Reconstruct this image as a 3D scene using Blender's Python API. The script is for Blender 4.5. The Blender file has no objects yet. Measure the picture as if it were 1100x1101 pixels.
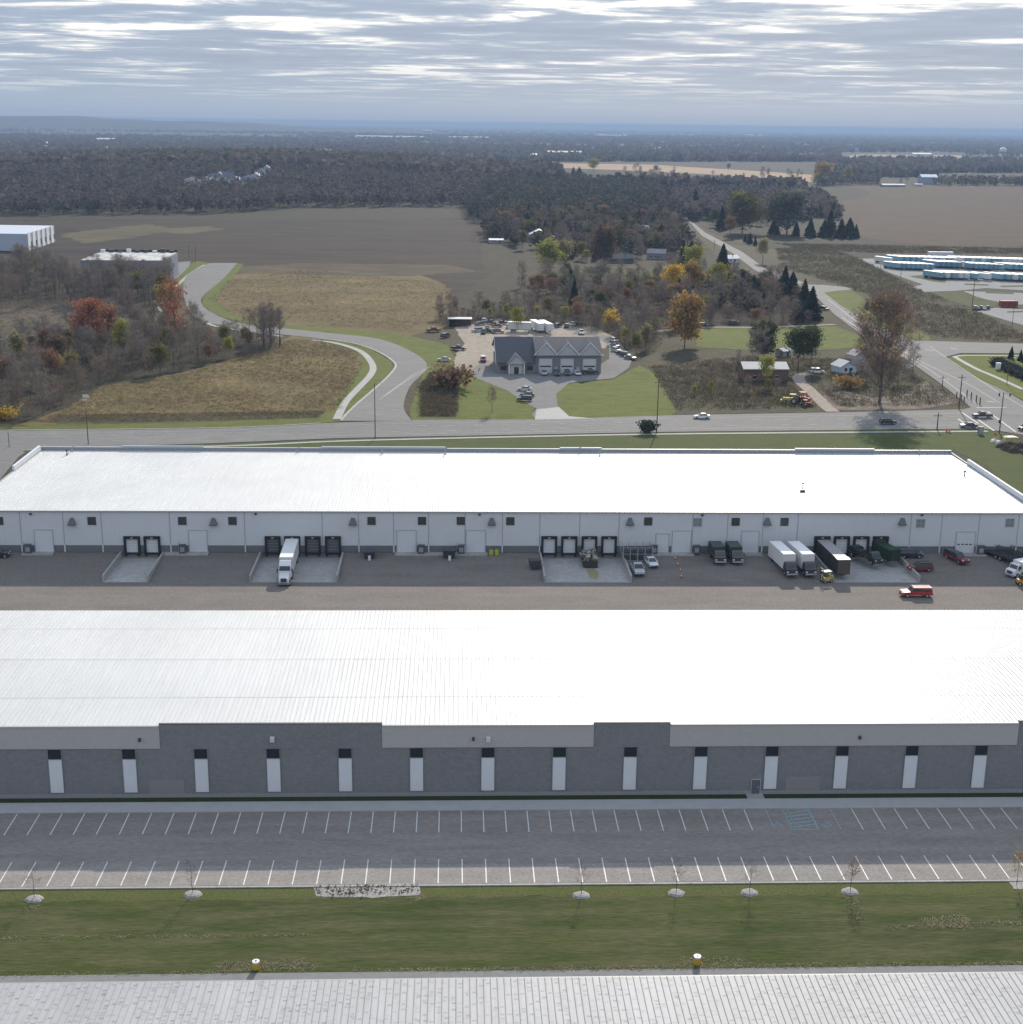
import bpy, math, random
import numpy as np
from mathutils import Vector, Matrix
from mathutils.geometry import tessellate_polygon
random.seed(7); NR = np.random.RandomState(11)
S = bpy.context.scene; COL = S.collection
sin, cos, PI = math.sin, math.cos, math.pi

# ------------------------------------------------------------------ camera
F = 1500.; H = 83.
psi = math.atan(62/F); th = math.atan((550.5-134)/F); ro = .0134
f0 = Vector((sin(psi)*cos(th), cos(psi)*cos(th), -sin(th)))
r0 = Vector((cos(psi), -sin(psi), 0)); u0 = r0.cross(f0)
RT = r0*cos(ro)+u0*sin(ro); UP = -r0*sin(ro)+u0*cos(ro)
cam = bpy.data.cameras.new('camera'); cam.sensor_width = 36; cam.sensor_fit = 'HORIZONTAL'
cam.lens = 36*F/1100; cam.clip_start = 1; cam.clip_end = 300000
co = bpy.data.objects.new('camera', cam); COL.objects.link(co)
M3 = Matrix((RT, UP, -f0)).transposed()
co.matrix_world = Matrix.Translation((0, 0, H)) @ M3.to_4x4()
S.camera = co

# ------------------------------------------------------------------ light
AZ = math.radians(13); EL = math.radians(28.4)
sl = bpy.data.lights.new('sun', 'SUN'); sl.energy = 3.15; sl.angle = math.radians(.6); sl.color = (1, .90, .755)
so = bpy.data.objects.new('sun', sl); COL.objects.link(so)
so.rotation_euler = Vector((sin(AZ)*cos(EL), cos(AZ)*cos(EL), sin(EL))).to_track_quat('Z', 'Y').to_euler()
W = bpy.data.worlds.new('World'); S.world = W; W.use_nodes = True
S.view_settings.view_transform = 'Standard'; S.view_settings.look = 'None'
S.view_settings.exposure = 0.68; S.view_settings.gamma = 1
S.cycles.volume_bounces = 0; S.cycles.max_bounces = 5; S.cycles.transparent_max_bounces = 8
def build_world():
    nt = W.node_tree; N = nt.nodes; L = nt.links; N.clear()
    def n(t, **k):
        x = N.new(t)
        for a, b in k.items(): setattr(x, a, b)
        return x
    def math_(op, a, b=None):
        x = n('ShaderNodeMath', operation=op)
        for i, v in enumerate((a, b)):
            if v is None: continue
            if isinstance(v, (int, float)): x.inputs[i].default_value = v
            else: L.new(v, x.inputs[i])
        return x.outputs[0]
    out = n('ShaderNodeOutputWorld'); bg = n('ShaderNodeBackground'); L.new(bg.outputs[0], out.inputs[0])
    sky = n('ShaderNodeTexSky', sky_type='NISHITA'); sky.sun_disc = False
    sky.sun_elevation = EL; sky.sun_rotation = AZ; sky.altitude = 300
    sk = n('ShaderNodeVectorMath', operation='SCALE'); L.new(sky.outputs[0], sk.inputs[0]); sk.inputs['Scale'].default_value = .10
    tc = n('ShaderNodeTexCoord'); sep = n('ShaderNodeSeparateXYZ'); L.new(tc.outputs['Generated'], sep.inputs[0])
    z = math_('MAXIMUM', sep.outputs[2], 0.0); zz = math_('ADD', z, .022)
    u = math_('DIVIDE', sep.outputs[0], zz); v = math_('DIVIDE', sep.outputs[1], zz)
    def clouds(su, sv, off, det, rough, lo, hi, c0, c1):
        cb = n('ShaderNodeCombineXYZ'); L.new(math_('MULTIPLY', u, su), cb.inputs[0]); L.new(math_('MULTIPLY', v, sv), cb.inputs[1]); cb.inputs[2].default_value = off
        t = n('ShaderNodeTexNoise'); L.new(cb.outputs[0], t.inputs['Vector']); t.inputs['Scale'].default_value = 1
        t.inputs['Detail'].default_value = det; t.inputs['Roughness'].default_value = rough; t.inputs['Distortion'].default_value = .25
        m = n('ShaderNodeMapRange', interpolation_type='SMOOTHSTEP'); L.new(t.outputs[0], m.inputs[0])
        m.inputs[1].default_value = lo; m.inputs[2].default_value = hi; m.inputs[3].default_value = c0; m.inputs[4].default_value = c1
        return m.outputs[0]
    a = clouds(.62, .80, 3.1, 7, .60, .38, .62, 0, 1)
    b = clouds(2.2, 2.2, 9.7, 6, .6, .30, .72, 0, 1)
    c = clouds(.12, .16, 5.2, 3, .5, .35, .65, 0, 1)
    m = math_('ADD', math_('MULTIPLY', a, .58), math_('MULTIPLY', b, .24)); m = math_('ADD', m, math_('MULTIPLY', c, .22))
    ramp = n('ShaderNodeValToRGB'); L.new(m, ramp.inputs[0]); e = ramp.color_ramp.elements; ramp.color_ramp.interpolation = 'LINEAR'
    e[0].position = .12; e[0].color = (.165, .205, .28, 1); e[1].position = .83; e[1].color = (.60, .59, .565, 1)
    x = e.new(.52); x.color = (.20, .246, .325, 1); x = e.new(.70); x.color = (.34, .365, .405, 1)
    # low band over the horizon
    hz = n('ShaderNodeMapRange', interpolation_type='SMOOTHSTEP'); L.new(z, hz.inputs[0]); hz.inputs[1].default_value = .008; hz.inputs[2].default_value = .048
    hm = n('ShaderNodeMix', data_type='RGBA'); L.new(hz.outputs[0], hm.inputs[0]); hm.inputs[6].default_value = (.19, .245, .325, 1); L.new(ramp.outputs[0], hm.inputs[7])
    g = n('ShaderNodeMapRange', interpolation_type='SMOOTHSTEP'); L.new(z, g.inputs[0]); g.inputs[1].default_value = .0012; g.inputs[2].default_value = .0045; g.inputs[3].default_value = .9; g.inputs[4].default_value = 0
    gm = n('ShaderNodeMix', data_type='RGBA'); L.new(g.outputs[0], gm.inputs[0]); L.new(hm.outputs[2], gm.inputs[6]); gm.inputs[7].default_value = (.36, .34, .34, 1)
    fin = n('ShaderNodeMix', data_type='RGBA'); fin.inputs[0].default_value = .96; L.new(sk.outputs[0], fin.inputs[6]); L.new(gm.outputs[2], fin.inputs[7])
    L.new(fin.outputs[2], bg.inputs[0]); 
    hi = n('ShaderNodeMapRange', interpolation_type='SMOOTHSTEP'); L.new(z, hi.inputs[0]); hi.inputs[1].default_value = .11; hi.inputs[2].default_value = .42; hi.inputs[3].default_value = 1.15; hi.inputs[4].default_value = 1.75
    L.new(hi.outputs[0], bg.inputs[1])   # overhead sky, outside the view, boosted to add fill light in the shade
build_world()

# ------------------------------------------------------------------ helpers
def G(px, py, z=0):
    d = f0 + RT*((px-550)/F) - UP*((py-550.5)/F)
    t = (z-H)/d.z
    return d.x*t, d.y*t
_m = {}
def mat(name, c, rough=.8, spec=.3, metal=0, noise=0, nscale=1, coat=0, c2=None, bump=0, stretch=(1, 1, 1), attr=False, rnd=0, emit=None):
    if name in _m: return _m[name]
    m = bpy.data.materials.new(name); m.use_nodes = True; _m[name] = m
    nt = m.node_tree; N = nt.nodes; L = nt.links; p = N['Principled BSDF']
    p.inputs['Roughness'].default_value = rough; p.inputs['Specular IOR Level'].default_value = spec
    p.inputs['Metallic'].default_value = metal; p.inputs['Coat Weight'].default_value = coat
    p.inputs['Base Color'].default_value = (*c, 1)
    src = None
    if noise or c2:
        tc = N.new('ShaderNodeTexCoord'); mp = N.new('ShaderNodeMapping'); mp.inputs['Scale'].default_value = stretch
        L.new(tc.outputs['Object'], mp.inputs[0])
        t = N.new('ShaderNodeTexNoise'); t.inputs['Scale'].default_value = nscale; t.inputs['Detail'].default_value = 8; t.inputs['Roughness'].default_value = .65
        L.new(mp.outputs[0], t.inputs['Vector'])
        mr = N.new('ShaderNodeMapRange'); L.new(t.outputs[0], mr.inputs[0]); mr.inputs[1].default_value = .32; mr.inputs[2].default_value = .68
        mx = N.new('ShaderNodeMix'); mx.data_type = 'RGBA'; L.new(mr.outputs[0], mx.inputs[0])
        if c2 is None: c2 = tuple(v*(1-noise) for v in c)
        mx.inputs[6].default_value = (*c, 1); mx.inputs[7].default_value = (*c2, 1); src = mx.outputs[2]
        if bump:
            b = N.new('ShaderNodeBump'); b.inputs['Strength'].default_value = 1; b.inputs['Distance'].default_value = bump
            L.new(t.outputs[0], b.inputs['Height']); L.new(b.outputs[0], p.inputs['Normal'])
    if attr:
        a = N.new('ShaderNodeAttribute'); a.attribute_name = 'tint'; src = a.outputs['Color']
    if rnd:
        o = N.new('ShaderNodeObjectInfo'); mr2 = N.new('ShaderNodeMapRange'); L.new(o.outputs['Random'], mr2.inputs[0])
        mr2.inputs[3].default_value = 1-rnd; mr2.inputs[4].default_value = 1+rnd
        vs = N.new('ShaderNodeVectorMath'); vs.operation = 'SCALE'
        if src: L.new(src, vs.inputs[0])
        else: vs.inputs[0].default_value = c
        L.new(mr2.outputs[0], vs.inputs['Scale']); src = vs.outputs[0]
    if src: L.new(src, p.inputs['Base Color'])
    return m
def field_mat(name, cols, s1=.02, s2=.25, s3=2.2, bump=.15, stretch=(1, 1, 1), rough=.95, feather=True):
    """three colours mixed by noises of three sizes"""
    m = bpy.data.materials.new(name); m.use_nodes = True; nt = m.node_tree; N = nt.nodes; L = nt.links; p = N['Principled BSDF']
    p.inputs['Roughness'].default_value = rough; p.inputs['Specular IOR Level'].default_value = .1
    tc = N.new('ShaderNodeTexCoord'); mp = N.new('ShaderNodeMapping'); mp.inputs['Scale'].default_value = stretch; L.new(tc.outputs['Object'], mp.inputs[0])
    def nz(s, d, lo, hi):
        t = N.new('ShaderNodeTexNoise'); t.inputs['Scale'].default_value = s; t.inputs['Detail'].default_value = d; t.inputs['Roughness'].default_value = .6; t.inputs['Distortion'].default_value = .4
        L.new(mp.outputs[0], t.inputs['Vector']); r = N.new('ShaderNodeMapRange'); L.new(t.outputs[0], r.inputs[0]); r.inputs[1].default_value = lo; r.inputs[2].default_value = hi
        return r.outputs[0], t.outputs[0]
    a, _ = nz(s1, 6, .38, .62); b, _ = nz(s2, 7, .36, .66); c, raw = nz(s3, 4, .25, .75)
    m1 = N.new('ShaderNodeMix'); m1.data_type = 'RGBA'; L.new(a, m1.inputs[0]); m1.inputs[6].default_value = (*cols[0], 1); m1.inputs[7].default_value = (*cols[1], 1)
    m2 = N.new('ShaderNodeMix'); m2.data_type = 'RGBA'; L.new(b, m2.inputs[0]); L.new(m1.outputs[2], m2.inputs[6]); m2.inputs[7].default_value = (*cols[2], 1)
    m3 = N.new('ShaderNodeMix'); m3.data_type = 'RGBA'; m3.blend_type = 'MULTIPLY'; m3.inputs[0].default_value = 1
    r = N.new('ShaderNodeMapRange'); L.new(c, r.inputs[0]); r.inputs[3].default_value = .62; r.inputs[4].default_value = 1.3
    L.new(m2.outputs[2], m3.inputs[6]); L.new(r.outputs[0], m3.inputs[7])
    L.new(m3.outputs[2], p.inputs['Base Color'])
    # ragged border: 'edge' runs 0 (inside, or no attribute) to 1 at the outline
    ea = N.new('ShaderNodeAttribute'); ea.attribute_name = 'edge'; et = N.new('ShaderNodeTexNoise'); et.inputs['Scale'].default_value = .45; et.inputs['Detail'].default_value = 6; et.inputs['Roughness'].default_value = .7
    L.new(tc.outputs['Object'], et.inputs['Vector']); er = N.new('ShaderNodeMapRange'); L.new(et.outputs[0], er.inputs[0]); er.inputs[1].default_value = .3; er.inputs[2].default_value = .7; er.inputs[3].default_value = .04; er.inputs[4].default_value = .96
    gt = N.new('ShaderNodeMath'); gt.operation = 'GREATER_THAN'; L.new(ea.outputs['Fac'], gt.inputs[0]); L.new(er.outputs[0], gt.inputs[1])
    tr = N.new('ShaderNodeBsdfTransparent'); ms = N.new('ShaderNodeMixShader'); L.new(gt.outputs[0], ms.inputs[0]); L.new(p.outputs[0], ms.inputs[1]); L.new(tr.outputs[0], ms.inputs[2])
    if feather: L.new(ms.outputs[0], N['Material Output'].inputs[0])
    if bump:
        bb = N.new('ShaderNodeBump'); bb.inputs['Distance'].default_value = bump; L.new(raw, bb.inputs['Height']); L.new(bb.outputs[0], p.inputs['Normal'])
    return m

def tag(o, label=None, cat=None, group=None, kind=None):
    if label: o['label'] = label
    if cat: o['category'] = cat
    if group: o['group'] = group
    if kind: o['kind'] = kind
    return o
def empty(name, loc=(0, 0, 0), rz=0, label=None, cat=None, group=None):
    o = bpy.data.objects.new(name, None); COL.objects.link(o); o.location = loc; o.rotation_euler = (0, 0, rz)
    return tag(o, label, cat, group)
def kids(o): return [c for c in COL.objects if c.parent is o]
def copy_tree(o, parent=None, cache={}):
    key = o.name
    if key not in cache: cache[key] = kids(o)
    c = o.copy(); COL.objects.link(c); c.parent = parent
    for ch in cache[key]: copy_tree(ch, c)
    return c
def tree_objs(o, acc=None, cache={}):
    acc = [] if acc is None else acc; acc.append(o)
    for ch in o.children: tree_objs(ch, acc)
    return acc
class MB:
    def __init__(s): s.v = []; s.f = []; s.mi = []; s.m = 0
    def add(s, vs, fs):
        b = len(s.v); s.v += [tuple(v) for v in vs]; s.f += [tuple(i+b for i in f) for f in fs]; s.mi += [s.m]*len(fs); return s
    def box(s, x0, x1, y0, y1, z0, z1):
        return s.add([(x0, y0, z0), (x1, y0, z0), (x1, y1, z0), (x0, y1, z0), (x0, y0, z1), (x1, y0, z1), (x1, y1, z1), (x0, y1, z1)],
                     [(0, 3, 2, 1), (4, 5, 6, 7), (0, 1, 5, 4), (1, 2, 6, 5), (2, 3, 7, 6), (3, 0, 4, 7)])
    def prism(s, poly, a0, a1, axis='y'):
        """extrude a 2d polygon; axis y: poly is (x,z); axis z: poly is (x,y); axis x: poly is (y,z)"""
        n = len(poly)
        f = {'y': lambda p, a: (p[0], a, p[1]), 'z': lambda p, a: (p[0], p[1], a), 'x': lambda p, a: (a, p[0], p[1])}[axis]
        vs = [f(p, a0) for p in poly]+[f(p, a1) for p in poly]
        return s.add(vs, [tuple(range(n)), tuple(range(2*n-1, n-1, -1))]+[(i, i+n, (i+1) % n+n, (i+1) % n) for i in range(n)])
    def cyl(s, c, r, h, axis='z', n=10, r2=None):
        r2 = r if r2 is None else r2; vs = []
        for k, (rr, hh) in enumerate(((r, 0), (r2, h))):
            for i in range(n):
                a = 2*PI*i/n; p, q = rr*cos(a), rr*sin(a)
                vs.append({'z': (c[0]+p, c[1]+q, c[2]+hh), 'y': (c[0]+p, c[1]+hh, c[2]+q), 'x': (c[0]+hh, c[1]+p, c[2]+q)}[axis])
        return s.add(vs, [tuple(range(n-1, -1, -1)), tuple(range(n, 2*n))]+[(i, (i+1) % n, (i+1) % n+n, i+n) for i in range(n)])
    def tube(s, p0, p1, ra, rb, n=4):
        p0 = Vector(p0); p1 = Vector(p1); d = (p1-p0).normalized(); a = d.orthogonal().normalized(); b = d.cross(a); vs = []
        for p, r in ((p0, ra), (p1, rb)):
            for i in range(n): t = 2*PI*i/n; vs.append(p+a*(r*cos(t))+b*(r*sin(t)))
        return s.add(vs, [(i, (i+1) % n, (i+1) % n+n, i+n) for i in range(n)])
    def quadfree(s, c, a, b):
        c = Vector(c); return s.add([c-a-b, c+a-b, c+a+b, c-a+b], [(0, 1, 2, 3)])
    def build(s, name, mats, parent=None, smooth=False):
        me = bpy.data.meshes.new(name); me.from_pydata(s.v, [], s.f)
        if not isinstance(mats, (list, tuple)): mats = [mats]
        for m in mats: me.materials.append(m)
        if len(mats) > 1: me.polygons.foreach_set('material_index', s.mi)
        if smooth: me.polygons.foreach_set('use_smooth', [True]*len(s.f))
        me.update(); o = bpy.data.objects.new(name, me); COL.objects.link(o); o.parent = parent; return o
def bx(*a): return MB().box(*a)
def np_mesh(name, V, Q, mats, tint=None, parent=None):
    me = bpy.data.meshes.new(name); n = len(V); k = Q.shape[1]; m = len(Q)
    me.vertices.add(n); me.vertices.foreach_set('co', V.astype(np.float32).ravel())
    me.loops.add(m*k); me.loops.foreach_set('vertex_index', Q.astype(np.int32).ravel())
    me.polygons.add(m); me.polygons.foreach_set('loop_start', np.arange(0, m*k, k, dtype=np.int32))
    me.materials.append(mats); me.update()
    if tint is not None:
        a = me.color_attributes.new('tint', 'FLOAT_COLOR', 'POINT'); a.data.foreach_set('color', np.c_[tint, np.ones(n)].astype(np.float32).ravel())
    me.validate(); o = bpy.data.objects.new(name, me); COL.objects.link(o); o.parent = parent; return o

# flat sheets --------------------------------------------------------------
def resample(P, step, jit):
    out = []
    for i in range(len(P)):
        a = Vector(P[i]); b = Vector(P[(i+1) % len(P)]); n = max(1, int((b-a).length/step))
        for k in range(n):
            p = a+(b-a)*(k/n)
            if jit: p = p+Vector((random.uniform(-jit, jit), random.uniform(-jit, jit)))
            out.append(p)
    return out
def sheet(name, P, z, m, jit=0, step=3, kind='structure', obj=True):
    if jit and obj == True:
        Q = resample(P, step, jit*.5); n = len(Q); ar = sum(Q[i][0]*Q[(i+1) % n][1]-Q[(i+1) % n][0]*Q[i][1] for i in range(n))
        f = min(jit*1.6, 9)*(1 if ar > 0 else -1); O = []; I = []
        for i in range(n):
            d = (Vector(Q[(i+1) % n])-Vector(Q[i-1])); d = Vector((d.y, -d.x)); d = d.normalized() if d.length > 1e-6 else Vector((0, 0))
            O.append(Vector(Q[i])+d*f*.6); I.append(Vector(Q[i])-d*f*.6)
        mb = MB(); T = tessellate_polygon([[Vector((*p, z)) for p in I]]); V = [Vector((*p, z)) for p in I]; fs = []
        for t in T:
            a, b, c = (V[i] for i in t); fs.append(t if (b-a).cross(c-a).z > 0 else t[::-1])
        mb.add(V, fs); mb.add([(*p, z-.004) for p in I]+[(*p, z-.004) for p in O], [(i, n+i, n+(i+1) % n, (i+1) % n) if ar > 0 else (i, (i+1) % n, n+(i+1) % n, n+i) for i in range(n)])
        o = mb.build(name, m); a = o.data.color_attributes.new('edge', 'FLOAT_COLOR', 'POINT'); w = np.zeros((3*n, 4)); w[2*n:] = 1; a.data.foreach_set('color', w.ravel().astype(np.float32)); o['kind'] = kind; return o
    P = [Vector((p[0], p[1], z)) for p in P]
    tr = tessellate_polygon([P])
    mb = MB(); fs = []
    for t in tr:
        a, b, c = (P[i] for i in t)
        fs.append(t if (b-a).cross(c-a).z > 0 else t[::-1])
    mb.add(P, fs); o = mb.build(name, m); o['kind'] = kind; return o
def psheet(name, px, z, m, jit=0, step=3): return sheet(name, [G(*p, 0) for p in px], z, m, jit, step)
def smooth_line(pts, sub=6):
    """Catmull-Rom through 2d points"""
    out = []; P = [pts[0]]+list(pts)+[pts[-1]]
    for i in range(1, len(P)-2):
        p0, p1, p2, p3 = (Vector(p) for p in P[i-1:i+3])
        for k in range(sub):
            t = k/sub; out.append(.5*((2*p1)+(p2-p0)*t+(2*p0-5*p1+4*p2-p3)*t*t+(3*p1-p0-3*p2+p3)*t**3))
    out.append(Vector(P[-2])); return out
def strip(name, pts, w, z, m, z1=None, kind='structure'):
    """ribbon along a 2d world line; a raised strip if z1 is given"""
    mb = MB(); n = len(pts); L = []; Rr = []
    for i, p in enumerate(pts):
        p = Vector(p); d = (Vector(pts[min(i+1, n-1)])-Vector(pts[max(i-1, 0)])).normalized(); q = Vector((-d.y, d.x))*(w/2)
        L.append(p+q); Rr.append(p-q)
    for i in range(n-1):
        a, b, c, d = Rr[i], Rr[i+1], L[i+1], L[i]
        if z1 is None: mb.add([(*a, z), (*b, z), (*c, z), (*d, z)], [(0, 1, 2, 3)])
        else: mb.add([(*a, z), (*b, z), (*c, z), (*d, z), (*a, z1), (*b, z1), (*c, z1), (*d, z1)], [(4, 5, 6, 7), (0, 1, 5, 4), (2, 3, 7, 6)])
    o = mb.build(name, m); o['kind'] = kind; return o

# ------------------------------------------------------------------ materials
ASPH = field_mat('asphalt', [(.24, .215, .19), (.275, .248, .22), (.212, .19, .168)], .05, .4, 9, .01, (.14, 1, 1), .85)
ASPH_Y = field_mat('yard_asphalt', [(.178, .159, .140), (.20, .179, .158), (.16, .143, .126)], .03, .3, 6, .01, (.3, 1, 1), .85)
ROAD = field_mat('road_asphalt', [(.185, .182, .175), (.215, .21, .202), (.17, .166, .16)], .05, .5, 6, .01, (.3, 1, 1), .85)
CONC = field_mat('concrete', [(.36, .35, .33), (.42, .41, .39), (.32, .31, .295)], .1, .8, 6, .005, (1, 1, 1), .8)
GRAVEL = field_mat('gravel', [(.30, .255, .205), (.24, .20, .16), (.36, .315, .26)], .06, .5, 5, .03)
LAWN = field_mat('lawn_grass', [(.056, .074, .019), (.038, .054, .015), (.092, .092, .04)], .09, .5, 4, .05, (.16, 1, 1))
LAWN_B = field_mat('bright_grass', [(.098, .122, .022), (.074, .10, .019), (.13, .135, .034)], .05, .3, 3, .06, (.6, 1, 1))
DRY = field_mat('dry_grass', [(.20, .145, .066), (.105, .072, .038), (.13, .108, .045)], .035, .12, .8, .12, (.4, 1, 1))
BROWN = field_mat('brown_field', [(.038, .028, .022), (.021, .018, .017), (.053, .039, .026)], .010, .06, .5, .08, (.25, 1, 1))
REDB = field_mat('ploughed_stubble', [(.074, .051, .034), (.060, .042, .029), (.086, .062, .041)], .008, .04, .5, .1, (.5, 1, 1))
TAN = field_mat('tan_stubble', [(.42, .29, .17), (.34, .23, .14), (.30, .22, .15)], .006, .03, .3, .1, (.4, 1, 1))
BRUSHG = field_mat('brush_ground', [(.075, .062, .043), (.055, .046, .035), (.085, .078, .04)], .03, .2, 1.2, .2)
FAR = field_mat('far_land', [(.05, .043, .036), (.038, .038, .03), (.085, .07, .053)], .0012, .006, .05, 0, (.3, 1, 1))
PAINT = mat('white_road_paint', (.72, .72, .70), .6, noise=.25, nscale=3)
PAINTF = mat('worn_road_paint', (.42, .42, .40), .7, noise=.35, nscale=1.5)
PAINTB = mat('blue_road_paint', (.30, .42, .47), .6, noise=.3, nscale=3)
DARKM = mat('dark_metal', (.05, .052, .055), .5, .4)
BLACK = mat('black_rubber', (.018, .018, .02), .7)
GREYM = mat('galvanised_metal', (.38, .39, .40), .45, .5, noise=.15, nscale=2)
WHITEM = mat('white_metal', (.70, .71, .71), .45, .4, noise=.08, nscale=.8)
GLASS = mat('dark_glass', (.03, .036, .042), .12, .6)
WOODP = mat('weathered_pole_wood', (.10, .078, .06), .9)
BARK = mat('grey_bark', (.115, .098, .085), .95, rnd=.2)

# ------------------------------------------------------------------ ground
YB, YF = 268.0, 205.8                  # yard between the two long buildings
def build_ground():
    xs = [-120000, -30000, -8000, -2500, -900, -300, -110, 132, 300, 900, 2500, 8000, 30000, 120000]
    ys = [-120000, -30000, -3000, -300, 0, 90, YF, YB, 400, 700, 1200, 2000, 4000, 8000, 30000, 120000]
    mb = MB(); ix = {}
    for j, y in enumerate(ys):
        for i, x in enumerate(xs): ix[i, j] = len(mb.v); mb.v.append((x, y, 0))
    for j in range(len(ys)-1):
        for i in range(len(xs)-1):
            if xs[i] == -110 and ys[j] == YF: continue
            mb.f.append((ix[i, j], ix[i+1, j], ix[i+1, j+1], ix[i, j+1])); mb.mi.append(0 if ys[j] < 1200 and abs(xs[i]) < 2500 else 1)
    o = mb.build('ground', [BRUSHG, FAR]); o['kind'] = 'structure'
build_ground()
# docks: (x0, x1) of the four loading pits
def wallx(px, py=592): return G(px, py)[0]
PITS = [(-66.6, -58.2), (-39.0, -22.6), (17.0, 33.6), (72.6, 89.6)]
ZY = -1.2; YR = 253.2
def build_yard():
    mb = MB()
    mb.add([(-110, YF, ZY), (132, YF, ZY), (132, YR, ZY), (-110, YR, ZY)], [(0, 1, 2, 3)])
    xs = [-110]+[x for p in PITS for x in p]+[132]
    for i in range(0, len(xs), 2):
        mb.add([(xs[i], YR, ZY), (xs[i+1], YR, ZY), (xs[i+1], YB, 0), (xs[i], YB, 0)], [(0, 1, 2, 3)])
    mb.add([(-110, YF, ZY), (-110, YF, 0), (132, YF, 0), (132, YF, ZY)], [(0, 1, 2, 3)])
    mb.add([(-110, YF, ZY), (-110, YR, ZY), (-110, YB, 0), (-110, YF, 0)], [(0, 1, 2, 3)])
    mb.add([(132, YF, ZY), (132, YR, ZY), (132, YB, 0), (132, YF, 0)], [(0, 1, 2, 3)])
    o = mb.build('yard_pavement', ASPH_Y); o['kind'] = 'structure'
    c = MB()
    for a, b in PITS: c.add([(a, YR-.4, ZY+.006), (b, YR-.4, ZY+.006), (b, YB, ZY+.006), (a, YB, ZY+.006)], [(0, 1, 2, 3)])
    o = c.build('dock_pavement', CONC); o['kind'] = 'structure'
build_yard()
where = ['leftmost loading pit', 'loading pit with the white semi truck', 'loading pit holding the scrap heap', 'rightmost loading pit']
for k, (a, b) in enumerate(PITS):
    for x, sd in ((a, 'left'), (b, 'right')):
        mb = MB(); mb.prism([(YR, ZY-.2), (YB-.05, ZY-.2), (YB-.05, .15), (YR, .05)], x-.17, x+.17, 'x')
        tag(mb.build('retaining_wall', CONC), 'sloping concrete wing wall on the %s side of the %s' % (sd, where[k]), 'retaining wall', 'wing walls of the loading pits')
def zy(y): return ZY if y < YR else ZY*(YB-y)/(YB-YR)
def yard(px, py):
    z = -.6
    for _ in range(8): x, y = G(px, py, z); z = zy(y)
    return x, y, z

# near lawn, lot and kerbs
YA = G(550, 1044)[1]
sheet('lawn', [(-150, YA), (250, YA), (250, 140.6), (-150, 140.6)], .02, LAWN, 0)
sheet('lawn', [(-60, 138.2), (70, 138.2), (70, 140.55), (-60, 140.55)], .03, field_mat('greener_grass', [(.085, .105, .03), (.075, .092, .028), (.1, .1, .04)], .08, .5, 4, .05), .5, 1.5)
sheet('alley_pavement', [(-150, 90), (250, 90), (250, YA+.05), (-150, YA+.05)], .035, mat('alley_concrete', (.22, .22, .215), .9, noise=.2, nscale=.8), 0)
sheet('parking_lot', [(-150, 140.9), (250, 140.9), (250, 158.6), (-150, 158.6)], .02, ASPH, 0)
sheet('parking_lot', [(-150, 141.2), (250, 141.2), (250, 145.5), (-150, 145.5)], .03, field_mat('sunlit_tone_pavement', [(.27, .25, .228), (.30, .277, .254), (.25, .23, .21)], .05, .5, 8, .01, (.3, 1, 1)))  # paler strip: sunlit tone painted into the asphalt up to the shadow edge
o = bx(-150, 250, 140.6, 140.9, 0, .14).build('kerb', CONC); o['kind'] = 'structure'
o = bx(-150, 250, 158.6, 161.2, 0, .14).build('sidewalk', mat('sidewalk_concrete', (.40, .40, .39), .85, noise=.12, nscale=.6)); o['kind'] = 'structure'
sheet('grass_strip', [(-150, 161.2), (250, 161.2), (250, 162.6), (-150, 162.6)], .05, mat('strip_grass', (.035, .055, .016), .95, noise=.5, nscale=2, bump=.05))
xd = G(812, 857)[0]
o = bx(xd-1.1, xd+1.1, 161.2, 162.6, 0, .145).build('door_path', CONC); o['kind'] = 'structure'
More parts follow.
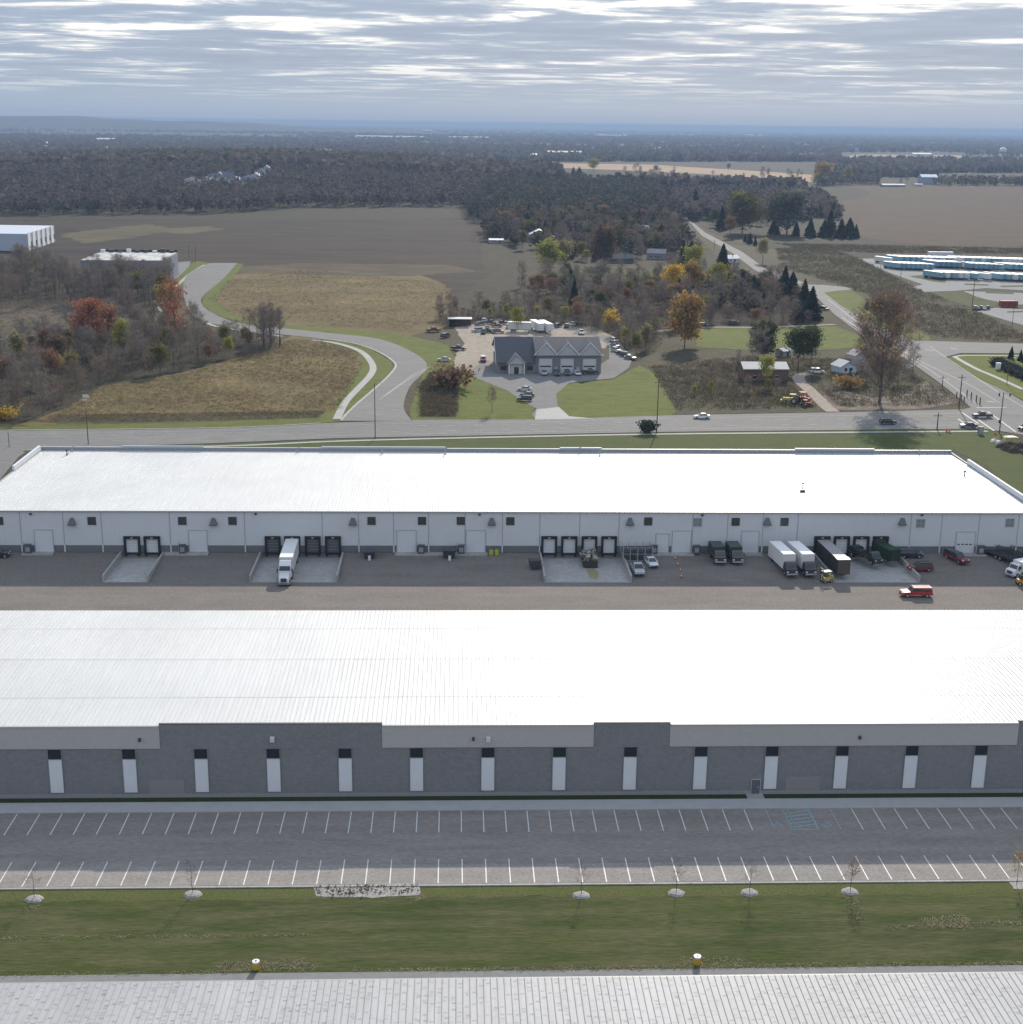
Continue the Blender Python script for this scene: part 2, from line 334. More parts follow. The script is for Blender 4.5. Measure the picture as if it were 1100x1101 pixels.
def marks():
    mb = MB(); bl = MB(); z = .036
    def ln(t, x0, x1, y0, y1, w=.12): t.add([(x0-w/2, y0, z), (x0+w/2, y0, z), (x1+w/2, y1, z), (x1-w/2, y1, z)], [(0, 1, 2, 3)])
    xs = [G(520, 884)[0]+2.745*i for i in range(-24, 32)]
    for x in xs:
        b = G(822, 880)[0] < x < G(905, 880)[0]
        ln(bl if b else mb, x, x, 153.1, 158.5)
    xs = [G(497, 942)[0]+2.74*i for i in range(-22, 30)]
    for x in xs: ln(mb, x, x, 141.3, 146.7)
    # accessible bays
    xa, xb = G(846, 880)[0], G(873, 880)[0]
    for x in (xa, xb): ln(bl, x, x, 153.1, 158.5)
    for y in (153.1, 158.4): bl.add([(xa, y, z), (xb, y, z), (xb, y+.14, z), (xa, y+.14, z)], [(0, 1, 2, 3)])
    for k in range(5):
        y = 153.6+k*.9; bl.add([(xa, y, z), (xb, y+.8, z), (xb, y+1.02, z), (xa, y+.22, z)], [(0, 1, 2, 3)])
    for cx in ((xa-1.5), (xb+1.5)):      # wheelchair symbol
        for (p, q) in (((0, .9), (0, .35)), ((0, .35), (.4, .3)), ((.4, .3), (.55, -.15)), ((0, .6), (.3, .6))):
            a = Vector((cx+p[0], 154.3+p[1])); b = Vector((cx+q[0], 154.3+q[1])); d = (b-a).normalized(); n = Vector((-d.y, d.x))*.06
            bl.add([(*(a-n), z), (*(b-n), z), (*(b+n), z), (*(a+n), z)], [(0, 1, 2, 3)])
        pts = [(cx-.02+.42*cos(t*PI/8), 154.35+.42*sin(t*PI/8)) for t in range(6, 17)]
        for a, b in zip(pts, pts[1:]):
            a = Vector(a); b = Vector(b); d = (b-a).normalized(); n = Vector((-d.y, d.x))*.05
            bl.add([(*(a-n), z), (*(b-n), z), (*(b+n), z), (*(a+n), z)], [(0, 1, 2, 3)])
        bl.cyl((cx, 155.35, z-.002), .12, .004)
    o = mb.build('parking_markings', PAINT); o['kind'] = 'structure'
    o = bl.build('accessible_bay_markings', PAINTB); o['kind'] = 'structure'
marks()

# ------------------------------------------------------------------ far land sheets (traced on the ground, then real positions)
# order: each list a little higher than the one before
psheet('brown_field', [(-60, 262), (-60, 205), (230, 205), (500, 215), (560, 245), (560, 300), (470, 330), (480, 352), (250, 345), (210, 300), (190, 290), (0, 300)], .03, BROWN, 2.5, 8)
psheet('dry_field', [(225, 320), (245, 296), (330, 288), (430, 288), (480, 305), (492, 330), (478, 352), (440, 362), (330, 352), (258, 345)], .05, DRY, 2.5, 8)
psheet('dry_patch', [(60, 252), (110, 246), (160, 241), (185, 245), (225, 243), (240, 247), (200, 252), (175, 250), (140, 256), (90, 262)], .06, field_mat('mid_field_b', [(.10, .078, .046), (.05, .04, .03), (.115, .10, .05)], .02, .1, .8, .2, (.4, 1, 1)), 6, 9)
psheet('dry_patch', [(240, 287), (330, 283), (480, 285), (520, 292), (440, 297), (250, 294)], .07, field_mat('mid_field', [(.085, .065, .04), (.12, .094, .052), (.06, .047, .033)], .02, .1, .8, .2, (.4, 1, 1)), 3, 10)
LIT = field_mat('leaf_litter', [(.042, .034, .025), (.032, .027, .021), (.056, .052, .028)], .03, .15, .9, .1)
psheet('woodland_floor', [(0, 455), (0, 366), (40, 363), (78, 354), (125, 352), (175, 343), (205, 350), (240, 361), (300, 368), (285, 381), (200, 400), (110, 415), (68, 441), (35, 456)], .04, LIT, 1.5, 5)
psheet('woodland_floor', [(0, 330), (0, 290), (60, 288), (185, 306), (192, 328), (150, 343), (85, 336), (60, 332)], .04, LIT, 1.5, 5)
psheet('woodland_floor', [(455, 352), (480, 330), (520, 300), (515, 240), (520, 225), (715, 225), (735, 240), (770, 275), (815, 300), (858, 312), (880, 340), (860, 352), (750, 352), (705, 366), (684, 390), (655, 372), (640, 345), (540, 342), (490, 350)], .04, LIT, 2, 8)
psheet('woodland_floor', [(722, 222), (900, 216), (920, 240), (880, 256), (790, 258), (765, 250)], .04, LIT, 2, 8)
psheet('clearing', [(0, 328), (55, 325), (80, 335), (78, 352), (40, 362), (0, 366)], .05, field_mat('clearing_grass', [(.10, .08, .065), (.085, .068, .055), (.13, .105, .075)], .03, .15, 1, .3), 1.5, 5)
psheet('field_slope', [(14, 458), (70, 440), (108, 416), (200, 400), (290, 375), (315, 360), (345, 364), (378, 376), (393, 390), (392, 405), (374, 428), (366, 446), (340, 452), (200, 455)], .05, DRY, .8, 4)
psheet('ditch', [(60, 447), (200, 444), (345, 441), (352, 446), (340, 451), (200, 455), (60, 456)], .06, BRUSHG, .7, 3)
psheet('field_patch', [(0, 425), (20, 415), (30, 428), (20, 442), (0, 445)], .07, DRY, .8, 3)
psheet('grass_verge', [(0, 463.5), (0, 459), (170, 455), (340, 450), (356, 440), (368, 425), (382, 405), (390, 388), (383, 378), (360, 369), (330, 361), (256, 352), (256, 350), (303, 359), (336, 363), (361, 366), (394, 373), (421, 388), (422, 399), (380, 438), (367, 452), (345, 456), (235, 461)], .08, LAWN_B, .4, 3)
psheet('grass_verge', [(443, 452), (440, 441), (456, 399), (457, 388), (434, 374), (400, 364), (336, 357), (303, 353), (256, 347), (229, 337), (217, 327), (219, 318), (239, 300), (254, 283), (262, 284), (250, 300), (232, 320), (240, 333), (270, 345), (340, 352), (420, 357), (470, 368), (482, 372), (498, 398), (540, 416), (575, 438), (574, 452)], .08, LAWN_B, .4, 3)
psheet('grass_verge', [(186, 300), (200, 285), (212, 281), (226, 283), (203, 297), (196, 310)], .09, LAWN_B, .4, 3)
psheet('rough_plot', [(453, 449), (452, 415), (466, 398), (490, 400), (492, 420), (490, 449)], .10, BRUSHG, .5, 2)
psheet('garage_lawn', [(597, 425), (610, 413), (660, 408), (688, 393), (702, 400), (728, 443), (722, 447), (650, 449), (612, 449), (600, 438)], .09, LAWN_B, .4, 3)
psheet('scrub_plot', [(690, 392), (750, 378), (900, 378), (975, 388), (1043, 437), (1035, 441), (900, 443), (728, 446), (704, 410)], .06, BRUSHG, 1, 4)
psheet('dirt_patch', [(875, 428), (905, 420), (940, 428), (975, 418), (995, 410), (1020, 425), (1030, 433), (990, 440), (900, 441)], .08, field_mat('bare_dirt', [(.16, .125, .10), (.11, .088, .07), (.24, .20, .17)], .05, .35, 2, .15), .8, 3)
psheet('back_lawn', [(750, 354), (820, 352), (898, 351), (925, 361), (930, 372), (900, 376), (820, 377), (748, 374)], .08, LAWN_B, .8, 4)
psheet('back_lawn', [(625, 288), (690, 286), (710, 293), (700, 302), (640, 303), (605, 296)], .06, LAWN, 1, 6)
psheet('grass_verge', [(700, 447), (900, 444), (1036, 440.5), (1043, 438.5), (1046, 441), (1000, 443), (730, 447.3)], .10, LAWN_B, .25, 3)
psheet('road_lawn', [(-300, 520), (-60, 480.5), (235, 476.9), (370, 471.6), (730, 464.8), (1000, 461.8), (1062, 461.6), (1130, 480), (1300, 540), (1300, 640), (1116, 560), (1100, 538), (1060, 500), (1025, 484), (45, 487)], .03, field_mat('verge_grass', [(.062, .088, .022), (.055, .078, .022), (.08, .09, .03)], .05, .3, 3, .05, (.5, 1, 1)), 0)
psheet('mounded_dirt', [(1072, 472), (1100, 468), (1120, 475), (1110, 492), (1084, 486)], .05, field_mat('dark_dirt', [(.07, .058, .045), (.10, .08, .06), (.05, .045, .035)], .1, .6, 3, .2), .6, 2)
psheet('grass_verge', [(880, 314.5), (914, 311.5), (935, 325), (965, 345), (1000, 362), (1000, 366.5), (979, 365), (932, 343.5), (905, 329.5)], .09, LAWN_B, .6, 4)
psheet('green_corner', [(1024, 383.5), (1036, 381), (1400, 383), (1400, 560), (1102, 431), (1080, 420), (1056, 408.5), (1036, 397), (1018, 387)], .08, LAWN_B, .2, 4)
psheet('ploughed_field', [(868, 199), (930, 198), (1400, 205), (1400, 272), (1000, 263), (918, 254), (893, 244), (900, 225), (880, 210)], .06, REDB, 5, 20)
psheet('dark_meadow', [(790, 262), (918, 255), (1000, 264), (1400, 273), (1400, 292), (925, 277), (850, 270)], .08, field_mat('dark_meadow_grass', [(.05, .043, .036), (.062, .054, .042), (.042, .04, .03)], .02, .1, .8, .3), 2, 8)
psheet('stubble_field', [(488, 179), (560, 175), (700, 177), (830, 185), (874, 188), (872, 196), (800, 195), (700, 191), (560, 187), (500, 186)], .15, TAN, 8, 30)
psheet('stubble_field', [(905, 168), (925, 166), (1034, 167), (1034, 172.5), (930, 173)], .2, TAN, 8, 30)
psheet('pasture', [(1010, 196), (1120, 195), (1120, 200), (1000, 199)], .15, LAWN, 5, 20)
psheet('pasture', [(840, 192), (862, 192), (862, 196), (838, 196)], .2, LAWN_B, 3, 20)
# trailer lot, car parks
LOTM = field_mat('pale_lot_pavement', [(.26, .26, .255), (.29, .285, .28), (.235, .235, .23)], .02, .3, 4, .01)
psheet('trailer_lot', [(922, 278), (1400, 286), (1400, 330), (1060, 310), (1026, 313), (995, 314), (980, 309), (992, 306), (955, 293)], .10, LOTM)
psheet('car_park', [(1035, 313), (1400, 325), (1400, 345), (1085, 327), (1057, 322)], .105, LOTM)
psheet('car_park', [(1050, 335), (1070, 331), (1400, 350), (1400, 385), (1100, 350)], .11, LOTM)
psheet('lot_island', [(977, 297), (990, 296), (1018, 300), (1016, 304), (1004, 303)], .13, LAWN, .5, 3)
psheet('lot_grass', [(998, 314), (1030, 314), (1060, 322), (1075, 325), (1070, 330), (1050, 332), (1020, 324)], .12, LAWN, .6, 4)
for a in ((1037, 305, 1063, 307), (1060, 314, 1090, 316), (1076, 307.5, 1100, 308), (1083, 335, 1100, 335.5)):
    psheet('lot_island', [(a[0], a[1]), (a[2], a[3]-1), (a[2], a[3]+.4), (a[0], a[1]+1.4)], .14, LAWN)
# roads
psheet('road', [(-400, 484), (0, 463.3), (235, 460.5), (345, 455.5), (441, 452), (575, 451.4), (730, 446.6), (900, 443.7), (1036, 440.5), (1043, 438.5), (1100, 434), (1400, 436), (1400, 480), (1100, 468), (1060, 461.4), (1000, 461.7), (730, 464.6), (370, 471.3), (235, 476.7), (0, 485), (-400, 515)], .12, ROAD)
ed_l = [(365, 453), (380, 438), (422, 399), (420.5, 387.5), (393.6, 373), (360, 366), (303, 360), (255.7, 354), (215, 344), (201, 330), (197, 310), (203, 294), (226, 283)]
ed_r = [(255, 283), (240, 300), (219, 318), (217, 327), (229, 337), (255.7, 347), (303, 353), (360, 359), (404, 364), (434, 374), (456, 387.5), (457.5, 399), (441, 416), (434, 438), (443, 453)]
psheet('winding_road', [(p.x, p.y) for p in smooth_line(ed_l, 5)+smooth_line(ed_r, 5)], .15, ROAD)
psheet('cul_de_sac', [(183, 292), (192, 282), (205, 281), (203, 287), (190, 300), (182, 302)], .15, ROAD)
strip('footpath', smooth_line([G(*p) for p in [(362, 451), (372, 432), (385, 418), (398, 404), (401, 394), (393, 382), (381, 375), (360, 369), (336, 366)]], 6), 2.4, .14, CONC)
strip('kerb_line', smooth_line([G(*p) for p in [(367, 452), (380, 438), (421, 401), (422, 388), (393.6, 373), (360, 366), (336, 364)]], 6), .8, .16, CONC)
strip('footpath', smooth_line([G(*p) for p in [(303, 362), (278, 358), (256, 355), (232, 351), (222, 347)]], 6), 2, .14, CONC)
strip('footpath', smooth_line([G(*p) for p in [(182, 339), (172, 332), (176, 325), (188, 310), (205, 294), (220, 285)]], 6), 2, .14, CONC)
strip('footpath', smooth_line([G(*p) for p in [(-40, 486), (20, 484), (235, 480), (370, 474.4), (550, 470), (730, 466.8), (1000, 464.4), (1062, 464)]], 6), 1.6, .10, CONC)
strip('kerb_line', smooth_line([G(*p) for p in [(0, 463.3), (235, 460.6), (345, 455.6)]], 6), .5, .13, CONC, .24)
psheet('service_road', [(-60, 489), (-60, 479), (0, 481), (20, 482), (27, 487), (20, 492), (-20, 540), (-60, 560)], .14, ROAD)
nl = [(719, 220), (722, 226), (743.6, 241), (754.5, 253.6), (787, 272), (812, 291), (831, 300), (858, 307), (878, 320), (898, 339), (927, 360.6), (976, 387.5), (1013, 414), (1045, 439.4), (1062, 447)]
nr = [(1130, 447), (1100, 432), (1081, 421), (1056.7, 409.5), (1036, 398), (1017, 385), (998, 369), (979, 365), (932, 343.5), (905, 329.5), (885, 314), (862, 303), (826, 291), (798, 271), (758, 250), (747, 241), (725.5, 225), (722, 219)]
psheet('crossing_road', nl+nr, .15, ROAD)
psheet('side_street', [(990, 366.5), (1050, 368.5), (1400, 377), (1400, 390), (1100, 380.5), (1033, 380), (1017, 384), (1000, 386), (985, 380)], .16, ROAD)
psheet('side_street', [(856, 306), (885, 306.5), (916, 309.5), (918, 311.5), (900, 313), (878, 316)], .16, ROAD)
strip('footpath', smooth_line([G(*p) for p in [(1100, 419), (1068, 404.5), (1050, 397), (1030, 386), (1028, 383.5), (1045, 382.5), (1100, 383)]], 6), 1.8, .14, CONC)
strip('gravel_lane', smooth_line([G(*p) for p in [(700, 357), (750, 352.3), (820, 352), (898, 349)]], 6), 3.2, .12, GRAVEL)
strip('dirt_drive', smooth_line([G(*p) for p in [(896, 443), (888, 437), (872, 421), (860, 410), (860, 404), (872, 402)]], 6), 4.2, .105, GRAVEL)
# garage yard
psheet('garage_forecourt', [(576, 451.5), (572, 446), (577, 440), (560, 430), (545, 420), (530, 414), (500, 402), (515, 392), (640, 396), (655, 386), (655, 372), (640, 362), (650, 360), (668, 370), (679, 388), (676, 396), (660, 407), (612, 412), (598, 424), (600, 437), (612, 448), (622, 450.5)], .11, field_mat('forecourt_pavement', [(.20, .195, .19), (.225, .22, .21), (.18, .175, .17)], .05, .4, 5, .01))
psheet('driveway_apron', [(575, 451.5), (577, 440.5), (601, 438), (612, 448), (640, 450.3)], .13, CONC)
psheet('gravel_yard', [(488, 352), (540, 345), (640, 352), (660, 362), (650, 375), (535, 375), (530, 395), (505, 400), (488, 396), (490, 380), (500, 370)], .10, GRAVEL, .6, 3)
def road_marks():
    mb = MB(); z = .18
    def seg(a, b, w=.3, zz=z):
        a = Vector(a); b = Vector(b); d = (b-a).normalized(); n = Vector((-d.y, d.x))*w/2
        mb.add([(*(a-n), zz), (*(b-n), zz), (*(b+n), zz), (*(a+n), zz)], [(0, 1, 2, 3)])
    def mid(t, x):      # t = 0 at the upper road edge .. 1 at the lower
        up = np.interp(x, [0, 235, 345, 441, 575, 730, 900, 1036], [463.3, 460.5, 455.5, 452, 451.4, 446.6, 443.7, 440.5])
        lo = np.interp(x, [0, 235, 370, 730, 1000, 1062], [485, 476.7, 471.3, 464.6, 461.7, 461.5])
        return G(x, up+(lo-up)*t)
    for t, dash in ((.36, 1), (.68, 1), (.2, 0), (.84, 0)):
        for k in range(0, 104):
            x = k*10
            if not dash or k % 3 == 0: seg(mid(t, x), mid(t, x+(10 if not dash else 9)), .16 if not dash else .2)
    for a, b in (((1062, 443), (1092, 465)), ((1034, 444), (1052, 456)), ((1030, 451), (1036, 455)), ((1052, 452), (1069, 464))): seg(G(*a), G(*b), .6)
    for a, b in (((1050, 438.8), (1082, 438.6)),): seg(G(*a), G(*b), .7)
    # the crossing road
    c1 = [(890, 322), (930, 352), (985, 386), (1040, 413), (1075, 434)]; c2 = [(905, 341), (948, 370), (990, 392), (1052, 436)]
    c3 = [(1000, 373), (1040, 400), (1070, 420), (1100, 438)]
    for c in (c1, c2, c3):
        q = smooth_line([G(*p) for p in c], 8)
        for i in range(len(q)-1): seg(q[i], q[i+1], .22)
    for x, y in ((1066, 432.5), (1017, 408), (1000, 377), (1027, 375.5)): seg(G(x-5, y-.4), G(x+4, y+.3), .8)
    # the winding road's double line at its mouth
    for c in ([(460, 397), (440, 408), (408, 430)], [(462, 395), (446, 402), (412, 427)]):
        q = [G(*p) for p in c]
        for i in range(len(q)-1): seg(q[i], q[i+1], .2)
    o = mb.build('road_markings', PAINTF); o['kind'] = 'structure'
road_marks()
# low hills on the left of the horizon
def hills():
    V = []; Fc = []; nx = 60
    for k, (yy, h0) in enumerate(((10500, 0), (11500, 1), (12800, 1.1), (15000, 0))):
        for i in range(nx+1):
            x = -8000+i*(9500/nx); t = max(0, min(1, (1200-x)/5000)); t = t*t*(3-2*t)
            V.append((x, yy, (92*t+8*t*sin(i*.7)+5*t*sin(i*1.9+k))*h0-3))
    for k in range(3):
        for i in range(nx): a = k*(nx+1)+i; Fc.append((a, a+1, a+nx+2, a+nx+1))
    mb = MB(); mb.add(V, Fc); o = mb.build('hills', FAR); o['kind'] = 'structure'
hills()
def knoll(x, y):
    cx, cy = G(246, 196); return 24*math.exp(-((x-cx)/480)**2-((y-cy-140)/480)**2)
def rise():
    cx, cy = G(246, 196); mb = MB(); n = 24; V = [(cx-900+75*i, cy-950+85*j, knoll(cx-900+75*i, cy-950+85*j)-.6) for j in range(n+1) for i in range(n+1)]
    mb.add(V, [(j*(n+1)+i, j*(n+1)+i+1, (j+1)*(n+1)+i+1, (j+1)*(n+1)+i) for j in range(n) for i in range(n)]); mb.build('hill', LIT, None, True)['kind'] = 'structure'
rise()
#PART2
# ------------------------------------------------------------------ long buildings
def zat(px, py, Y):
    """x and z of the point seen at a pixel on the vertical plane y = Y"""
    d = f0 + RT*((px-550)/F) - UP*((py-550.5)/F); t = Y/d.y
    return d.x*t, H+d.z*t
def roof_mat(name, c, rough, spec, dirt=.08, c2=None, dots=None):
    m = bpy.data.materials.new(name); m.use_nodes = True; nt = m.node_tree; N = nt.nodes; L = nt.links; p = N['Principled BSDF']
    p.inputs['Roughness'].default_value = rough; p.inputs['Specular IOR Level'].default_value = spec
    tc = N.new('ShaderNodeTexCoord'); mp = N.new('ShaderNodeMapping'); mp.inputs['Scale'].default_value = (1.64, .12, 1); L.new(tc.outputs['Object'], mp.inputs[0])
    t = N.new('ShaderNodeTexNoise'); t.inputs['Scale'].default_value = 1; t.inputs['Detail'].default_value = 3; L.new(mp.outputs[0], t.inputs[0])
    r = N.new('ShaderNodeMapRange'); L.new(t.outputs[0], r.inputs[0]); r.inputs[1].default_value = .3; r.inputs[2].default_value = .7; r.inputs[3].default_value = 1-dirt; r.inputs[4].default_value = 1.0
    t2 = N.new('ShaderNodeTexNoise'); t2.inputs['Scale'].default_value = .08; t2.inputs['Detail'].default_value = 6; L.new(tc.outputs['Object'], t2.inputs[0])
    r2 = N.new('ShaderNodeMapRange'); L.new(t2.outputs[0], r2.inputs[0]); r2.inputs[1].default_value = .35; r2.inputs[2].default_value = .65; r2.inputs[3].default_value = 1-dirt; r2.inputs[4].default_value = 1.0
    mu = N.new('ShaderNodeMath'); mu.operation = 'MULTIPLY'; L.new(r.outputs[0], mu.inputs[0]); L.new(r2.outputs[0], mu.inputs[1]); last = mu.outputs[0]
    if dots:      # scuffed patches pan by pan
        m2 = N.new('ShaderNodeMapping'); m2.inputs['Scale'].default_value = dots; L.new(tc.outputs['Object'], m2.inputs[0])
        v = N.new('ShaderNodeTexVoronoi'); v.inputs['Scale'].default_value = 1; v.inputs['Randomness'].default_value = .9; v.distance = 'CHEBYCHEV'; sc_ = N.new('ShaderNodeSeparateColor'); L.new(v.outputs['Color'], sc_.inputs[0]); L.new(m2.outputs[0], v.inputs[0])
        q = N.new('ShaderNodeMapRange'); L.new(v.outputs['Distance'], q.inputs[0]); q.inputs[1].default_value = .2; q.inputs[2].default_value = .4; q.inputs[3].default_value = .6; q.inputs[4].default_value = 1.0
        st = N.new('ShaderNodeMapRange'); L.new(sc_.outputs[0], st.inputs[0]); st.inputs[1].default_value = .3; st.inputs[2].default_value = 1; L.new(st.outputs[0], st.inputs[0]) if 0 else None
        iv = N.new('ShaderNodeMath'); iv.operation = 'SUBTRACT'; iv.inputs[0].default_value = 1; L.new(q.outputs[0], iv.inputs[1])
        iw = N.new('ShaderNodeMath'); iw.operation = 'MULTIPLY'; L.new(iv.outputs[0], iw.inputs[0]); L.new(st.outputs[0], iw.inputs[1])
        ix = N.new('ShaderNodeMath'); ix.operation = 'SUBTRACT'; ix.inputs[0].default_value = 1; L.new(iw.outputs[0], ix.inputs[1])
        w = N.new('ShaderNodeMath'); w.operation = 'MULTIPLY'; L.new(last, w.inputs[0]); L.new(ix.outputs[0], w.inputs[1]); last = w.outputs[0]
    vs = N.new('ShaderNodeVectorMath'); vs.operation = 'SCALE'; vs.inputs[0].default_value = c; L.new(last, vs.inputs['Scale']); L.new(vs.outputs[0], p.inputs['Base Color'])
    b = N.new('ShaderNodeBump'); b.inputs['Distance'].default_value = .03; L.new(t.outputs[0], b.inputs['Height']); L.new(b.outputs[0], p.inputs['Normal'])
    return m
ROOFW = roof_mat('white_metal_roof', (.615, .62, .61), .46, .6, .08)
ROOFN = roof_mat('dull_metal_roof', (.42, .425, .43), .6, .3, .12, dots=(1.64, 2.4, 1))
def roof_mesh(x0, x1, y0, y1, z0, zr, m, parent, rib=.61):
    """low gable of standing seam metal; ribs are real"""
    mb = MB(); ym = (y0+y1)/2
    mb.add([(x0, y0, z0), (x1, y0, z0), (x1, ym, zr), (x0, ym, zr), (x1, y1, z0), (x0, y1, z0)], [(0, 1, 2, 3), (3, 2, 4, 5)])
    x = x0+rib/2; w = .045; h = .10
    while x < x1:
        for (a, za, b, zb) in ((y0, z0, ym, zr), (ym, zr, y1, z0)):
            mb.add([(x-w, a, za), (x+w, a, za), (x, a, za+h), (x-w, b, zb), (x+w, b, zb), (x, b, zb+h)], [(0, 3, 5, 2), (1, 2, 5, 4), (0, 2, 1)])
        x += rib
    return mb.build('roof', m, parent)
STONE = field_mat('dark_split_block', [(.215, .217, .222), (.195, .197, .203), (.235, .237, .241)], .1, 1.2, 9, .02, (1, 1, 2), .9)
BANDM = mat('taupe_block_band', (.44, .42, .40), .9, noise=.08, nscale=2, bump=.01)
BASEM = mat('grey_block_base', (.29, .295, .30), .9, noise=.12, nscale=3, bump=.01)
PANELW = mat('white_wall_panel', (.66, .68, .70), .6, noise=.05, nscale=1)
SEAMM = mat('stained_lap_seam', (.66, .66, .64), .6, c2=(.45, .45, .44), nscale=.35, noise=.3)

def front_building():
    Y0, Y1 = 162.7, 205.8; X0, X1 = -120, 150
    E = zat(550, 779.2, Y0)[1]
    b = empty('warehouse', (0, Y0, 0), label='long low warehouse with grey stone front, pale upper bands and tall white panels', cat='warehouse')
    def L(mb, name, m, par=b):
        o = mb.build(name, m, None); o.parent = par
        if par is b: o.location = (0, -Y0, 0)
        return o
    L(MB().box(X0, X1, Y0, Y1, 0, E-.05), 'wall', STONE)
    rf = roof_mesh(X0-.1, X1+.1, Y0+.1, Y1, E, E+.42, ROOFW, None); rf.parent = b; rf.location = (0, -Y0, 0)
    for fr in (.2, .5, .8):
        yy = Y0+(Y1-Y0)*fr; zz = E+.42*(1-abs(fr-.5)*2)
        o = L(MB().box(X0, X1, yy-.05, yy+.05, zz+.005, zz+.025), 'lap_seam', SEAMM)
    L(MB().box(X0, X1, Y0-.12, Y0-.002, 0, zat(550, 851.5, Y0)[1]), 'base_course', BASEM)
    zb = zat(550, 803, Y0)[1]
    bnd = [zat(p, 800, Y0)[0] for p in (172, 411, 638, 720, 1093)]
    for a, c in ((X0, bnd[0]), (bnd[1], bnd[2]), (bnd[3], bnd[4])):
        L(MB().box(a, c, Y0-.10, Y0-.003, zb, E-.1), 'upper_band', BANDM)
    for a, c in ((bnd[0], bnd[1]), (bnd[2], bnd[3]), (bnd[4], X1)):
        L(MB().box(a, c, Y0-.012, Y0+.25, E-.6, E+.22), 'parapet', STONE)
        L(MB().box(a-.03, c+.03, Y0-.06, Y0+.29, E+.222, E+.30), 'coping', DARKM)
    for a, c in ((X0, bnd[0]-.05), (bnd[1]+.05, bnd[2]-.05), (bnd[3]+.05, bnd[4]-.05)):
        L(MB().box(a, c, Y0-.20, Y0+.12, E-.1, E+.05), 'eave_trim', mat('eave_trim_metal', (.42, .42, .42), .5))
    za = zat(524, 849.5, Y0)[1]; zc = zat(524, 814, Y0)[1]; zd = zat(524, 803.5, Y0)[1]
    WIN = mat('tinted_window_glass', (.02, .024, .03), .15, .5)
    for p in (60.5, 140, 217, 294.5, 371.5, 448, 524.5, 601, 677, 752.5, 828.5, 903.5, 978, 1052):
        x = zat(p, 832, Y0)[0]; w = .82
        pn = L(MB().box(x-w, x+w, Y0-.10, Y0-.004, za, zc), 'tall_panel', PANELW)
        wn = L(MB().box(x-w, x+w, Y0-.06, Y0-.004, zc+.02, zd), 'window', WIN)
        fr = MB(); t = .07
        fr.box(x-w-t, x-w, Y0-.13, Y0-.01, za-.05, zd); fr.box(x+w, x+w+t, Y0-.13, Y0-.01, za-.05, zd)
        fr.box(x-w-t, x+w+t, Y0-.155, Y0-.01, zd, zd+t)
        o = fr.build('frame', mat('panel_frame', (.22, .23, .245), .5)); o.parent = wn
        s = MB().box(x-w, x+w, Y0-.16, Y0-.1, zc-.04, zc+.03).build('sill', mat('panel_frame', (.22, .23, .245), .5)); s.parent = wn
    for p0, p1, q0, q1 in ((160.5, 198, 838.5, 851), (845, 882.5, 835, 851)):
        xa, z1 = zat(p0, q0, Y0); xb = zat(p1, q0, Y0)[0]
        L(MB().box(xa, xb, Y0-.05, Y0-.003, .3, z1), 'infill_panel', mat('infill_block', (.255, .25, .25), .9, noise=.1, nscale=3))
    xa = zat(807.5, 850, Y0)[0]; xb = zat(816.5, 850, Y0)[0]; z1 = zat(812, 838, Y0)[1]
    d = L(MB().box(xa, xb, Y0-.17, Y0-.003, .1, z1), 'door', mat('grey_steel_door', (.10, .12, .135), .5))
    fr = MB(); fr.box(xa-.1, xa, Y0-.2, Y0-.01, .1, z1+.1); fr.box(xb, xb+.1, Y0-.2, Y0-.01, .1, z1+.1); fr.box(xa, xb, Y0-.2, Y0-.01, z1, z1+.1)
    fr.build('frame', GREYM).parent = d
    MB().box(xb-.3, xb-.15, Y0-.23, Y0-.17, 1.0, 1.15).build('handle', GREYM).parent = d
    for p, q, wh in ((293, 794.5, 1), (150.5, 795, 0), (509, 794, 0), (525, 794.5, 1), (924, 792.5, 0)):
        x, z = zat(p, q, Y0); s = .28 if wh else .15
        mb = MB(); mb.box(x-s, x+s, Y0-.45, Y0-.14, z-s, z+s); mb.prism([(Y0-.45, z+s), (Y0-.14, z+s), (Y0-.14, z+s+.12)], x-s, x+s, 'x')
        l = L(mb, 'wall_light', mat('light_housing', (.55, .58, .60), .4) if wh else DARKM)
        MB().box(x-s*.7, x+s*.7, Y0-.43, Y0-.2, z-s-.03, z-s-.003).build('lens', GLASS).parent = l
    return E
EF = front_building()

